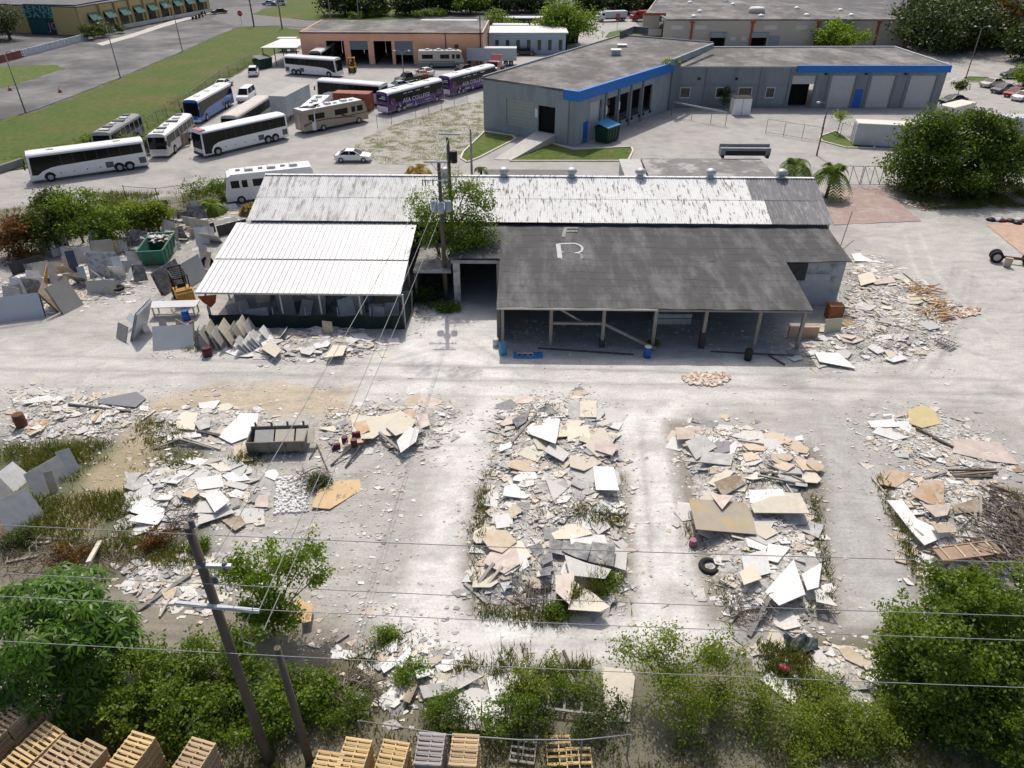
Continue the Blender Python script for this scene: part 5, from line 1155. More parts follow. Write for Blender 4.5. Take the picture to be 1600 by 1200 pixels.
wire_fence('chain-link fence along the grass field edge', [(232,202),(262,183),(300,160),(345,125),(395,98)], 1.8, M_gs, 1, 5)
wire_fence('old wire fence among the bushes at the left yard edge', [(200,318),(250,322),(308,314),(385,300)], 2.0, mat('rusty_fence', (.10,.075,.055), .9, .3), 2, 3)
gt = thing('double_gate', 'tall grey framed vehicle gate standing closed at the red paver apron', 'gate')
for (a, b) in (((1292,290),(1342,291)),((1344,291),(1388,290))):
    p, q = G(*a), G(*b); mb = MB(); up = Vector((0,0,1))
    for k in range(4): c = p.lerp(q, k/3); mb.tube([c+up*.15, c+up*2.4], .04, 6)
    for z in (.15, 2.4): mb.tube([p+up*z, q+up*z], .04, 6)
    for k in range(3): c, d = p.lerp(q, k/3), p.lerp(q, (k+1)/3); mb.tube([c+up*2.35, d+up*.2], .03, 5)
    mb.build('gate_leaf', M_gs, gt)
hr = thing('pipe_frame_railing', 'long grey pipe railing frame standing before the grey wall', 'railing')
P_ = [G(*p) for p in ((1049,180),(1080,187),(1110,193),(1133,197))]; up = Vector((0,0,1))
for p in P_: mb = MB(); mb.tube([p, p+up*2.1], .05, 6); mb.build('post', M_gs, hr)
for z in (2.1, 1.95): mb = MB(); mb.tube([P_[0]+up*z, P_[-1]+up*z], .05, 6); mb.build('rail', M_arm, hr)
vf = thing('vine_covered_fence', 'sagging fence smothered in vines in front of the derelict buses', 'fence')
P_ = [G(*p) for p in ((136,236),(175,232),(222,240),(262,238),(298,226))]
for p in P_: mb = MB(); mb.tube([p, p+up*2.0], .05, 6); mb.build('fence_post', M_gs, vf)
M_oldply = mat('old_boards', (.22,.18,.14), .9, .35, 1.5, stain=(.09,.1,.05), stain_amt=.8, stain_scale=1)
for a, b in zip(P_[2:], P_[3:]):
    n = 5
    for k in range(n): p, q = a.lerp(b, (k+.04)/n), a.lerp(b, (k+.96)/n); mb = MB(); mb.bar(p+up*.9, q+up*.9, .04, 1.5+.3*random.random()); mb.build('board', M_oldply, vf)
bw_ = thing('leaning_board', 'pale stained board leaning on the vine-covered fence', 'board', G(276,232), .3); mb = MB(); mb.bar((-.6,-.5,.1), (.5,.3,2.3), 1.3, .06, up=(0,1,.6)); mb.build('panel', mat('stained_board', (.42,.37,.30), .9, .3, 2), bw_)
cb = thing('concrete_barrier', 'grey concrete barrier at the end of the lane left of the white coach', 'barrier'); p, q = G(-20,277), G(37,258); mb = MB(); mb.bar(p+up*.45, q+up*.45, .5, .9); mb.build('block', mat('barrier_grey', (.20,.20,.20), .9, .2, 1), cb)

# ------------------------------------------------------------------ trees, palms, bushes
LG = leaf_mat('leaf_mid', [(.045,.08,.009),(.095,.16,.015),(.16,.23,.022),(.24,.30,.05)], .45)
LD = leaf_mat('leaf_dark', [(.022,.036,.007),(.045,.068,.011),(.075,.105,.016),(.11,.145,.024)], .4)
LB = leaf_mat('leaf_bright', [(.065,.115,.01),(.12,.20,.017),(.18,.265,.025),(.25,.31,.05)], .5)
LDD = leaf_mat('leaf_cloud_shaded', [(.012,.022,.005),(.026,.045,.008),(.045,.07,.012),(.07,.10,.018)], .3)  # cloud shadow over the far trees, put into the leaf colours
LY = leaf_mat('leaf_yellow', [(.15,.11,.015),(.30,.21,.03),(.42,.31,.06)], .4)
LO = leaf_mat('leaf_rust', [(.05,.03,.012),(.14,.06,.015),(.20,.09,.02),(.08,.07,.02)])
LS = leaf_mat('leaf_olive', [(.08,.12,.016),(.15,.21,.024),(.22,.28,.04),(.31,.33,.08)], .5)
BARK = mat('bark', (.13,.105,.08), .95, .3, 5, bump=.3, stretch=(1,1,.3))
def leaves(blobs, clumps, per, spread, ll, lw, droop=0.0, shell=.45, seed=0):
    r = np.random.default_rng(seed + 100); extra = []
    for b in blobs:
        for q in range(3):
            d = r.normal(size=3); d /= np.linalg.norm(d); d[2] = abs(d[2])*.8; e = r.uniform(.25,.45); extra.append((b[0]+d[0]*b[3]*1.0, b[1]+d[1]*b[4]*1.0, max(.15, b[2]+d[2]*b[5]*1.0), b[3]*e, b[4]*e, b[5]*e))
    blobs = list(blobs) + extra; vol = np.array([b[3]*b[4]*b[5] for b in blobs])**.67; vol /= vol.sum()
    k = r.choice(len(blobs), clumps, p=vol); B = np.array(blobs)[k]
    d = r.normal(size=(clumps, 3)); d /= np.linalg.norm(d, axis=1, keepdims=True); rad = r.random(clumps)**shell
    d[:, 2] = np.where(d[:, 2] < -.35, d[:, 2]*.5, d[:, 2])
    c = B[:, :3] + d*B[:, 3:6]*(rad*(.78+.44*r.random(clumps)))[:, None]
    sc = float(np.mean([b[3] for b in blobs[:max(1, len(blobs)//4)]])); fx = 2.6/max(.2, sc); g_ = np.sin(c[:,0]*fx+seed)*np.sin(c[:,1]*fx*1.1+1.3*seed)*np.sin(c[:,2]*fx*1.2+.7*seed); k_ = g_ > -.22 + .1*r.normal(size=clumps); c, d = c[k_], d[k_]
    out = np.repeat(d*.6 + np.array([0,0,.5]), per, 0); cc = np.repeat(c, per, 0); n = len(cc)
    p = cc + r.normal(size=(n, 3))*spread*np.array([1,1,.7]); keep = p[:, 2] > .03; p, out = p[keep], out[keep]; n = len(p)
    nr = out + r.normal(size=(n, 3))*.75; nr /= np.linalg.norm(nr, axis=1, keepdims=True)
    t = np.cross(nr, r.normal(size=(n, 3))); t[:, 2] -= droop; t /= np.linalg.norm(t, axis=1, keepdims=True)
    b = np.cross(nr, t); s = (.6+.8*r.random(n))[:, None]
    return np.stack([p-t*ll*s*.5, p+b*lw*s*.5+nr*lw*.12, p+t*ll*s*.5, p-b*lw*s*.5+nr*lw*.12], 1)
def tree(name, label, base, blobs, clumps, per, spread, ll, lw, m, th=None, tr=.18, cat='tree', group=None, seed=0, limbs=6, droop=0, shell=.45, trunk=True):
    """blobs are relative to the base: (x, y, z, rx, ry, rz)"""
    t = thing(name, label, cat, (base[0], base[1], 0), 0, group)
    if trunk:
        mb = MB(); r = random.Random(seed); top = th or min(b[2] for b in blobs)
        mb.tube([(0,0,-.1),(r.uniform(-.1,.1),r.uniform(-.1,.1),top*.5),(r.uniform(-.2,.2),r.uniform(-.2,.2),top)], [tr*1.25, tr, tr*.8], 8)
        for b in blobs[:limbs]:
            m1 = Vector((b[0]*.45, b[1]*.45, top + (b[2]-top)*.55)); mb.tube([(0,0,top*.85), m1, (b[0],b[1],b[2]+b[5]*.3)], [tr*.6, tr*.4, tr*.15], 6)
            for q in range(3): mb.tube([m1, (b[0]+r.uniform(-.7,.7)*b[3], b[1]+r.uniform(-.7,.7)*b[4], b[2]+r.uniform(-.2,.8)*b[5])], [tr*.3, tr*.08], 5)
        mb.build('trunk', BARK, t)
    link('crown', npmesh('crown', leaves(blobs, clumps, per, spread, ll, lw, droop, shell, seed), 4, m), t); return t
def blobs_px(pts, Y, base, depth=1.0):
    """crown lobes measured on the photograph: (px, py, radius_px[, dY]) at about distance Y"""
    out = []
    for p in pts:
        g = GY(p[0], p[1], Y + (p[3] if len(p) > 3 else 0)); g2 = GY(p[0]+p[2], p[1], Y + (p[3] if len(p) > 3 else 0)); r = abs(g2.x-g.x)
        out.append((g.x-base[0], g.y-base[1], max(g.z, r*.5), r, r*depth, r*.85))
    return out
# palmate tree, lower left
def rosettes(blobs, n, ll, lw, seed, k=8, shell=.3):
    r = np.random.default_rng(seed); vol = np.array([b[3]*b[4]*b[5] for b in blobs])**.67; vol /= vol.sum(); q = r.choice(len(blobs), n, p=vol); B = np.array(blobs)[q]
    d = r.normal(size=(n,3)); d /= np.linalg.norm(d, axis=1, keepdims=True); d[:,2] = np.abs(d[:,2])*.9-.15; c = B[:,:3] + d*B[:,3:6]*(r.random(n)**shell)[:,None]
    F = []
    for i in range(n):
        ax = d[i]*.5 + np.array([0,0,.8]) + r.normal(size=3)*.2; ax /= np.linalg.norm(ax); u = np.cross(ax, [.3,.9,.1]); u /= np.linalg.norm(u); v = np.cross(ax, u); ph = r.random()*6.28; sc = .7+.6*r.random()
        for j in range(k):
            a = ph + 2*math.pi*j/k + r.normal()*.1; e = u*math.cos(a)+v*math.sin(a); w = np.cross(ax, e); L = ll*sc*(.8+.4*r.random())
            p0 = c[i]+e*.05; p1 = c[i]+e*L*.55+ax*L*.05; p2 = c[i]+e*L - ax*L*.35
            F.append([p0, p1+w*lw*sc, p2, p1-w*lw*sc])
    return np.array(F)
b0 = (-18.9, 18.8); bl = blobs_px([(60,975,95),(140,1010,75,.5),(40,1060,70,-1),(130,1080,60,-.8),(165,975,45,1),(100,930,60,1.2)], 18.6, b0)
t = thing('umbrella_tree', 'dense umbrella tree with glossy palmate leaves at the lower left corner', 'tree', (*b0,0))
mb = MB()
for i, b in enumerate(bl): mb.tube([(.15*i-.4,0,0), (b[0]*.4,b[1]*.4,b[2]*.5), (b[0],b[1],b[2]+b[5]*.5)], [.13,.09,.03], 6)
mb.build('trunk', BARK, t); M_umb = leaf_mat('leaf_umbrella', [(.03,.08,.008),(.065,.15,.013),(.105,.22,.018),(.16,.28,.03)], .42, .35)
link('crown', npmesh('crown', rosettes(bl, 900, .42, .055, 5), 4, M_umb), t)
# bush around the near pole
b0 = (-12.3, 18.6); bl = blobs_px([(250,1090,70),(330,1070,75,.8),(400,1090,65),(300,1130,60,-1),(230,1040,45,1),(430,1130,55,-.6),(380,1020,40,1.5),(480,1110,45,.3),(200,1110,40,-.8)], 17.6, b0)
tree('leafy_bush', 'broad leafy bush mass around the foot of the near pole', b0, bl, 3100, 14, .14, .145, .085, LG, tr=.1, cat='bush', seed=2, th=.5, shell=.35)
b0 = G2((430,985)); bl = blobs_px([(385,890,38),(440,880,40),(480,870,35),(420,930,40,-.5),(360,880,25),(500,900,22),(400,970,40,-1),(450,960,30,-1)], b0[1]+.8, b0)
tree('leafy_bush', 'open leafy sapling behind the near pole with gaps showing rubble', b0, bl, 760, 14, .16, .16, .09, LB, tr=.07, cat='bush', seed=3, th=.6, shell=.6)
# right foreground tree
b0 = (17.6, 18.2); bl = blobs_px([(1470,1000,85),(1560,990,80,.5),(1440,1090,75,-.6),(1540,1100,90,-.8),(1600,1060,80,-.3),(1420,1020,50,.7),(1500,940,50,1.2),(1580,930,55,1.3),(1480,1170,70,-1.3),(1590,1180,70,-1.3)], 18.4, b0)
tree('broadleaf_tree', 'large full green tree filling the lower right corner', b0, bl, 5600, 15, .15, .16, .095, LG, tr=.2, seed=4, th=1.4, shell=.3)
# wispy shrub, bottom centre right
b0 = (6.4, 18.6); bl = blobs_px([(1050,1060,75),(1120,1090,70),(1180,1120,70,-.5),(1020,1020,45,1),(1120,1030,45,1),(1230,1150,60,-1),(1080,1140,55,-1),(980,1010,30,1.4),(1290,1170,50,-1),(1140,1010,30,1.4)], 17.6, b0)
tree('wispy_shrub', 'wispy open shrub with fine yellow-green leaves at bottom centre right', b0, bl, 2300, 9, .22, .115, .065, LS, tr=.07, cat='bush', seed=5, th=.5, limbs=10, shell=1.0)
b0 = G2((1300,1150)); bl = blobs_px([(1290,1140,50),(1340,1170,50,-.5),(1250,1170,45,-.7),(1380,1150,45)], b0[1]+.3, b0)
tree('leafy_bush', 'low olive scrub between the wispy shrub and the corner tree', b0, bl, 800, 14, .16, .11, .06, LS, tr=.05, cat='bush', seed=6, th=.3, shell=.6)
for i, (px, py, rr, m, lab) in enumerate(((845,1075,42,LS,'low weedy bush beside the grey timber frame'), (790,1125,45,LG,'low green bush below the white slab'), (905,1090,35,LG,'small green bush left of the tan pitted slab'), (640,1060,26,LB,'small bright bush in the bottom rubble'), (690,1110,28,LG,'small bush under the white shards'), (545,1120,38,LG,'low bush at the foot of the pole stub'), (605,1000,18,LB,'small weed bush on the rubble near the lane'), (950,920,22,LG,'weed bush at the near end of the central heap'), (870,960,20,LG,'low weed clump along the front of the central heap'), (1280,1080,30,LS,'straw green bush by the loose tan slabs'), (700,1145,40,LD,'dark bush tucked behind the grey pallets'), (930,1140,45,LD,'dark bush behind the loose yellow pallets'), (830,1140,40,LD,'dark bush right of the last pallet stack'),
        (890,735,11,LG,'small green shoot growing between pink slabs'), (1020,540,7,LB,'plant growing by the blue drum under the lean-to'), (310,860,14,LG,'green tuft beside the near pole top'), (30,850,22,LD,'dark weeds beneath the leaning panels'), (250,850,22,LO,'dry reddish brush on the left rubble'), (110,880,30,LO,'dry brown brush heap at the left'), (850,800,14,LO,'dead brown branch clump on the central heap'), (500,760,16,LD,'dark tangle beside the rusty orange slab'))):
    g = G(px, py); r = abs(G(px+rr, py).x - g.x); bl = [(0,0,r*.5,r,r,r*.7),(r*.5,.3*r,r*.5,r*.7,r*.7,r*.6),(-r*.5,-.2*r,r*.4,r*.6,r*.6,r*.5)]
    tree('weed_bush', lab, (g.x, g.y), bl, int(90+r*130), 11, .13, .11, .06, m, cat='bush', seed=20+i, trunk=True, th=.2, tr=.025, group='weed bushes in the yard', limbs=3, shell=.6)
# left edge bushes
for i, (px, py, rr, Y, m, lab) in enumerate(((110,320,40,68,LG,'tallest green tree in the bushes at the left yard edge'), (60,345,34,66,LD,'dark bush left of the tallest edge tree'), (20,360,36,65,LO,'brown-tinged bush at the left frame edge'), (160,345,30,67,LG,'green bush right of the tallest edge tree'), (200,330,22,70,LS,'olive bush beside the old wire fence'), (240,328,18,71,LS,'low bush along the old wire fence'), (75,312,20,70,LD,'dark bush behind the edge trees'))):
    g = GY(px, py, Y); r = abs(GY(px+rr, py, Y).x - g.x); z = max(g.z, r*.6)
    bl = [(0,0,z,r*.8,r*.8,r*.7),(r*.6,.3,z-.3*r,r*.6,r*.6,r*.6),(-r*.6,-.3,z-.4*r,r*.6,r*.6,r*.6),(.2*r,-.5*r,max(.4,z-.8*r),r*.7,r*.7,r*.6)]
    tree('edge_bush', lab, (g.x, g.y), bl, 420, 13, .32, .26, .15, m, cat='bush', seed=60+i, tr=.1, group='bushes along the left yard edge', shell=.5)
# small tree in the gap between the sheds
b0 = (-6.0, 57.8); bl = blobs_px([(690,345,35),(740,345,38),(720,380,30,-1.5),(660,325,22),(755,370,24,-1),(700,300,26,.5),(745,305,24,.5),(670,370,22,-1)], 58, b0)
tree('gap_tree', 'scruffy green tree growing out of the gap between the two sheds', b0, bl, 900, 13, .33, .22, .12, LG, tr=.14, seed=80, th=2.2, shell=.55)
b0 = (-6.0, 57.2); bl = blobs_px([(665,305,25),(700,285,26),(735,290,24),(650,330,18)], 58.3, b0)
tree('bare_twig_tree', 'thin half-bare tree with sparse twigs over the white roof', b0, bl, 260, 8, .4, .12, .06, LS, tr=.09, seed=81, th=3, shell=.7, limbs=4)
g = G(660,470); bl = [(0,0,.7,1.0,.8,.8),(.9,.2,.6,.8,.7,.6)]; tree('gap_bush', 'dark creeper bush at the foot of the gap by the canopy', (g.x, g.y), bl, 300, 12, .2, .16, .1, LD, cat='bush', seed=82, tr=.05)
g = G(700,486); tree('gap_bush', 'low green bush at the foot of the transformer pole', (g.x, g.y), [(0,0,.3,1.3,.5,.4)], 160, 12, .15, .14, .09, LG, cat='bush', seed=83, tr=.04)
# big fig tree, right
b0 = G2((1492,303)); bl = blobs_px([(1490,225,52),(1440,225,42),(1545,230,45),(1580,245,40),(1420,260,38),(1490,265,50,-2),(1550,275,42,-2),(1460,195,32),(1530,195,26),(1445,285,32,-2),(1580,205,22),(1520,290,35,-2)], b0[1]+1.5, b0)
tree('fig_tree', 'big spreading fig tree with dense green crown at the right', b0, bl, 4200, 14, .42, .32, .19, leaf_mat('leaf_fig', [(.03,.055,.008),(.065,.11,.013),(.11,.165,.02),(.17,.22,.035)], .42), tr=.5, seed=90, th=2.2, shell=.35)
# palms
def palm(label, x, y, h, n, L, m, seed, name='palm_tree', stems=1, wl=.05):
    r = random.Random(seed); t = thing(name, label, 'palm', (x, y, 0)); mb = MB(); mb.tube([(0,0,0),(.1,0,h*.5),(.15,.05,h)], [.2,.16,.13], 8); mb.build('trunk', BARK, t)
    for i in range(n):
        a = 2*math.pi*i/n + r.uniform(-.2,.2); el = r.uniform(.1, 1.15); F = []; prev = None; pts = []
        for k in range(9):
            s = k/8; d = L*s; pts.append(Vector((.15+math.cos(a)*d*math.cos(el)*(1-.15*s), .05+math.sin(a)*d*math.cos(el)*(1-.15*s), h + d*math.sin(el) - 1.15*L*s*s*(.55+.4*math.cos(el)))))
        for k in range(1, 9):
            c = pts[k]; tg = (pts[k]-pts[k-1]).normalized(); sd = tg.cross(Vector((0,0,1))).normalized()
            for q in (0, .5):
                cc = pts[k-1].lerp(c, q+.5)
                for s in (1, -1):
                    l = .55*L*.5*math.sin(math.pi*min(1,(k+q)/9*.9+.12)); tip = cc + sd*s*l + tg*l*.5 - Vector((0,0,l*.35)); F.append([cc+tg*wl, tip, cc-tg*wl, cc-tg*wl*.5-Vector((0,0,.02))])
        o = link('frond', npmesh('frond', np.array([[tuple(v) for v in f] for f in F]), 4, m), t)
    return t
palm('green coconut palm left of two behind the hall end', 32.6, 83.0, 3.2, 18, 3.5, LG, 1, wl=.12); palm('green coconut palm right of two behind the hall end', 36.3, 81.4, 3.0, 19, 3.5, LG, 2, wl=.12)
palm('yellowing palm tuft peeking over the white hall roof', -10.2, 76.5, 4.6, 14, 2.8, LY, 3, wl=.1)
palm('yellow-green palm tuft left of the white motorhome', -33.0, 76.3, .9, 16, 2.6, LB, 4, wl=.1); palm('small yellowing palm tuft in front of the white motorhome', -28.8, 76.0, .7, 13, 2.0, LY, 5, wl=.1)
palm('leafy dark sapling beside the thin grey pole', -3.4, 75.5, 5.0, 7, 1.5, LD, 6)
# young trees
def simple(name, label, px, py, top, rr, m, seed, n=160, ll=.35, cat='tree', tr=.1, group=None, lobes=3, shell=.5):
    g = G(px, py); h = GY(px, top, g.y).z; r = rr; bl = []
    rnd_ = random.Random(seed)
    for k in range(lobes): bl.append((rnd_.uniform(-.5,.5)*r, rnd_.uniform(-.5,.5)*r, max(r*.5, h - r*(.7+.5*rnd_.random())), r*rnd_.uniform(.6,.85), r*rnd_.uniform(.6,.85), r*rnd_.uniform(.5,.75)))
    return tree(name, label, (g.x, g.y), bl, n, 12, r*.14, ll, ll*.6, m, tr=tr, cat=cat, seed=seed, group=group, shell=shell)
simple('young_tree', 'thin young tree on the little grass triangle', 1308, 208, 168, 1.3, LS, 101, 90, .2, lobes=4, shell=.9, tr=.06)
simple('young_tree', 'slim conical young tree by the dark green sedan', 1496, 152, 124, 1.5, LD, 102, 110, .25, lobes=4, tr=.06)
simple('street_tree', 'large green tree beside the pale blue office', 884, 70, -12, 6.5, LG, 103, 900, .55, lobes=9, tr=.4)
simple('street_tree', 'bright yellow-green tree in front of the beige warehouse', 1300, 77, 34, 5.2, LB, 104, 600, .55, lobes=6, tr=.25)
simple('street_tree', 'green bush tree at the garage back corner', 778, 52, 17, 4.5, LG, 105, 330, .5, lobes=4)
for i, (px, py, top, r, m, lab) in enumerate(((1465,82,-10,9,LDD,'dark wide tree at the beige warehouse corner'), (1520,68,-25,9,LDD,'dark tree left of the rust-coloured tree'), (1440,55,-20,8,LDD,'dark tree behind the warehouse end'), (1575,72,-10,8,LO,'rust-brown tinged tree at the upper right'), (1620,80,-5,9,LDD,'dark tree at the right frame edge'), (1545,55,-25,9,LB,'bright green tree at the upper right'), (1600,135,92,3.2,LG,'small green tree by the right car row'), (1490,45,-30,9,LG,'mid green tree deep in the upper right wood'),
        (1500,75,-5,8,LDD,'dark tree closing the wood behind the path'), (1560,60,-20,10,LDD,'tall dark tree behind the rust-coloured one'), (1610,95,20,6,LDD,'dark tree by the right frame edge near the path'), (1660,80,-5,10,LDD,'dark tree just past the right frame edge'), (1435,70,5,6,LDD,'dark tree hugging the beige warehouse corner'),
        (640,22,-14,6,LDD,'dark street tree left of the white van body'), (690,20,-14,6,LDD,'spreading street tree above the white coach roof'), (735,20,-14,6,LG,'street tree right of the white van body'), (790,18,-14,6,LDD,'street tree near the far pole'), (830,18,-14,6,LDD,'dark street tree behind the office coaches'), (925,20,-14,5,LDD,'dark street tree by the tipper lorry'), (975,20,-14,5,LDD,'dark street tree above the red lorry'), (1010,16,-14,5,LDD,'street tree at the beige warehouse back'),
        (540,24,-12,7,LDD,'dark tree on the far lawn'), (578,24,-12,6,LDD,'dark tree beside the far hedge'), (16,62,6,4,LDD,'dense dark tree left of the graffiti building'), (-28,64,0,7,LDD,'dark tree at the upper left corner'))):
    simple('background_tree', lab, px, py, top, r, m, 120+i, 760 if r > 4 else 200, .75 if r > 4 else .35, group='background trees', lobes=9, tr=.3)
def hedge(label, pts, h, w, m, n, seed, ll=.35, name='hedge'):
    P_ = [G(*p) for p in pts]; bl = []; o = P_[0]
    for a, b in zip(P_, P_[1:]):
        k = max(1, int((b-a).length/(w*.8)))
        for i in range(k+1): c = a.lerp(b, i/k); bl.append((c.x-o.x, c.y-o.y, h*.5, w*.6, w*.6, h*.55))
    return tree(name, label, (o.x, o.y), bl, n, 12, .3, ll, ll*.6, m, cat='hedge', seed=seed, trunk=False, shell=.4)
hedge('clipped hedge mound beside the yellow building corner', [(142,62),(160,58)], 3.2, 4.5, LD, 420, 160); hedge('low hedge at the yellow building planter', [(170,55),(188,52)], 2.2, 2.6, LD, 160, 161)
hedge('clipped green hedge on the far lawn corner', [(555,30),(600,24)], 1.8, 4, LG, 300, 162); hedge('planted green hedge beside the far drive', [(655,27),(685,25)], 2.0, 4, LG, 260, 163)
hedge('dark far hedge row along the cross street', [(690,20),(760,20),(850,20),(930,20)], 2.2, 5, LD, 500, 164, .5)
hedge('vines smothering the sagging fence', [(136,236),(175,232),(222,240),(262,238)], 2.3, 1.2, LG, 420, 165, .25, 'vine')
hedge('scrub in front of the white motorhome', [(300,316),(345,311),(400,306),(425,300)], 2.3, 1.9, LG, 460, 171, .2, 'scrub')
hedge('low scrub line below the right gate', [(1392,292),(1440,305),(1500,312),(1600,300)], 1.1, 1.8, LD, 520, 166, .2, 'scrub')
hedge('bush growing at the warehouse roof gutter corner', [(1042,108),(1048,107)], .1, .1, LS, 1, 167) if False else None
g = GY(1045, 99, 123); tree('roof_weed', 'weed bush growing on the warehouse roof corner', (g.x, g.y), [(0,0,7.6,1.2,.8,.5)], 60, 10, .2, .25, .15, LS, cat='bush', seed=168, trunk=False)
g = GY(1132, 158, 124.5); tree('wall_shrub', 'dark shrub against the grey wall left of the white cabinet', (g.x, g.y), [(0,0,1.6,.9,.7,1.3),(.3,0,3,.7,.6,.7)], 120, 10, .2, .25, .14, LD, cat='bush', seed=169, tr=.05)

# ------------------------------------------------------------------ broken stone: heaps, slabs, rubble
def stone(n, c, stain=None, sa=.4, var=.16, rough=.6): return mat('stone_' + n, c, rough, var, 1.3, rnd=.13, stain=stain, stain_amt=sa, stain_scale=1.6, stain_lo=.46, stain_hi=.62, bump=.15, dust=(.56,.545,.51), dust_amt=.55)
ST = {'white': stone('white', (.73,.73,.71), (.55,.55,.54), .5), 'cream': stone('cream', (.61,.56,.45), (.52,.44,.31), .6), 'tan': stone('tan', (.47,.38,.26), (.36,.25,.14), .6),
      'grey': stone('grey', (.37,.365,.355), (.46,.45,.43), .7), 'dark grey': stone('dark', (.085,.09,.095), (.17,.175,.18), .5), 'pinkish': stone('pink', (.52,.42,.36), (.60,.52,.45), .6),
      'orange': stone('orange', (.46,.31,.18), (.38,.22,.10), .7), 'pale': stone('pale', (.56,.55,.525), (.44,.43,.41), .6), 'brown': stone('brown', (.27,.20,.13), (.18,.11,.06), .6)}
M_rub = island_mat('mixed_rubble', [(.58,.565,.535),(.70,.69,.67),(.48,.465,.435),(.62,.57,.47),(.42,.41,.39),(.56,.48,.375),(.65,.64,.615),(.52,.44,.36),(.31,.305,.30),(.66,.63,.575)])
M_mound = mat('rubble_soil', (.34,.32,.285), .95, .3, 3.5, stain=(.54,.525,.50), stain_amt=.8, stain_scale=4, stain_lo=.45, stain_hi=.55, world=True, bump=.8, bscale=10)
HG = .2; HX, HY, HNX, HNY = -46., 13., 470, 230
HM = np.zeros((HNY, HNX)); hgx, hgy = np.meshgrid(HX + HG*np.arange(HNX), HY + HG*np.arange(HNY))
def hm(x, y):
    i = min(max(int((y-HY)/HG), 0), HNY-1); j = min(max(int((x-HX)/HG), 0), HNX-1); return HM[i, j]
def disc(x, y, r):
    i0, i1 = max(0, int((y-r-HY)/HG)), min(HNY, int((y+r-HY)/HG)+2); j0, j1 = max(0, int((x-r-HX)/HG)), min(HNX, int((x+r-HX)/HG)+2)
    if i1 <= i0 or j1 <= j0: return None
    return slice(i0, i1), slice(j0, j1)
def shape(rr, kind, r):
    if kind == 'board': w = rr*.62; return [(-rr,-w),(rr,-w*r.uniform(.85,1)),(rr*r.uniform(.9,1),w),(-rr*r.uniform(.9,1),w)]
    n = {'triangular': 3, 'four-sided': 4, 'angular': r.choice([5,6]), 'many-sided': r.choice([7,8])}[kind]; ph = r.uniform(0, 6.28); st = r.uniform(.6, 1)
    pts = []
    for k in range(n):
        a = ph + 2*math.pi*(k + r.uniform(-.28,.28))/n; q = rr*r.uniform(.78, 1.12) * (1.12 if n < 5 else 1); pts.append((q*math.cos(a), q*math.sin(a)*st))
    return pts
def settle(x, y, rr, r, wild=.08):
    """height and tilt of a slab of radius rr lying on what is already there"""
    s = disc(x, y, rr*.75)
    if s is None: return 0, 0, 0
    h = HM[s]; z = float(np.percentile(h, 60)); d = rr*.6
    tx = math.atan2(hm(x+d,y)-hm(x-d,y), 2*d); ty = math.atan2(hm(x,y+d)-hm(x,y-d), 2*d); c = lambda v: max(-.26, min(.26, v*.55 + r.gauss(0, wild)))
    return z, c(tx), c(ty)
def stamp(x, y, rr, z, tx, ty, th):
    s = disc(x, y, rr*.8)
    if s is None: return
    gx_, gy_ = hgx[s], hgy[s]; m_ = np.hypot(gx_-x, gy_-y) < rr*.78; top = z + th + np.tan(tx)*(gx_-x) + np.tan(ty)*(gy_-y)
    HM[s] = np.where(m_, np.maximum(HM[s], np.minimum(top, HM[s]+.35)), HM[s])
def mound(px_poly, h, soft=1.6):
    p = PXP(px_poly); d = np.where(inside(p, hgx, hgy), polydist(p, hgx, hgy), 0); d = np.clip(d - .9*vnoise(hgx, hgy, .7, 91) + .25, 0, 9) * (d > 0); k = np.clip(d/soft, 0, 1); k = k*k*(3-2*k)
    HM[:] = np.maximum(HM, k*h*(.45 + 1.1*vnoise(hgx, hgy, .45, 31))); return p
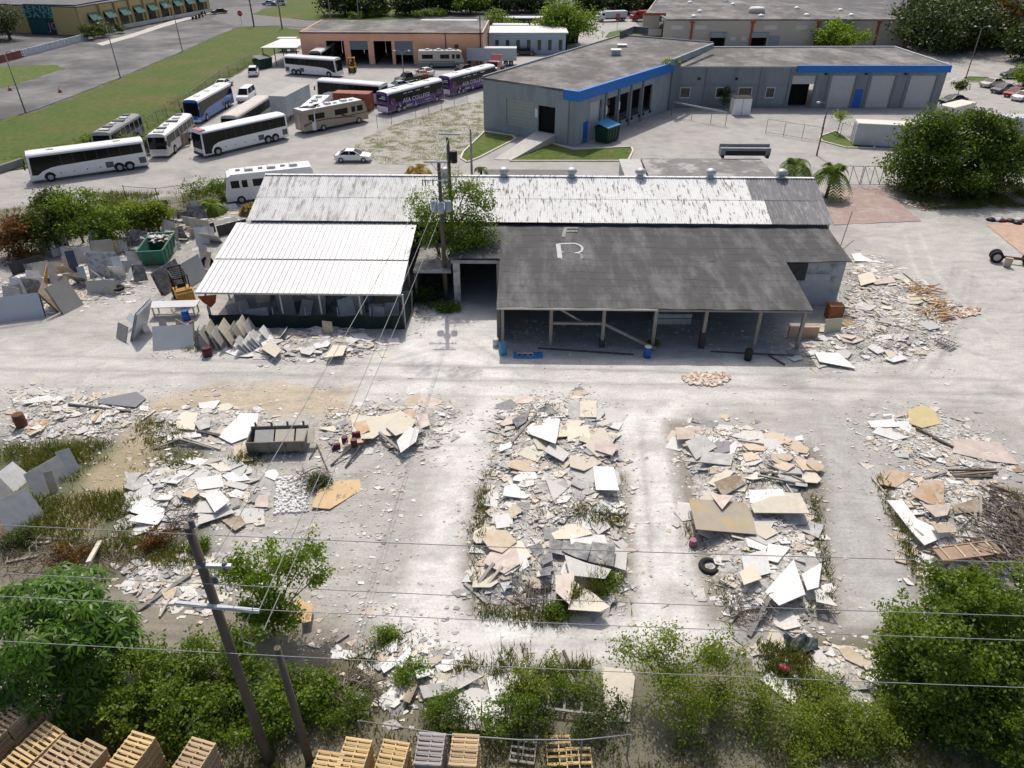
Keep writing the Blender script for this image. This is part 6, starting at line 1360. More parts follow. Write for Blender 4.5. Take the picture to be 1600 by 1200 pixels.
# heaps: outline in the photograph, height, loose-rubble density per m2, number of single slabs, size range (m), colour mix, where it is
HEAPS = [
 ('central heap', [(770,640),(832,619),(922,617),(962,645),(970,700),(976,780),(980,860),(985,945),(950,962),(765,955),(732,938),(737,850),(757,760),(763,690)], .75, 9, 84, (.5,1.15), dict(cream=5,white=4,pinkish=3,grey=3,tan=3,pale=4)),
 ('right heap', [(1045,665),(1170,663),(1255,690),(1284,730),(1262,770),(1280,860),(1305,945),(1262,988),(1150,970),(1090,900),(1078,820),(1062,740)], .7, 9, 60, (.5,1.1), dict(white=4,pale=4,grey=5,tan=3,cream=3)),
 ('far right heap', [(1368,742),(1400,735),(1540,742),(1590,780),(1620,920),(1480,935),(1432,900),(1400,820)], .7, 9, 18, (.4,.85), dict(white=3,tan=4,brown=2,cream=2,grey=3,pinkish=2)),
 ('right lane-end scatter', [(1338,650),(1420,640),(1470,640),(1560,690),(1600,740),(1500,735),(1380,718),(1345,690)], .1, 6, 12, (.3,.7), dict(white=4,pale=3,cream=3,brown=1)),
 ('left lane heap', [(496,650),(560,635),(700,622),(716,650),(690,690),(640,715),(560,705),(500,695)], .4, 7, 28, (.4,1.0), dict(cream=5,tan=4,white=3,pinkish=2,orange=1)),
 ('white left heap', [(205,740),(240,722),(330,718),(400,735),(425,790),(345,825),(200,825),(205,775)], .6, 7, 54, (.5,1.1), dict(white=7,pale=5,grey=2,cream=1)),
 ('far left scrap heap', [(8,615),(130,612),(225,640),(185,690),(110,690),(5,695)], .4, 9, 20, (.35,.8), dict(white=5,pale=4,grey=3)),
 ('steel bin scatter', [(225,645),(330,625),(440,640),(420,695),(370,722),(240,692)], .15, 6, 14, (.35,.8), dict(white=4,pale=3,cream=3,grey=2)),
 ('canopy heap', [(335,525),(420,515),(540,500),(600,535),(640,528),(560,560),(420,567),(350,552)], .5, 10, 26, (.35,.8), dict(white=6,pale=4,cream=3,grey=2)),
 ('lean-to end heap', [(1328,398),(1370,400),(1430,440),(1488,480),(1475,540),(1425,562),(1262,575),(1235,545),(1310,490),(1325,450)], .45, 8, 58, (.4,1.0), dict(cream=4,white=5,pale=4,tan=2,pinkish=1,grey=2)),
 ('bottom pallet heap', [(480,1005),(590,995),(690,1000),(725,1050),(830,1080),(775,1112),(600,1105),(575,1050)], .45, 12, 34, (.25,.6), dict(white=7,pale=3,cream=1,grey=1,tan=1)),
 ('bottom right scatter', [(1120,1000),(1290,990),(1400,1020),(1420,1120),(1300,1130),(1180,1060)], .2, 8, 14, (.25,.6), dict(pale=3,white=3,tan=2,cream=2)),
 ('near pole stone patch', [(180,880),(330,862),(400,900),(330,960),(210,960)], .3, 14, 10, (.25,.5), dict(pale=3,tan=3,white=2,cream=2)),
 ('yard corner heap', [(0,440),(80,420),(180,380),(225,420),(215,460),(90,490),(0,470)], .35, 9, 14, (.3,.7), dict(white=4,pale=4,grey=2)),
 ('yard back edge', [(250,360),(330,320),(400,318),(390,345),(300,370)], .2, 5, 10, (.3,.7), dict(white=3,pale=4,grey=3)),
]
rub_v, rub_f = [], []
def chip(x, y, rr, r, th):
    z, tx, ty = settle(x, y, rr, r, .13); n = r.choice((3,4,5)); ph = r.uniform(0, 6.28); o = len(rub_v); st = r.uniform(.5,1)
    P_ = [(rr*r.uniform(.7,1.2)*math.cos(ph+2*math.pi*(k+r.uniform(-.25,.25))/n), rr*st*r.uniform(.7,1.2)*math.sin(ph+2*math.pi*(k+r.uniform(-.25,.25))/n)) for k in range(n)]
    for zz in (-.02, th): rub_v.extend([(x+a, y+b, z+zz+math.tan(tx)*a+math.tan(ty)*b) for a, b in P_])
    rub_f.append([o+n+k for k in range(n)]); rub_f.extend([[o+k, o+(k+1)%n, o+n+(k+1)%n, o+n+k] for k in range(n)]); stamp(x, y, rr, z, tx, ty, th)
WORLD_HEAP = []; rr_ = random.Random(5)
def sample(p, r):
    a = np.array(p); lo, hi = a.min(0), a.max(0)
    while True:
        x, y = r.uniform(lo[0], hi[0]), r.uniform(lo[1], hi[1])
        if inside(p, np.array([x]), np.array([y]))[0]: return x, y
def parea(p): return abs(sum(p[i][0]*p[(i+1)%len(p)][1]-p[(i+1)%len(p)][0]*p[i][1] for i in range(len(p))))/2
for nm, pp, h, dens, n1_, sz, mix in HEAPS: WORLD_HEAP.append(mound(pp, h*.72, 2.2 if h > .3 else 1.2))
HM0 = HM.copy()
me = bpy.data.meshes.new('rubble_mound'); keep = HM > .02; ii = np.arange(HNX*HNY).reshape(HNY, HNX)
kf = keep[:-1,:-1] | keep[1:,:-1] | keep[:-1,1:] | keep[1:,1:]
Fq = np.stack([ii[:-1,:-1], ii[:-1,1:], ii[1:,1:], ii[1:,:-1]], -1)[kf]; used = np.unique(Fq); remap = np.full(HNX*HNY, -1); remap[used] = np.arange(len(used))
Zm = np.where(keep, HM + (vnoise(hgx, hgy, 2.2, 40)-.5)*.12, -.02)
me.from_pydata(np.stack([hgx, hgy, Zm], -1).reshape(-1, 3)[used].tolist(), [], remap[Fq].tolist()); me.materials.append(M_mound)
link('rubble_mound', me, kind='stuff', label='earth and crushed stone beneath the broken slabs in the yard')
for (nm, pp, h, dens, n1_, sz, mix), p in zip(HEAPS, WORLD_HEAP):
    A = parea(p)
    for k in range(int(A*dens*.8)):
        x, y = sample(p, rr_)
        if vnoise(np.array([x]), np.array([y]), .55, 77)[0] + rr_.gauss(0,.05) < .40: continue
        s = min(.6, max(.07, rr_.lognormvariate(-1.5, .55))); chip(x + rr_.gauss(0,.55), y + rr_.gauss(0,.55), s, rr_, rr_.uniform(.02,.05))
FINES = [(h_[1], 16) for h_ in HEAPS[:7]] + [(HEAPS[9][1], 14), (HEAPS[10][1], 18)]
for px_poly, dens in FINES:                           # crushed fines and dust between the slabs, spilling past the heap edges
    p = PXP(px_poly)
    for k in range(int(parea(p)*dens)): x, y = sample(p, rr_); chip(x+rr_.gauss(0,.9), y+rr_.gauss(0,.9), min(.16, max(.03, rr_.lognormvariate(-2.7, .5))), rr_, .025)
for px_poly, dens in (([(560,640),(1050,640),(1320,700),(1420,960),(640,990)], .25), ([(230,540),(640,560),(1240,570),(1500,560),(1500,640),(230,640)], .3), ([(330,780),(640,720),(620,960),(500,1000),(330,900)], 6.5), ([(1300,640),(1600,640),(1600,760),(1340,740)], 1.2), ([(0,600),(540,600),(500,740),(200,740),(0,700)], 3), ([(0,700),(330,720),(330,900),(0,880)], 2.2), ([(330,640),(720,640),(700,730),(480,760),(330,740)], 3.5), ([(560,940),(720,950),(740,1040),(560,1020)], 8),
                       ([(200,330),(400,320),(330,420),(100,440)], 2.5), ([(60,385),(330,340),(330,470),(70,480)], 4), ([(230,540),(340,540),(340,560),(230,560)], 5), ([(640,480),(690,480),(660,530),(640,520)], 6), ([(790,500),(1240,500),(1240,556),(790,556)], 1.6), ([(790,500),(870,500),(860,545),(790,545)], 9), ([(1190,510),(1250,510),(1240,560),(1200,560)], 9), ([(1380,980),(1420,1020),(1260,1120),(1160,1010)], 5), ([(1065,585),(1150,580),(1140,605),(1075,603)], 6)):
    p = PXP(px_poly)
    for k in range(int(parea(p)*dens)): x, y = sample(p, rr_); chip(x, y, min(.3, max(.03, rr_.lognormvariate(-2.6, .55))), rr_, .03)

sk = G(250,390); 
for k in range(60):
    x, y = sk.x + rr_.uniform(-1.8,1.8)*.85, sk.y + rr_.uniform(-1.1,1.1); s_ = rr_.uniform(.1,.35); o_ = len(rub_v); n_ = rr_.choice((3,4,5)); ph_ = rr_.uniform(0,6.28); tx_, ty_ = rr_.gauss(0,.3), rr_.gauss(0,.3); z_ = 1.15+rr_.random()*.35
    for zz in (0, .05): rub_v.extend([(x+s_*math.cos(ph_+2*math.pi*q/n_), y+s_*math.sin(ph_+2*math.pi*q/n_), z_+zz+tx_*math.cos(ph_+2*math.pi*q/n_)*s_+ty_*math.sin(ph_+2*math.pi*q/n_)*s_) for q in range(n_)])
    rub_f.append([o_+n_+q for q in range(n_)]); rub_f.extend([[o_+q, o_+(q+1)%n_, o_+n_+(q+1)%n_, o_+n_+q] for q in range(n_)])

SLABS = []                                            # (object, label stem, area) - doubled labels are told apart by size below
def put_slab(poly, x, y, z, tx, ty, rz_, th, m, stem, heap):
    mb = MB(); mb.prism(poly, 0, th); o = mb.build('stone_slab', m, None, (x, y, z)); o.rotation_euler = (ty, -tx, rz_) if rz_ == 0 else (ty, -tx, rz_)
    o['category'] = 'stone slab'; o['group'] = 'broken stone slabs in the ' + heap; SLABS.append([o, stem, parea(poly)]); return o
def zone(x, y, p):
    a = np.array(p); lo, hi = a.min(0), a.max(0); u, v = (x-lo[0])/(hi[0]-lo[0]), (y-lo[1])/(hi[1]-lo[1])
    A_ = ['near', 'middle', 'far'][min(2, max(0, int(v*3)))]; B_ = ['left', '', 'right'][min(2, max(0, int(u*3)))]
    return (A_ + ' ' + B_).strip() if not (A_ == 'middle' and B_ == '') else 'middle'
def colour_at(mix, r):
    t = r.uniform(0, sum(mix.values()))
    for k, v in mix.items():
        t -= v
        if t <= 0: return k
    return k
for (nm, pp, h, dens, n1_, sz, mix), p in zip(HEAPS, WORLD_HEAP):
    pend = sorted([rr_.uniform(sz[0], sz[1]) * (.72+.4*rr_.random()) for _ in range(n1_)])
    seeds = [(*sample(p, rr_), colour_at(mix, rr_)) for _ in range(9)]
    for q_, rr in enumerate(pend):
        x, y = sample(p, rr_)
        if q_ < len(pend)*.56:
            chip(x, y, rr*.95, rr_, rr_.uniform(.03,.05)); continue
        kd = rr_.choice(['triangular','four-sided','four-sided','angular','angular','angular','many-sided'])
        sd = min(seeds, key=lambda s: math.hypot(s[0]-x, s[1]-y)); cn = sd[2] if rr_.random() < .6 else colour_at(mix, rr_)
        z, tx, ty = settle(x, y, rr, rr_, .06); th = rr_.uniform(.03,.05); poly = shape(rr, kd, rr_)
        put_slab(poly, x, y, z-.01, tx, ty, 0, th, ST[cn], '%s%s %s slab at the %s of the %s' % ('' if math.hypot(tx,ty) < .16 else 'tilted ', cn, kd, zone(x, y, p), nm), nm)
        stamp(x, y, rr, z, tx, ty, th)
me = bpy.data.meshes.new('stone_rubble'); me.from_pydata(rub_v, [], rub_f); me.materials.append(M_rub); link('stone_rubble', me, kind='stuff', label='loose broken stone offcuts covering the heaps and the yard')
# slabs one can recognise in the photograph, outlined there
def mslab(pts, cn, label, lift=.0, tilt=(0,0), th=.045, name='stone_slab', m=None, cat='stone slab'):
    g = [G(*q) for q in pts]; cx, cy = sum(q.x for q in g)/len(g), sum(q.y for q in g)/len(g); rr = max(math.hypot(q.x-cx, q.y-cy) for q in g)
    s = disc(cx, cy, rr*.6); z = float(np.percentile(HM[s], 80)) + lift*.35; g = [G(*q, z) for q in pts]; cx, cy = sum(q.x for q in g)/len(g), sum(q.y for q in g)/len(g)
    mb = MB(); mb.prism([(q.x-cx, q.y-cy) for q in g], 0, th); o = mb.build(name, m or ST[cn], None, (cx, cy, z)); o.rotation_euler = (tilt[1]*.5 + rr_.gauss(0,.05), -tilt[0] + rr_.gauss(0,.05), 0)
    o['label'] = label; o['category'] = cat; stamp(cx, cy, rr, z, 0, 0, th); return o
for pts, cn, lab, *kw in (
 ([(850,645),(875,654),(872,685),(869,702),(829,679),(821,660)], 'white', 'big white slab tilted on the far end of the central heap', dict(lift=.15, tilt=(.12,-.25))),
 ([(906,626),(932,626),(932,654),(905,653)], 'cream', 'square mustard cream slab at the far right of the central heap'),
 ([(888,632),(905,630),(905,656),(887,652)], 'grey', 'grey cream slab touching the square mustard slab'),
 ([(886,667),(919,667),(923,683),(921,687),(887,690)], 'cream', 'broad sand-coloured slab, left half of the broken pair'),
 ([(923,671),(945,668),(955,695),(920,690)], 'cream', 'sand-coloured slab, right half of the broken pair'),
 ([(927,728),(959,730),(967,768),(931,767)], 'white', 'clean bright white rectangular board on the central heap right edge', dict(lift=.2, m=mat('clean_white_board', (.80,.80,.79), .4, .03))),
 ([(862,690),(890,710),(880,722),(850,705)], 'pale', 'pale grey pointed slab under the sand-coloured pair'),
 ([(800,655),(830,640),(822,660),(808,668)], 'dark grey', 'dark slate triangle at the far left of the central heap'),
 ([(840,640),(858,633),(872,648),(850,650)], 'dark grey', 'dark slate shard behind the big white slab'),
 ([(757,775),(770,766),(782,775),(778,792),(757,790)], 'white', 'rounded white slab at the left edge of the central heap'),
 ([(772,808),(800,800),(802,822),(775,828)], 'white', 'white rectangular slab near the left edge of the central heap'),
 ([(755,825),(792,830),(808,850),(785,866),(765,858),(751,838)], 'tan', 'large tan slab with pointed end over the lane side'),
 ([(880,843),(925,850),(917,878),(898,872),(878,862)], 'dark grey', 'large charcoal granite slab in the middle of the dark row'),
 ([(925,848),(962,853),(958,885),(917,877)], 'dark grey', 'large charcoal granite slab at the right end of the dark row'),
 ([(858,842),(880,846),(882,868),(858,864)], 'dark grey', 'charcoal granite slab left in the dark row'),
 ([(826,855),(846,850),(850,862),(836,872)], 'dark grey', 'small charcoal shard left of the dark row'),
 ([(842,870),(862,864),(864,876),(848,884)], 'dark grey', 'small charcoal shard below the dark row'),
 ([(842,890),(862,884),(860,900),(846,902)], 'dark grey', 'charcoal shard nearest in the central heap'),
 ([(882,868),(915,880),(955,890),(945,905),(890,900)], 'pale', 'long pale slab lying in front of the dark row'),
 ([(958,855),(980,862),(978,892),(955,885)], 'pale', 'pale slab right of the dark row'),
 ([(868,900),(898,896),(895,925),(890,945),(868,925)], 'pinkish', 'pink-beige slab with square joints at the near end'),
 ([(892,905),(930,930),(953,950),(938,957),(888,952)], 'cream', 'long cream slab at the near right corner of the central heap'),
 ([(790,850),(815,845),(830,870),(805,885)], 'cream', 'cream slab beside the large pointed tan slab'),
 ([(1076,780),(1172,781),(1182,836),(1086,833)], 'grey', 'very large grey-tan slab with rusty orange stain', dict(lift=.35, m=mat('stained_stone', (.34,.30,.235), .6, .12, 1, stain=(.45,.29,.06), stain_amt=.8, stain_scale=.7, stain_lo=.52, stain_hi=.68))),
 ([(1110,772),(1146,775),(1128,798)], 'pinkish', 'pale triangular shard lying on the stained grey-tan slab', dict(lift=.1)),
 ([(1170,766),(1222,766),(1232,787),(1172,786)], 'white', 'white half of the white and yellow boards', dict(lift=.2)),
 ([(1172,788),(1224,768),(1250,770),(1264,806),(1178,803)], 'cream', 'yellow cream half of the white and yellow boards', dict(lift=.1)),
 ([(1195,925),(1240,875),(1258,930),(1217,947)], 'white', 'big pointed white slab at the near end of the right heap', dict(lift=.35)),
 ([(1252,898),(1285,876),(1278,920),(1260,926)], 'white', 'white slab just right of the big pointed one', dict(lift=.15)),
 ([(1272,914),(1290,925),(1308,950),(1275,943)], 'pale', 'pale slab tip at the right heap near corner', dict(lift=.15)),
 ([(1282,916),(1300,912),(1300,926),(1287,926)], 'white', 'small white slab at the right heap edge', dict(lift=.15)),
 ([(1158,870),(1196,860),(1205,895),(1165,905)], 'white', 'white slab left of the big pointed one', dict(lift=.15)),
 ([(1200,850),(1235,855),(1215,880),(1196,876)], 'white', 'white slab above the big pointed one', dict(lift=.15)),
 ([(1100,706),(1146,711),(1142,729),(1092,722)], 'grey', 'blue-grey slab at the left of the right heap'),
 ([(1055,667),(1112,669),(1118,686),(1058,688)], 'pinkish', 'wide pinkish grey slab at the far left corner of the right heap'),
 ([(1110,690),(1140,690),(1140,706),(1118,712)], 'dark grey', 'mauve-grey slab beside the blue-grey slab', dict(m=mat('mauve_stone', (.24,.225,.24), .6, .1))),
 ([(1115,755),(1150,742),(1165,755),(1130,775)], 'brown', 'brownish slab above the stained slab'),
 ([(1385,783),(1410,785),(1432,812),(1485,836),(1445,850),(1425,830)], 'white', 'long bent white slab at the lane side of the far right heap', dict(lift=.1)),
 ([(1422,772),(1448,752),(1474,755),(1475,790),(1450,785)], 'orange', 'fan-shaped ochre slab in the middle of the far right heap', dict(lift=.2)),
 ([(1370,742),(1398,735),(1425,745),(1400,762),(1375,757)], 'orange', 'ochre slab at the far corner of the far right heap'),
 ([(1440,790),(1485,790),(1480,805),(1462,808)], 'pinkish', 'pinkish slab below the fan-shaped ochre slab', dict(lift=.1)),
 ([(1455,818),(1490,820),(1495,832),(1465,834)], 'tan', 'tan board above the rusted trough', dict(lift=.2)),
 ([(1488,790),(1530,780),(1536,800),(1492,802)], 'brown', 'rusty grey slab at the right of the ochre fan', dict(lift=.2)),
 ([(1418,642),(1440,633),(1460,640),(1470,662),(1440,670),(1420,663)], 'cream', 'mustard yellow slab at the right lane end', dict(m=mat('mustard_stone', (.52,.43,.22), .6, .12, 1))),
 ([(1362,676),(1372,668),(1420,684),(1400,688)], 'white', 'wide white slab at the right lane end'),
 ([(1355,658),(1395,656),(1405,668),(1362,668)], 'white', 'white slab behind the wide one at the right lane end'),
 ([(1490,686),(1560,692),(1592,726),(1550,721),(1488,708)], 'pinkish', 'very wide pale tan slab flat on the right yard'),
 ([(155,626),(213,612),(228,622),(212,636),(153,632)], 'dark grey', 'large dark grey slab at the far left scrap heap', dict(m=mat('slate_sheet', (.17,.175,.19), .4, .1), lift=.15)),
 ([(34,628),(80,619),(84,625),(40,632)], 'white', 'long white board at the far left scrap heap', dict(lift=.15)),
 ([(340,682),(376,646),(404,646),(400,680),(362,694)], 'white', 'big bright white slab behind the steel bin'),
 ([(275,656),(284,646),(310,645),(304,673),(277,670)], 'cream', 'cream slab alone between the left heaps'),
 ([(303,660),(330,652),(328,668),(312,673)], 'grey', 'grey slab touching the lone cream slab'),
 ([(310,630),(345,626),(335,640),(312,638)], 'white', 'white slab at the far side of the left scatter'),
 ([(366,697),(393,695),(395,720),(366,722)], 'cream', 'peach beige square slab in front of the steel bin', dict(m=mat('peach_stone', (.56,.47,.37), .6, .08))),
 ([(262,682),(312,675),(315,682),(262,689)], 'white', 'long narrow white strip on the left track'),
 ([(607,650),(625,640),(650,658),(640,675),(618,683),(603,668)], 'cream', 'large smooth cream slab in the heap left of the lane', dict(lift=.15)),
 ([(620,690),(640,668),(655,672),(650,690),(626,708)], 'white', 'white slab propped over the dark pole'),
 ([(548,650),(598,650),(605,668),(583,686),(552,690)], 'cream', 'cream and tan onyx slab left of the lane', dict(lift=.1)),
 ([(535,684),(560,680),(568,692),(538,696)], 'orange', 'orange slab in the heap left of the lane', dict(lift=.15)),
 ([(552,662),(572,658),(578,672),(562,680)], 'orange', 'small orange stone patch slab in the heap left of the lane', dict(lift=.3)),
 ([(650,650),(668,648),(672,664),(656,670)], 'pinkish', 'salmon slab at the right of the heap left of the lane'),
 ([(487,795),(500,762),(522,754),(562,748),(564,765),(540,780),(515,796)], 'orange', 'large amber onyx slab with dark veins', dict(m=mat('amber_stone', (.50,.34,.16), .5, .2, 1, stain=(.10,.05,.02), stain_amt=.8, stain_scale=1.6, stain_lo=.54, stain_hi=.62), lift=.2)),
 ([(412,738),(430,732),(436,742),(430,752),(415,746)], 'white', 'small white shield-shaped slab on open ground'),
 ([(400,774),(420,774),(420,794),(398,792)], 'pinkish', 'small beige square slab right of the white heap'),
 ([(345,812),(372,800),(385,820),(368,832)], 'brown', 'taupe slab at the near edge of the white heap'),
 ([(200,815),(245,790),(262,800),(245,820)], 'white', 'broad white slab at the left of the white heap'),
 ([(305,750),(345,740),(350,760),(310,768)], 'white', 'large white slab on top of the white heap', dict(lift=.15)),
 ([(320,775),(345,768),(360,785),(335,800)], 'white', 'six-sided white slab on the white heap', dict(lift=.12)),
 ([(282,775),(300,762),(312,770),(300,780)], 'tan', 'tan oval slab on the white heap', dict(lift=.12)),
 ([(330,728),(348,722),(362,736),(345,738)], 'cream', 'cream slab at the back of the white heap', dict(lift=.1)),
 ([(690,1100),(768,1098),(775,1143),(688,1136)], 'white', 'big white board just behind the grey pallets', dict(lift=.25)),
 ([(760,1058),(830,1045),(831,1093),(768,1096)], 'white', 'white slab with a pole across it near the pallets', dict(lift=.1)),
 ([(941,1042),(985,1048),(992,1060),(984,1128),(945,1128)], 'cream', 'tall cream tan slab with dark pits by the wispy shrub', dict(lift=.15)),
 ([(1187,1062),(1205,1050),(1246,1090),(1240,1103)], 'white', 'long white slab beside the red bucket'),
 ([(1310,1015),(1326,1010),(1362,1038),(1355,1047),(1320,1030)], 'tan', 'ochre pointed slab in the bottom right scatter'),
 ([(1263,1020),(1280,1015),(1297,1036),(1275,1037)], 'pale', 'pale pointed slab by the crumpled tarpaulin'),
 ([(1325,1105),(1345,1105),(1355,1122),(1340,1130)], 'pale', 'pale grey slab low in the bottom right scatter'),
 ([(1475,910),(1510,905),(1535,915),(1515,935),(1480,925)], 'white', 'white slab pile edge above the corner tree', dict(lift=.2)),
 ([(594,1042),(614,1025),(620,1040),(600,1052)], 'white', 'blueish white slab at the bottom heap left', dict(lift=.1)),
 ([(600,1010),(622,1000),(620,1018),(604,1022)], 'white', 'white slab at the back of the bottom heap', dict(lift=.1)),
 ([(618,1035),(640,1010),(644,1018),(628,1046)], 'white', 'narrow white strip slab in the bottom heap', dict(lift=.15)),
 ([(642,1030),(668,1030),(670,1040),(645,1042)], 'white', 'short white slab in the middle of the bottom heap', dict(lift=.15)),
 ([(668,1030),(688,1024),(690,1032),(672,1044)], 'tan', 'beige slab at the right of the bottom heap', dict(lift=.15)),
 ([(648,1048),(668,1042),(672,1056),(652,1062)], 'white', 'square white slab low in the bottom heap', dict(lift=.15)),
 ([(655,1072),(690,1068),(700,1085),(662,1092)], 'grey', 'grey slab stack edge below the bottom heap', dict(lift=.15)),
 ([(690,1068),(730,1050),(755,1058),(700,1085)], 'grey', 'long grey slab beside the white boards', dict(lift=.25)),
 ([(628,1094),(650,1058),(655,1066),(640,1100)], 'brown', 'brown wood-coloured slab sticking out of the bottom heap', dict(lift=.2)),
 ([(445,950),(470,935),(478,965),(452,972)], 'orange', 'bright amber slab showing beside the pole stub', dict(m=MATS['amber_stone'], lift=.5)),
 ([(470,938),(490,945),(486,972),(472,975)], 'orange', 'amber slab right of its neighbour by the pole stub', dict(m=MATS['amber_stone'], lift=.45)),
 ([(1330,398),(1350,394),(1362,408),(1335,410)], 'white', 'white slab at the far tip of the heap beyond the lean-to'),
 ([(1360,440),(1395,432),(1400,440),(1368,446)], 'pinkish', 'pink slab in the heap beyond the lean-to', dict(lift=.1)),
 ([(1272,552),(1310,552),(1338,575),(1280,566)], 'white', 'long white shard fan at the lean-to corner'),
 ([(1230,558),(1250,554),(1255,562),(1240,566)], 'white', 'small white slab just outside the lean-to corner'),
 ([(1340,430),(1362,425),(1370,440),(1345,446)], 'cream', 'cream slab by the store wall corner', dict(lift=.1)),
 ([(408,545),(425,530),(440,548),(430,560)], 'cream', 'cream tile-edged slab under the canopy screen', dict(lift=.1)),
 ([(508,560),(520,538),(542,540),(536,558)], 'cream', 'yellow cream slab below the canopy post', dict(lift=.1)),
 ([(400,520),(420,515),(428,530),(410,540)], 'white', 'big white slab tipped against the canopy heap', dict(lift=.25)),
 ([(605,530),(622,528),(625,538),(608,538)], 'white', 'white slab at the canopy corner'),
 ([(1155,895),(1178,880),(1190,905),(1162,915)], 'cream', 'cream slab at the left of the white near cluster', dict(lift=.1))):
    mslab(pts, cn, lab, **(kw[0] if kw else {}))
for k in range(14):                                   # peach slabs heaped at the right heap's far right
    x, y = sample(PXP([(1160,685),(1245,690),(1280,728),(1262,750),(1170,735)]), rr_); rr = rr_.uniform(.45,.85); z, tx, ty = settle(x, y, rr, rr_, .06); kd = rr_.choice(['angular','four-sided','many-sided'])
    hp = PXP([(1160,685),(1245,690),(1280,728),(1262,750),(1170,735)])
    put_slab(shape(rr, kd, rr_), x, y, z, tx, ty, 0, .045, mat('peach_onyx', (.60,.48,.35), .55, .15, 1.2, dust=(.56,.54,.5), dust_amt=.5, rnd=.1, stain=(.42,.28,.15), stain_amt=.6), 'peach %s slab at the %s of the peach cluster' % (kd, zone(x, y, hp)), 'peach cluster on the right heap'); stamp(x, y, rr, z, tx, ty, .045)
# tell doubles apart: by size where one label would fit several
from collections import defaultdict
def tell_apart(items):
    by = defaultdict(list)
    for s in items: by[s[1]].append(s)
    for stem, L_ in by.items():
        L_.sort(key=lambda s: s[2]); n = len(L_)
        names = {1: [''], 2: ['smaller of two: ', 'larger of two: ']}.get(n) or (['smallest: ', 'second smallest: ', 'third smallest: '][:n//2] + ['middle-sized: '] * max(0, n - 2*min(3, n//2)) + ['third largest: ', 'second largest: ', 'largest: '][-min(3, n//2):])
        for s, nmx in zip(L_, names): s[0]['label'] = nmx + stem
tell_apart(SLABS)

# ------------------------------------------------------------------ upright slabs, racks and other yard things
def lean_slab(a, b, h, lean, cn, label, n=1, gap=.05, m=None, name='upright_slab', side=1, group=None, th=.03, frame=False, jag=False):
    """slab standing on ground line a-b (photo points), leaning by `lean` degrees away from the viewer (side=1)"""
    A, B = G(*a), G(*b); d = (B-A); L = d.length; d.normalize(); nrm = Vector((-d.y, d.x, 0))
    if nrm.y < 0: nrm = -nrm
    nrm = nrm*side; upv = (Vector((0,0,1))*math.cos(R(lean)) + nrm*math.sin(R(lean))); t = upv.cross(d).normalized()
    if t.dot(nrm) < 0: t = -t
    for k in range(n):
        o = A + t*gap*k; hh = h*(1-.06*k*rr_.random()); LL = L*(1-.08*k*rr_.random())
        pol = [(0,0),(LL,0),(LL*rr_.uniform(.93,1),hh*rr_.uniform(.9,1)),(LL*rr_.uniform(.0,.08),hh)] if jag else [(0,0),(LL,0),(LL,hh),(0,hh)]
        mb = MB(); vs = [d*x + upv*y for x, y in pol]; vs2 = [v + t*th for v in vs]; q = len(pol)
        mb.add(vs+vs2, [tuple(range(q)), tuple(range(2*q-1, q-1, -1))] + [(i, q+i, q+(i+1)%q, (i+1)%q) for i in range(q)])
        ob = mb.build(name, m or ST[cn], None, o); ob['label'] = label if n == 1 else label + (', front one' if k == 0 else (', %s behind it' % ['', 'first', 'second', 'third', 'fourth', 'fifth', 'sixth'][k])); ob['category'] = 'stone slab'; ob['group'] = group or 'stone slabs standing upright in the yard'
    if frame:
        fr = thing('slab_rack', 'black rack frame holding the ' + label.split(' standing')[0], 'rack', A); mb = MB(); mb.bar(Vector((0,0,0))+t*.1, d*L+t*.1, .12, .12); mb.build('base_rail', M_black, fr)
        for x in (0, L): mb = MB(); mb.bar(d*x+t*.12, d*x+t*.12+upv*(h+.1), .1, .1); mb.build('upright', M_black, fr)
M_bw = mat('pale_marble', (.50,.535,.56), .4, .08, .8, stain=(.36,.40,.43), stain_amt=.6, stain_scale=.8); M_gm = mat('grey_marble', (.47,.475,.47), .45, .12, 1, stain=(.25,.26,.27), stain_amt=.8, stain_scale=2.2, stain_lo=.5, stain_hi=.58)
M_bb = mat('grey_beige_slab', (.36,.345,.31), .5, .1, 1)
lean_slab((-30,508), (70,495), 2.0, 18, 'pale', 'wide pale marble slab with tan patch standing in a black frame at the left edge', m=M_bw, frame=True)
lean_slab((-6,516), (66,505), .25, 60, 'grey', 'narrow grey strip lying at the foot of the framed marble slab')
A_, B_ = (100,492), (131,476); lean_slab(A_, B_, 2.5, 22, 'grey', 'grey-beige slab of the A-frame stack left of the yard', 3, .12, M_bb); lean_slab((93,488), (99,470), 2.2, 25, 'brown', 'brown slab on the back of the left A-frame stack', 2, .12, ST['brown'], side=-1)
lean_slab((141,436), (188,436), 2.4, 14, 'grey', 'veined grey marble slab in the big upright row', 3, .15, M_gm); lean_slab((148,408), (182,405), 1.9, 12, 'grey', 'grey slab standing behind the big upright row', 3, .15, M_bb)
lean_slab((188,440), (201,436), 2.2, 20, 'white', 'narrow white slab at the right end of the big upright row', 2, .1, M_bw); lean_slab((138,463), (184,461), 1.35, 16, 'grey', 'slab with tan top edge standing before the big upright row', 2, .12, mat('tan_grey_slab', (.42,.42,.40), .5, .1, .8, stain=(.42,.33,.18), stain_amt=.8, stain_scale=.7))
lean_slab((128,445), (139,443), 1.6, 15, 'pale', 'pale blue narrow slab left of the tan-topped slab', 2, .1, M_bw); lean_slab((112,430), (126,428), 2.2, 10, 'dark grey', 'dark blue narrow slab in the upright row', 2, .1, mat('dark_blue_slab', (.05,.07,.13), .4, .1))
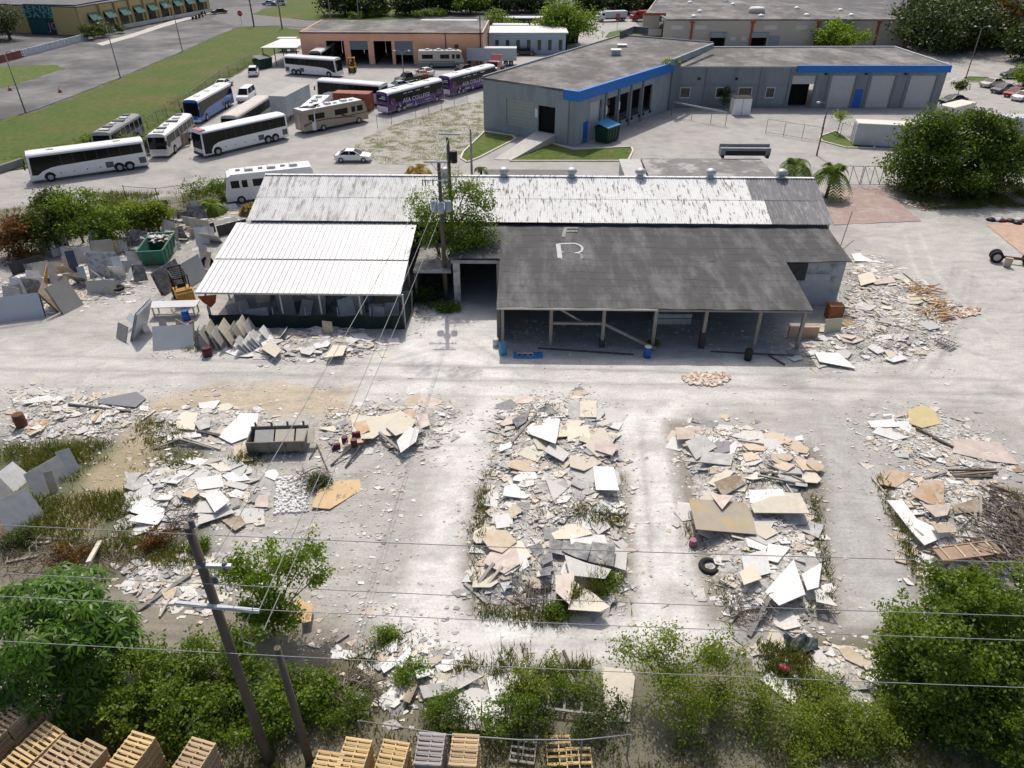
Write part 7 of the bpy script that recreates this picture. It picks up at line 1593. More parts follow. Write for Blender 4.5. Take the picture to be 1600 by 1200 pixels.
lean_slab((70,470), (76,440), 1.7, 12, 'orange', 'rust orange panel edge standing by the wild grass tuft', m=mat('orange_panel', (.42,.24,.08), .6, .15)); lean_slab((100,418), (124,415), 1.1, 18, 'cream', 'yellow-tan slab standing behind the orange panel', m=ST['tan'])
lean_slab((203,533), (228,506), 2.7, 24, 'pale', 'pale marble slab on the A-frame standing alone in the left yard', 3, .1, M_bw, side=-1); lean_slab((181,528), (196,536), 1.3, 25, 'grey', 'grey slab on the back of the lone A-frame', 2, .08, M_bb)
lean_slab((215,514), (222,506), 1.2, 30, 'white', 'small white offcut leaning on the lone A-frame slab', m=M_bw, side=-1)
lean_slab((239,549), (303,545), 1.9, 38, 'pale', 'wide pale slab leaning back before the work table', 1, .05, mat('dusty_marble', (.52,.525,.52), .5, .08, 1)); lean_slab((303,540), (307,530), 1.3, 20, 'dark grey', 'black slab edge at the right of the wide pale slab', m=ST['dark grey']); lean_slab((312,545), (330,545), 1.0, 18, 'grey', 'grey upright slab right of the wide pale slab', m=M_bb)
lean_slab((258,463), (292,441), 2.3, 14, 'dark grey', 'dark charcoal slab standing behind the orange forklift', 4, .12, ST['dark grey']); lean_slab((296,450), (325,432), 2.2, 12, 'pale', 'pale slab standing left of the canopy back', 3, .12, M_bw)
for k in range(8): lean_slab((206+5.2*k, 371-1.0*k), (214+5.2*k, 366-1.0*k), 2.7-.12*abs(k-3), 12+3*abs(k-3), 'dark grey' if k % 2 else 'pale', '%s slab of the tall fan behind the skip, %s from its left' % ('dark' if k % 2 else 'pale', ['first','second','third','fourth','fifth','sixth','seventh','eighth'][k]), m=ST['dark grey'] if k % 2 else M_bw, side=-1 if k < 4 else 1, th=.04)
for k in range(9): lean_slab((333+8.2*k, 549-1.2*k), (341+8.2*k, 531-1.2*k), 1.75+.25*math.sin(k*2), 20+4*math.cos(k*3), 'grey', 'thin %s slab of the leaning fan at the screen corner, %s from left' % (['grey','cream','dark'][k % 3], ['first','second','third','fourth','fifth','sixth','seventh','eighth','ninth'][k]), m=[M_bb, ST['cream'], ST['grey']][k % 3], side=-1, jag=True, th=.04)
for a, b, h, l, cn, lab in (((15,838),(72,806),2.0,28,'pale','big pale upright panel at the lower left'), ((0,800),(28,775),1.5,20,'pale','pale panel at the left frame edge'), ((22,770),(50,745),1.4,35,'white','white panel lying back among the left weeds'), ((56,778),(112,742),1.5,22,'pale','long pale panel right of the weeds gap'), ((78,772),(92,768),1.3,25,'tan','tan panel leaning on the long pale panel'), ((104,745),(127,735),1.6,25,'pale','tall pale panel end at the track edge'), ((0,845),(34,808),1.3,40,'brown','brown panel behind the big pale upright panel')):
    lean_slab(a, b, h, l, cn, lab, group='panels leaning in the left weeds', jag=True)
lean_slab((158,640), (212,628), .22, 80, 'grey', 'edge strip of the dark sheet at the far left'); lean_slab((185,1030), (222,1025), 2.6, 20, 'grey', 'grey slab standing in the bush behind the umbrella tree', m=M_bb, jag=True)
lean_slab((505,528),(522,528), 1.4, 10, 'tan', 'tan slab standing against the screen fence', m=ST['tan'], jag=True); lean_slab((1286,527),(1312,525), 1.5, 8, 'cream', 'pale yellow panel standing at the lean-to end', m=mat('pale_yellow_panel', (.55,.53,.38), .6, .06))
for a, b, h, lab in (((310,372),(338,362),1.0,'dark slab wall edge by the back of the yard'), ((342,370),(388,358),1.1,'long dark slab standing behind the canopy back corner'), ((20,430),(70,415),1.1,'dark concrete edge behind the left yard heap')): lean_slab(a, b, h, 5, 'dark grey', lab, m=mat('dark_stone_wall', (.06,.06,.06), .8, .3))
for a, b, h, l, cn, lab in (((30,455),(75,448),.9,25,'white','low white offcut leaning at the left yard heap'), ((12,470),(40,462),1.2,15,'grey','dark-edged slab behind the framed marble slab'), ((120,412),(148,408),1.5,15,'pale','pale slab behind the yellow-tan slab'), ((152,395),(182,392),1.4,12,'grey','grey slab at the back of the upright row'), ((98,402),(116,398),1.0,20,'white','white offcut at the back of the orange panel'), ((140,385),(170,382),1.0,15,'cream','cream slab near the bushes behind the upright row'), ((188,392),(212,386),1.2,40,'grey','striped grey slab leaning low before the fan'),
    ((84,455),(98,452),1.5,12,'pale','pale strip slab between the tuft and the A-frame'), ((196,418),(208,410),.8,30,'white','white offcut stack edge by the skip'), ((200,430),(214,426),.5,45,'white','flat white offcut beside the upright row'), ((268,398),(282,388),1.3,20,'pale','pale slab leaning on the skip corner'), ((275,372),(290,366),1.0,10,'dark grey','deep blue panel behind the skip'), ((300,392),(320,388),.3,60,'white','low white sheets pile by the canopy'), ((250,515),(262,513),.8,20,'grey','grey offcut under the work table'), ((226,520),(234,516),.5,25,'white','white offcut box by the lone A-frame'),
    ((345,330),(372,325),.6,30,'white','white sheet on the debris by the back fence'), ((300,328),(312,326),1.0,15,'pale','pale blue-grey panel by the back fence'), ((335,352),(372,345),.5,50,'grey','grey sheet leaning at the yard back wall')):
    lean_slab(a, b, h, l, cn, lab, jag=True)
for k in range(10): lean_slab((385+5*k, 556-2.2*k), (391+5*k, 545-2.2*k), 1.2+.3*math.sin(k*1.7), 38+6*math.cos(k*2), 'pale', '%s slab toppled in the fallen row below the screen, %s from left' % (['white','pale'][k % 2], ['first','second','third','fourth','fifth','sixth','seventh','eighth','ninth','tenth'][k]), m=[ST['white'], ST['pale']][k % 2], side=-1, jag=True, th=.03)
cl_ = []; 
for pp_, n_, where in (([(60,385),(215,375),(215,445),(70,465)], 32, 'upright row cluster'), ([(215,330),(330,330),(340,425),(290,440)], 22, 'skip corner cluster'), ([(0,440),(100,430),(100,480),(0,490)], 14, 'left edge cluster'), ([(232,515),(330,520),(330,550),(240,550)], 5, 'work table corner')):
    for k in range(n_):
        P_ = sample(PXP(pp_), rr_); w_ = rr_.uniform(.7,2.2); a_ = rr_.gauss(.15,.4); cn = rr_.choice(['pale','white','grey','dark grey','cream','tan','pale','grey']); hh_ = rr_.uniform(.5,1.9); ln = rr_.uniform(8,40)
        d_ = Vector((math.cos(a_), math.sin(a_), 0)); up_ = Vector((0,0,1))*math.cos(R(ln)) + Vector((-d_.y, d_.x, 0))*math.sin(R(ln))*rr_.choice((1,1,-1)); t_ = d_.cross(up_).normalized()*.035
        pol = [d_*0, d_*w_, d_*w_*rr_.uniform(.85,1)+up_*hh_*rr_.uniform(.8,1), d_*w_*rr_.uniform(0,.12)+up_*hh_]; mb = MB(); mb.add(pol+[q+t_ for q in pol], [(0,1,2,3),(7,6,5,4)]+[(i, 4+i, 4+(i+1)%4, (i+1)%4) for i in range(4)])
        o = mb.build('upright_slab', ST[cn], None, (P_[0], P_[1], max(0, hm(*P_)-.05))); o['category'] = 'stone slab'; o['group'] = 'slabs cluttering the left yard'
        cl_.append([o, '%s %s slab leaning at the %s of the %s' % ('tall' if hh_ > 1.2 else 'low', cn, zone(P_[0], P_[1], PXP(pp_)), where), w_*hh_])
for k in range(22):                                   # stock standing under the canopy, behind the low screen
    lx = cx0+1.2+(cx1-cx0-2.4)*k/21+rr_.gauss(0,.2); ly = cy0+rr_.uniform(.9,3.4); w_, hh_, ln = rr_.uniform(.8,2.2), rr_.uniform(1.0,2.1), rr_.uniform(8,30); cn = rr_.choice(['pale','white','grey','dark grey','cream','grey','brown'])
    mb = MB(); a_ = rr_.gauss(0,.4); d_ = Vector((math.cos(a_), math.sin(a_), 0)); up_ = Vector((0,0,1))*math.cos(R(ln)) + Vector((-d_.y, d_.x, 0))*math.sin(R(ln)); t_ = d_.cross(up_).normalized()*.04
    pol = [d_*0, d_*w_, d_*w_*.95+up_*hh_, up_*hh_*rr_.uniform(.8,1)]; mb.add(pol+[q+t_ for q in pol], [(0,1,2,3),(7,6,5,4)]+[(i, 4+i, 4+(i+1)%4, (i+1)%4) for i in range(4)])
    c_, s_ = math.cos(YAW), math.sin(YAW); o = mb.build('upright_slab', ST[cn], None, (lx*c_-ly*s_, 60.7+lx*s_+ly*c_, 0), rot=YAW); o['category'] = 'stone slab'; o['group'] = 'slabs stored under the canopy'
    cl_.append([o, '%s %s slab in the shade under the canopy, %s third' % ('tall' if hh_ > 1.5 else 'low', cn, ['left','middle','right'][min(2, int((lx-cx0)/(cx1-cx0)*3))]), w_*hh_])
tell_apart(cl_)
# tables, bins, drums, tyres
wt_ = thing('work_table', 'long white work table with steel legs beside the orange forklift', 'table', G(277,492), R(4)); mb = MB(); mb.box(-1.9,1.9,-.6,.6,.95,1.02); mb.build('table_top', mat('table_grey_white', (.55,.55,.55), .5, .05), wt_)
for x in (-1.6,1.6):
    for y in (-.5,.5): mb = MB(); mb.box(x-.05,x+.05,y-.05,y+.05,0,.95); mb.build('leg', M_steel, wt_)
mb = MB(); mb.box(-1.6,1.6,-.52,-.46,.3,.36); mb.build('stretcher', M_steel, wt_)
def drum(label, px, py, m, h=.9, r=.29, lid=None, fallen=False, cat='drum', name='drum'):
    t = thing(name, label, cat, G(px, py)); mb = MB(); mb.lathe([(r*.94,0),(r,.03),(r,h*.32),(r*1.04,h*.34),(r,h*.36),(r,h*.64),(r*1.04,h*.66),(r,h*.68),(r,h-.03),(r*.94,h)], n=14); b = mb.build('barrel', m, t); mb = MB(); mb.lathe([(r*.9,h+.002),(r*.88,h+.02)], n=14); mb.build('lid', lid or m, t)
    t.location.z = hm(t.location.x, t.location.y)
    if fallen: t.rotation_euler = (R(90), 0, rr_.uniform(0,3)); t.location.z += r
    return t
M_bd = mat('blue_plastic', (.02,.10,.36), .4, .1); M_lb = mat('light_blue_plastic', (.08,.26,.42), .4, .1); M_rp = mat('maroon_plastic', (.085,.015,.022), .35, .2)
drum('deep blue drum before the third lean-to post', 1011, 558, M_bd, lid=M_vwhite); drum('light blue gas-like drum at the lean-to left corner', 786, 553, M_lb, .95, .3); drum('small blue drum above the light blue drum', 781, 522, M_bd, .7, .22, M_vwhite); drum('black drum near the right lean-to posts', 1168, 562, M_black, .85, .28)
drum('blue drum under the work table', 292, 500, M_bd, .85); drum('white drum by the passage corner', 775, 540, M_vwhite2, .6, .25)
for i, (px, py, f_) in enumerate(((519,702,True),(541,700,False),(552,694,True),(555,705,False))): drum(['tipped maroon bucket left of the bucket group', 'upright maroon bucket in the bucket group', 'tipped maroon bucket in the bucket group', 'nearest maroon bucket of the bucket group'][i], px, py, M_rp, .5, .2, fallen=f_, cat='bucket', name='bucket')
drum('red bucket tipped beside the long white slab', 1215, 1048, mat('red_plastic', (.20,.03,.035), .4, .1), .42, .18, fallen=True, cat='bucket', name='bucket'); drum('maroon crate-like bucket at the corner of the canopy rubble', 325, 556, M_rp, .7, .35, cat='bucket', name='bucket'); drum('pink bucket by the lane at the right heap', 1082, 852, mat('pink_plastic', (.35,.13,.18), .5), .4, .2, cat='bucket', name='bucket'); drum('rusty drum at the far left scrap heap', 36, 668, mat('rusty_drum', (.13,.06,.035), .8, .4, 3), .9, .35)
def tyre(label, px, py, r=.45, flat=True, z=0):
    t = thing('tyre', label, 'tyre', G(px, py, 0)); t.location.z = hm(t.location.x, t.location.y) + z; mb = MB(); mb.lathe([(r*.55,0),(r*.95,.02),(r,.08),(r,.18),(r*.95,.24),(r*.55,.26),(r*.55,.0)], n=18); mb.build('tread', M_tyre, t)
    if not flat: t.rotation_euler = (R(80), 0, .4); t.location.z += r
    return t
tyre('large tyre lying in the weeds of the right heap', 1108, 886, .55, z=-.12); tyre('tyre lying by the tan-topped slab', 186, 456, .55); tyre('wheel tyre standing at the canopy back corner', 326, 418, .55, False)
axl = thing('truck_axle', 'old truck axle with big black tyres at the right frame edge', 'axle', G(1582,412), R(-20))
for x, y in ((-1.5,-.2),(-1.5,.3),(1.2,-.2),(1.2,.3)): wheel(axl, x, y, .55, .35, -1)
mb = MB(); mb.tube([(-1.6,0,.55),(2.4,0,.55)], .14, 8); mb.build('axle_beam', MATS['rusty_drum'], axl); mb = MB(); mb.box(-1.0,-.4,-1.2,-.9,.1,.9); mb.build('mudguard', ST['tan'], axl)
sb = thing('steel_bin', 'long rusty steel trough bin full of offcuts on the open ground', 'bin', G(438,699), R(3)); L2 = (G(484,697)-G(393,703)).length/2
mb = MB(); mb.box(-L2,L2,-.75,-.68,.25,1.0); mb.box(-L2,L2,.68,.75,.25,1.15); mb.box(-L2,-L2+.07,-.68,.68,.25,1.0); mb.box(L2-.07,L2,-.68,.68,.25,1.0); mb.box(-L2+.07,L2-.07,-.68,.68,.25,.32); mb.build('trough', mat('rusty_grey_steel', (.19,.18,.16), .75, .35, 2, stain=(.24,.18,.13), stain_amt=.6), sb)
for k in range(4): x = -L2+.3+k*(2*L2-.6)/3; mb = MB(); mb.box(x-.06,x+.06,-.82,-.75,.2,1.05); mb.box(x-.06,x+.06,.75,.82,.2,1.4); mb.build('rib', MATS['rusty_grey_steel'], sb)
for k in range(3): x = -L2+.9+k*1.25; mb = MB(); mb.bar((x,-.3,.5),(x,.5,1.02),1.15,.05); o = mb.build('stone_slab', ST['cream'] if k else ST['pale'], None, None, label='slab of stone inside the steel trough bin, %s' % ['pale one at its left', 'cream one in its middle', 'cream one at its right'][k], cat='stone slab'); o.matrix_world = Matrix.Translation(sb.location) @ Matrix.Rotation(R(3), 4, 'Z')
tr_ = thing('rusted_trough', 'rusty tan channel-shaped metal trough on the far right heap', 'trough', G(1512,862,.7)+Vector((0,0,0)), R(9)); mb = MB(); mb.box(-1.7,1.7,-.4,.4,0,.08); mb.box(-1.7,1.7,-.46,-.4,-.25,.12); mb.box(-1.7,1.7,.4,.46,-.25,.12); mb.build('channel', mat('rust_tan', (.34,.24,.17), .8, .25, 2), tr_)
for k in range(4): x = -1.3+k*.85; mb = MB(); mb.box(x-.05,x+.05,-.4,.4,.08,.13); mb.build('strap', ST['tan'], tr_)
tp = thing('blue_tarpaulin', 'blue tarpaulin under blocks at the lean-to left corner', 'tarpaulin', G(825,556)); mb = MB(); mb.box(-1.1,1.1,-.4,.5,.02,.06); mb.build('sheet', mat('blue_tarp', (.04,.22,.48), .5, .2, 3), tp)
ck = thing('concrete_blocks', 'short row of hollow concrete blocks on the blue tarpaulin', 'block', G(820,556))
for k in range(3): mb = MB(); x = -.6+.42*k; mb.box(x,x+.38,-.12,.1,.07,.28); b_ = mb.build('block', ST['grey'], ck); mb = MB(); mb.box(x+.08,x+.3,-.125,-.12,.11,.24); mb.build('hollow', M_black, b_)
cr = thing('crumpled_tarpaulin', 'crumpled dark striped tarpaulin in the bottom right scatter', 'tarpaulin', G(1253,1010)); mb = MB(); n_ = 10
mb.add([((i-5)*.16, (j-5)*.1, .1+.22*math.sin(i*1.3+j*.4)*math.cos(j*1.1)+.15) for j in range(n_) for i in range(n_)], [(j*n_+i, j*n_+i+1, (j+1)*n_+i+1, (j+1)*n_+i) for j in range(n_-1) for i in range(n_-1)], 0, True); mb.build('cloth', mat('dark_tarp', (.035,.05,.055), .5, .5, 4), cr)
rg = thing('rag_heap', 'dark heap of clothes and rags on the orange pavers at the right edge', 'rags', G(1572,347)); 
for k in range(7): mb = MB(); x, y = rr_.uniform(-1.8,1.8), rr_.uniform(-.5,.5); mb.lathe([(.45,0),(.5,.12),(.3,.3),(.05,.36)], (x,y,0), 7); mb.build('bundle', [M_black, mat('rag_maroon', (.12,.03,.05)), mat('rag_white', (.5,.5,.5))][k % 3], rg)
cbx = thing('orange_cabinet', 'rusty orange cabinet standing by the store roller door', 'cabinet', G(1301,496)); mb = MB(); mb.box(-.6,.6,-.4,.4,0,1.2); mb.build('body', mat('rusty_orange', (.25,.10,.04), .7, .3, 3), cbx); mb = MB(); mb.box(-.5,.5,-.42,-.4,.1,1.1); mb.build('door', mat('rusty_orange2', (.30,.13,.05), .7, .3, 3), cbx)
pk = thing('wall_piece', 'salmon plaster wall piece standing inside the lean-to right end', 'wall', G(1258,528)); mb = MB(); mb.box(-1.4,.9,-.1,.1,0,1.0); mb.build('slab', mat('salmon', (.50,.33,.24), .8, .1), pk)
frz = thing('white_counter', 'pale counter cabinet deep inside the lean-to', 'cabinet', G(1049,503)); mb = MB(); mb.box(-1.5,1.5,-.4,.4,0,.9); mb.build('body', M_vwhite2, frz); mb = MB(); mb.box(-1.5,1.5,-.42,-.4,.5,.55); mb.build('edge', M_black, frz)
hp_ = thing('hanging_cloth', 'red cloth hanging at the canopy left corner', 'cloth', (CL(325,462,3)[0], 0, 0)); q = GY(322,462,50.3); hp_.location = (q.x, 50.3, 0)
mb = MB(); mb.add([(-.7,0,q.z-.05),(.7,.3,q.z-.05),(.5,.25,q.z-.7),(.1,.1,q.z-1.1),(-.4,.05,q.z-.6)], [(0,1,2,3,4)]); mb.build('cloth', mat('rust_cloth', (.30,.07,.035), .8, .15), hp_)

# timbers, planks, pipes: single long pieces
M_tim = mat('grey_plank', (.30,.285,.26), .9, .2, 5, rnd=.2); M_otim = mat('orange_plank', (.42,.26,.135), .85, .25, 4, rnd=.35); M_ptim = mat('pale_plank', (.50,.46,.38), .85, .15, 4, rnd=.15); M_dtim = mat('dark_pole', (.10,.09,.08), .85, .25, 4)
PLK = 0
def plank(a, b, w, h, m, label, group=None, za=None, zb=None, name='timber_plank', cat='plank'):
    A, B = G(*a), G(*b); A.z = hm(A.x, A.y)+h/2+.02 if za is None else za; B.z = hm(B.x, B.y)+h/2+.02 if zb is None else zb; mb = MB(); c = (A+B)/2; mb.bar(A-c, B-c, w, h); return mb.build(name, m, None, c, label=label, cat=cat, group=group)
SLABS2 = []; hp = PXP([(1420,450),(1450,445),(1486,475),(1480,505),(1440,505),(1425,480)]); tms = []
for k in range(46):
    x, y = sample(hp, rr_); a = rr_.choice([.25,.5,-.5,-.3,.9])+rr_.gauss(0,.25); l = rr_.uniform(.8,1.9); z = hm(x,y)+.05+rr_.random()*.3; dx, dy = math.cos(a)*l/2, math.sin(a)*l/2; mb = MB(); mb.bar((-dx,-dy,rr_.gauss(0,.12)), (dx,dy,rr_.gauss(0,.07)), .11, .05); o = mb.build('timber_plank', M_otim, None, (x, y, z), cat='plank', group='orange planks heaped beyond the lean-to'); tms.append((o, l, x, y))
for k, (o, l, x, y) in enumerate(sorted(tms, key=lambda q: q[1])): o['label'] = '%s orange plank in the %s part of the orange timber heap' % ('short' if l < 1.2 else 'long', zone(x, y, hp)); SLABS2.append([o, o['label'], l])
tell_apart(SLABS2)
for i, (a, b, w, m, lab) in enumerate((((800,700),(838,660),.14,M_tim,'grey plank crossing the far left of the central heap'), ((1320,465),(1408,520),.16,M_tim,'long grey timber slanting through the heap beyond the lean-to'), ((1330,500),(1390,515),.14,M_ptim,'pale plank beside the long slanting timber'), ((1345,470),(1375,505),.1,M_ptim,'pale batten across the heap beyond the lean-to'), ((1410,432),(1450,460),.1,M_tim,'grey batten at the far side of the orange timber heap'),
    ((1480,738),(1555,735),.12,M_dtim,'dark pole, farthest of the pipe bundle on the right'), ((1487,745),(1558,740),.12,mat('brown_plank', (.26,.19,.12), .85, .2, 4),'brown plank in the pipe bundle on the right'), ((1490,750),(1550,746),.12,M_dtim,'dark pole nearest in the pipe bundle on the right'), ((1540,762),(1576,768),.14,MATS['brown_plank'],'brown timber below the pipe bundle'), ((1505,755),(1585,800),.35,M_ptim,'thick pale log-like timber across the far right heap'),
    ((1430,672),(1488,702),.14,M_dtim,'dark pole across the right lane end scatter'), ((1455,688),(1486,700),.14,M_dtim,'shorter dark pole beside it at the right lane end'), ((1362,748),(1384,774),.1,M_ptim,'white batten lying in weeds by the right lane'), ((1425,760),(1478,740),.1,M_tim,'grey pipe across the far right heap'), ((1520,800),(1530,838),.12,M_ptim,'pale stake sticking out of the brushwood'), ((1515,815),(1512,848),.14,M_ptim,'pale broken stake before the brushwood'), ((1478,898),(1494,876),.14,M_ptim,'pale plank end near the corner tree'), ((1440,865),(1500,890),.1,M_tim,'grey batten below the rusted trough'), ((1410,825),(1437,848),.1,M_tim,'grey batten along the lane edge of the far right heap'),
    ((594,686),(625,711),.16,M_tim,'grey plank end under the propped white slab'), ((607,703),(662,702),.1,M_dtim,'dark pole lying behind the bucket group'), ((540,732),(571,697),.1,M_dtim,'dark pole from the buckets towards the viewer'), ((517,729),(552,707),.09,M_dtim,'shorter dark pole beside the buckets'), ((495,695),(513,738),.07,M_dtim,'thin rod left of the buckets'), ((484,718),(495,700),.08,M_dtim,'short dark stick by the steel bin'),
    ((110,640),(205,645),.14,M_dtim,'dark beam across the far left scrap heap'), ((118,672),(145,645),.14,M_ptim,'tan plank across the far left scrap heap'), ((148,665),(160,648),.2,mat('yellow_plank', (.45,.33,.18), .8, .15, 4),'yellow plank on the far left scrap heap'), ((222,658),(243,643),.12,M_vwhite2,'white batten at the edge of the far left scrap heap'), ((240,703),(285,692),.08,M_tim,'long grey stick in the left weeds'), ((282,693),(335,703),.12,M_tim,'grey pole pair, upper, on the left track'), ((288,690),(345,704),.12,M_ptim,'pale pole pair, lower, on the left track'), ((310,680),(345,684),.2,M_dtim,'dark beam left of the steel bin'),
    ((20,838),(100,845),.14,M_tim,'grey timber at the foot of the big pale panel'), ((0,855),(80,848),.14,M_ptim,'pale timber below the leaning panels'), ((10,880),(60,870),.12,M_ptim,'bent pale strip in the lower left weeds'), ((150,905),(158,850),.22,M_ptim,'pale weathered stump post by the left brush'), ((215,955),(300,905),.22,M_tim,'long grey beam through the stone patch left of the near pole'), ((250,965),(268,940),.12,M_ptim,'pale batten by the near pole'),
    ((760,940),(735,905),.12,M_tim,'grey plank hanging over the central heap edge by the lane'), ((726,913),(762,945),.16,M_tim,'weathered beam at the near left of the central heap'), ((745,920),(772,895),.16,M_tim,'second weathered beam at the near left of the central heap'), ((752,928),(785,902),.14,M_ptim,'pale beam in the near left corner of the central heap'), ((1170,995),(1198,948),.2,M_tim,'thick grey beam at the near end of the right heap'), ((1140,975),(1155,955),.14,M_ptim,'pale plank end in the weeds of the right heap'), ((1160,960),(1148,930),.12,M_tim,'grey plank in the weeds of the right heap'), ((1195,740),(1255,760),.12,M_tim,'grey pole bundle piece above the white boards'), ((1185,752),(1250,752),.14,M_dtim,'dark pole above the yellow cream board'), ((1180,760),(1240,763),.12,M_tim,'grey pole just behind the white board'), ((1226,765),(1262,813),.06,M_vwhite2,'thin white rod across the yellow cream board'), ((1150,700),(1190,708),.12,M_ptim,'pale batten on the peach cluster'), 
    ((805,1045),(843,1083),.12,M_tim,'grey pole lying across the white slab near the pallets'), ((868,1020),(905,1083),.16,M_tim,'grey beam leaning in the bottom weeds'), ((880,1018),(903,1068),.12,M_dtim,'dark beam beside it in the bottom weeds'), ((500,1085),(565,1060),.12,M_ptim,'pale stick across the bottom brushwood'), ((525,1005),(545,992),.1,M_tim,'grey stick on the bottom rubble back edge'), ((622,1090),(640,1012),.14,M_tim,'long grey plank through the bottom heap'), ((840,545),(990,555),.1,M_dtim,'dark pipe along the lean-to threshold'), ((1110,550),(1240,558),.08,M_dtim,'thin dark pipe along the lean-to right threshold'), ((1200,556),(1226,571),.1,M_dtim,'dark bar at the lean-to right corner'),
    ((1310,395),(1322,366),.08,M_dtim,'dark bent post leaning by the store corner'))):
    plank(a, b, w, min(w, .1), m, lab, 'loose timbers and poles in the yard', *( (1.2, .2) if 'stake' in lab or 'stump' in lab else ((.1, 2.4) if 'bent post' in lab else (None, None))))
br_v = MB(); hp = PXP([(1490,830),(1540,770),(1600,790),(1640,900),(1520,910)])
for k in range(420):
    x, y = sample(hp, rr_); a = rr_.gauss(-.9, .5); l = rr_.uniform(.4,1.7); z = .15+rr_.random()*.75; p0 = Vector((x-math.cos(a)*l/2, y-math.sin(a)*l/2, z+rr_.gauss(0,.15))); p2 = Vector((x+math.cos(a)*l/2, y+math.sin(a)*l/2, z+rr_.gauss(0,.2))); p1 = (p0+p2)/2+Vector((rr_.gauss(0,.1),rr_.gauss(0,.1),rr_.uniform(0,.2))); br_v.tube([p0,p1,p2], rr_.uniform(.012,.045), 4, 0, False)
for hp2, n_ in ((PXP([(0,850),(150,850),(240,880),(150,910),(0,900)]), 160), (PXP([(480,1060),(580,1050),(600,1100),(500,1110)]), 130), (PXP([(465,740),(520,735),(500,770),(470,775)]), 60), (PXP([(1140,930),(1200,950),(1200,980),(1130,970)]), 60), (PXP([(810,925),(860,925),(840,950),(800,945)]), 40), (PXP([(260,810),(310,790),(300,830),(270,835)]), 50)):
    for k in range(n_):
        x, y = sample(hp2, rr_); a = rr_.uniform(0,3.14); l = rr_.uniform(.3,1.2); z = hm(x,y)+.1+rr_.random()*.35; br_v.tube([(x-math.cos(a)*l/2,y-math.sin(a)*l/2,z-.05),(x+rr_.gauss(0,.1),y,z+.12),(x+math.cos(a)*l/2,y+math.sin(a)*l/2,z)], rr_.uniform(.01,.03), 4, 0, False)
br_v.build('brushwood', island_mat('dead_twigs', [(.25,.22,.18),(.16,.13,.10),(.33,.30,.26),(.10,.075,.06),(.20,.15,.11)]), kind='stuff', label='tangled dead brushwood on the heaps')
vv, ff = [], []
for pp_, n_ in (([(1065,590),(1085,583),(1130,583),(1142,592),(1120,604),(1075,601)], 420), ([(1490,485),(1530,480),(1530,492),(1500,497)], 160), ([(1395,310),(1440,318),(1480,320),(1440,330)], 120)):
    p = PXP(pp_)
    for k in range(n_):
        x, y = sample(p, rr_); s_ = rr_.uniform(.05,.2); n2_ = rr_.choice((3,4,5)); ph_ = rr_.uniform(0,6.28); o_ = len(vv); t_ = rr_.uniform(.03,.09)
        for zz in (0, t_): vv.extend([(x+s_*math.cos(ph_+6.283*q/n2_), y+s_*math.sin(ph_+6.283*q/n2_), zz+.03+rr_.gauss(0,.015)) for q in range(n2_)])
        ff.append([o_+n2_+q for q in range(n2_)]); ff.extend([[o_+q, o_+(q+1)%n2_, o_+n2_+(q+1)%n2_, o_+n2_+q] for q in range(n2_)])
me = bpy.data.meshes.new('brick_rubble'); me.from_pydata(vv, [], ff); me.materials.append(island_mat('brick_and_tile_bits', [(.42,.27,.21),(.60,.48,.38),(.68,.62,.50),(.64,.56,.46),(.50,.34,.27),(.68,.64,.55)])); link('brick_rubble', me, kind='stuff', label='small spill of red brick and cream tile bits on the lane')
# white crushed heap and sand spills
mb = MB(); 
for k in range(420):
    x, y = sample(PXP([(432,748),(476,742),(482,800),(428,804)]), rr_); s = rr_.uniform(.04,.13); mb.lathe([(s,-.02),(s*.9,s*.6),(s*.2,s*.9)], (x,y,.02), 5)
mb.build('white_gravel', ST['white'], kind='stuff', label='patch of white crushed stone on open ground')

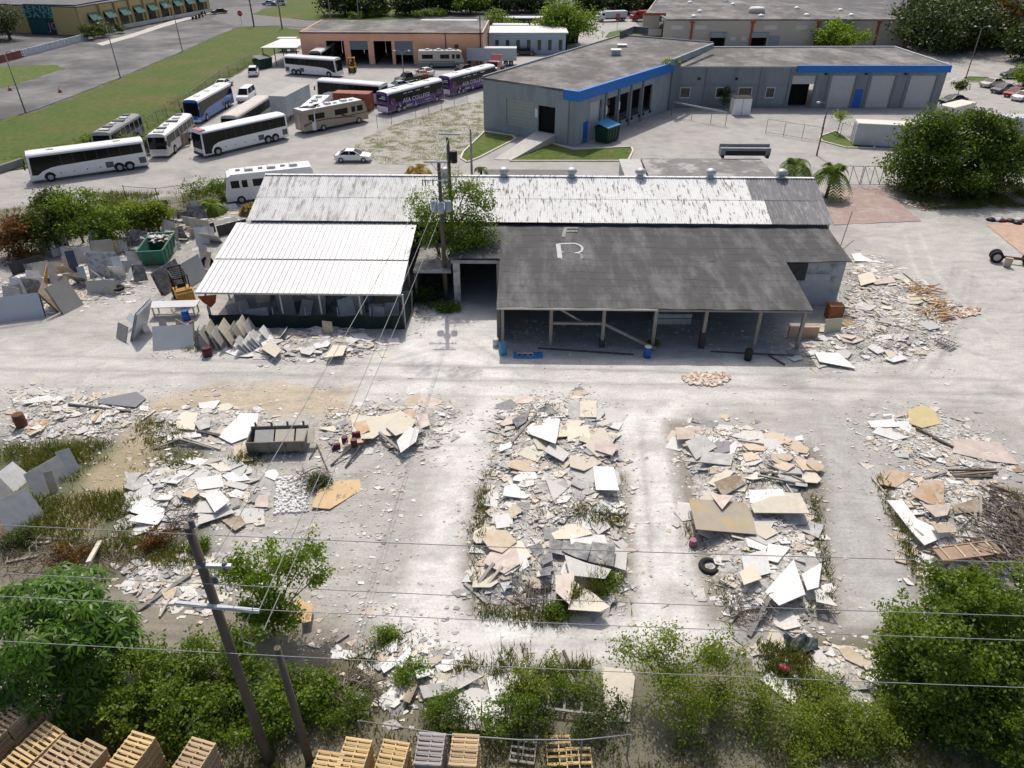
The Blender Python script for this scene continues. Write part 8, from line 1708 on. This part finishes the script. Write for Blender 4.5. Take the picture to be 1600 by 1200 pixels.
# ------------------------------------------------------------------ weeds and grass blades rooted on the ground and the heaps
def hmv(x, y, H):
    i = np.clip(((y-HY)/HG).astype(int), 0, HNY-1); j = np.clip(((x-HX)/HG).astype(int), 0, HNX-1); return np.where((x > HX) & (x < HX+HG*HNX-1) & (y > HY) & (y < HY+HG*HNY-1), H[i, j], 0)-.03
blades('weeds', [([(30,690),(180,685),(175,720),(110,760),(0,760),(0,700)], 90, .8),
    ([(190,690),(225,640),(350,700),(440,700),(420,735),(230,735),(190,740)], 80, .5),
    ([(60,770),(200,760),(215,830),(330,850),(330,905),(150,880),(60,870),(0,880),(0,760)], 75, .8),
    ([(210,690),(200,770),(150,840),(200,850),(230,760)], 60, .5),
    ([(752,735),(776,735),(768,800),(745,940),(735,930),(728,830)], 110, .6),
    ([(965,745),(982,745),(984,830),(905,840),(880,820),(885,800),(960,800)], 80, .45),
    ([(735,940),(830,950),(890,930),(940,890),(985,900),(990,965),(840,985),(740,970)], 120, .9),
    ([(1060,780),(1090,840),(1085,900),(1140,910),(1150,960),(1105,930),(1062,830)], 110, .6),
    ([(1255,760),(1282,770),(1305,900),(1310,960),(1260,970),(1240,960),(1290,930),(1270,840)], 110, .7),
    ([(1360,745),(1380,740),(1410,800),(1440,880),(1470,930),(1430,940),(1395,840)], 110, .6),
    ([(1560,760),(1620,780),(1620,830),(1560,800)], 100, .8),
    ([(560,1010),(620,980),(690,960),(690,985),(600,1030),(580,1060),(520,1080),(500,1050)], 60, .6),
    ([(720,1030),(830,1000),(830,1040),(940,1020),(935,1110),(830,1130),(780,1110),(780,1080),(700,1060)], 130, .9),
    ([(1180,1000),(1290,1010),(1330,1060),(1320,1130),(1250,1120),(1240,1090),(1180,1060)], 110, .9),
    ([(-60,1140),(420,1100),(560,1090),(780,1120),(1000,1130),(1420,1110),(1680,1100),(1680,1260),(-60,1260)], 55, .7),
    ([(0,330),(150,300),(300,300),(390,275),(390,300),(310,335),(180,360),(0,385)], 45, .9),
    ([(1375,285),(1640,290),(1640,325),(1440,330)], 60, .7),
    ([(640,440),(720,440),(716,480),(650,490)], 60, .9),
    ([(235,535),(320,540),(318,552),(240,552)], 80, .6)    , ([(770,650),(920,620),(965,700),(980,950),(740,950),(760,700)], 26, .55, 1), ([(1050,670),(1250,690),(1300,950),(1110,970),(1065,740)], 22, .55, 1), ([(500,640),(715,640),(690,700),(500,700)], 12, .4, 1), ([(1370,745),(1600,760),(1600,920),(1440,920)], 26, .6, 1), ([(205,740),(420,740),(420,820),(205,825)], 20, .5, 1), ([(1330,400),(1490,480),(1420,560),(1250,560)], 12, .4, 1), ([(180,870),(400,880),(330,960),(200,960)], 24, .5, 1), ([(0,620),(220,620),(180,690),(0,695)], 18, .5, 1), ([(480,1000),(730,1000),(830,1090),(600,1110)], 26, .5, 1)], M_blade, 'tall green and straw-coloured weeds growing between the stone heaps')
M_gblade = leaf_mat('grass_blades', [(.08,.11,.015),(.12,.155,.022),(.21,.20,.07)], .3, .7)
blades('rough_grass', [([(550,232),(600,200),(700,168),(757,155),(757,206),(716,250),(600,257)], 12, .3),
    ([(724,250),(757,208),(800,214),(735,252)], 60, .15), ([(799,250),(850,222),(897,235),(985,232),(980,250)], 60, .15),
    ([(40,256),(135,236),(226,212),(300,165),(400,98),(400,85),(200,190),(0,250)], 9, .4)], M_gblade, 'rough grass tufts on the vacant lot and verges')

# ------------------------------------------------------------------ pallets
M_pal = mat('pallet_wood', (.56,.41,.21), .85, .2, 5, rnd=.2, stretch=(.4,3,3)); M_palg = mat('pallet_grey', (.33,.31,.30), .85, .2, 5, rnd=.2, stretch=(.4,3,3)); M_pald = mat('pallet_brown', (.47,.35,.215), .85, .2, 5, rnd=.2, stretch=(.4,3,3))
PW, PL, PH_ = 1.02, 1.22, .14
def board(m):
    mb = MB(); mb.box(-PW/2, PW/2, -.045, .045, 0, .02); return mb.mesh('deck_board', m)
def stringer(m):
    mb = MB(); mb.box(-.019, .019, -PL/2, PL/2, 0, .095); return mb.mesh('stringer', m)
PM = {k: (board(m), stringer(m)) for k, m in (('new', M_pal), ('grey', M_palg), ('brown', M_pald))}
def whole(m):
    mb = MB()
    for x in (-PW/2+.03, 0, PW/2-.03): mb.box(x-.019, x+.019, -PL/2, PL/2, .02, .115)
    for k in range(7): y = -PL/2+.05+k*(PL-.1)/6; mb.box(-PW/2, PW/2, y-.045, y+.045, .115, .135)
    for y in (-PL/2+.05, 0, PL/2-.05): mb.box(-PW/2, PW/2, y-.05, y+.05, 0, .02)
    return mb.mesh('pallet', m)
PWH = {k: whole(m) for k, m in (('new', M_pal), ('grey', M_palg), ('brown', M_pald))}
def pallet(kind, loc, rot, label, group, full, nb=7):
    if not full: return link('pallet', PWH[kind], None, loc, rot, label, 'pallet', group)
    t = thing('pallet', label, 'pallet', loc, rot, group)
    for x in (-PW/2+.03, 0, PW/2-.03): link('stringer', PM[kind][1], t, (x, 0, .02))
    for k in range(nb): link('deck_board', PM[kind][0], t, (rr_.gauss(0,.006), -PL/2+.05+k*(PL-.1)/(nb-1)+rr_.gauss(0,.006), .115), rr_.gauss(0,.01))
    for y in (-PL/2+.05, 0, PL/2-.05): link('deck_board', PM[kind][0], t, (0, y, 0))
    return t
ORD = ['topmost'] + [w + ' from the top' for w in 'second third fourth fifth sixth seventh eighth ninth tenth eleventh twelfth thirteenth fourteenth fifteenth sixteenth seventeenth'.split()]
STK = [((20,1110), -22, 'brown', 15, 'left frame edge stack'), ((62,1155), -24, 'new', 17, 'tall left stack'), ((5,1095), -22, 'brown', 13, 'far left corner stack'), ((92,1178), -22, 'brown', 13, 'stack beside the tall left one'), ((128,1185), -22, 'brown', 12, 'fifth stack from the left'),
       ((207,1170), -16, 'new', 14, 'wide stack under the leafy bush'), ((302,1180), -14, 'brown', 13, 'shaded stack by the near pole'), ((508,1200), -8, 'new', 11, 'low stack left of the four'), ((552,1178), -9, 'new', 14, 'first yellow stack of the four'), ((612,1182), -9, 'new', 13, 'second yellow stack of the four'), ((672,1168), -4, 'grey', 14, 'weathered grey stack of the four'), ((725,1172), -3, 'brown', 13, 'brown last stack of the four')]
STK2 = []
for row in STK:
    STK2.append(row[:3] + (16,) + row[4:] + (0,))
    if row[0][0] < 320 and row[0][0] != 5: STK2.append(row[:3] + (16,) + ('near half of ' + row[4],) + (1,))
for (px, py), deg, kd, n, lab, near in STK2:
    zt = n*PH_; c = G(px, py, zt)
    if near: c = c - Vector((-math.sin(R(deg)), math.cos(R(deg)), 0))*(PL+.04)
    for k in range(n):
        top = k == n-1
        pallet(kd, (c.x+rr_.gauss(0,.015), c.y+rr_.gauss(0,.015), k*PH_), R(deg)+rr_.gauss(0,.012), ('topmost pallet of the ' if top else ORD[n-1-k].split()[0] + ' pallet from the top of the ') + lab, 'pallets in the ' + lab, k >= n-2)
for (px, py), kd, lab, dg in (((873,1175),'new','yellow pallet lying flat on the shaded grass, %s', 2), ((818,1172),'grey','grey weathered pallet lying flat beside the %s', -8)):
    c = G(px, py); pallet(kd, (c.x, c.y, .05), R(dg), lab % ('right of the grey one' if kd == 'new' else 'yellow one'), 'single pallets on the ground', True, 5)
c = G(905,1195); pallet('new', (c.x, c.y, .05), R(1), 'yellow pallet lying flat, cut by the bottom edge', 'single pallets on the ground', True, 5)
c = G(62,669); pallet('new', (c.x, c.y, .1), R(8), 'yellow pallet lying on the far left scrap heap', 'single pallets on the ground', True)
c = G(1322,512); pallet('brown', (c.x, c.y, .3), R(20), 'brown pallet lying by the heap beyond the lean-to', 'single pallets on the ground', True)
c = G(1475,540); pallet('grey', (c.x, c.y, .25), R(35), 'grey pallet at the edge of the heap beyond the lean-to', 'single pallets on the ground', True)
ow = thing('broken_pallet', 'broken grey pallet lying in the bottom weeds', 'pallet', G(890,1098), R(-8))
for x in (-.9,-.2,.5): mb = MB(); mb.box(x-.05,x+.05,-.7,.7,.25,.33); mb.build('batten', M_tim, ow)
for y in (-.6,.3): mb = MB(); mb.box(-1,1.1,y-.05,y+.05,.33,.38); mb.build('crosspiece', M_tim, ow)
bf = thing('front_fence', 'thin grey top rail of the front fence behind the pallets', 'fence'); P_ = [G(x, y, 1.6) for x, y in ((560,1126),(700,1148),(810,1156),(910,1156),(985,1148))]
mb = MB(); mb.tube(P_, .03, 6); mb.build('top_rail', M_gs, bf)
for p in P_: mb = MB(); mb.tube([(p.x,p.y,0),p], .035, 6); mb.build('fence_post', M_gs, bf)
for o in bpy.data.objects:                            # everything that carries a category is a thing
    if 'category' in o and 'kind' not in o: o['kind'] = 'thing'
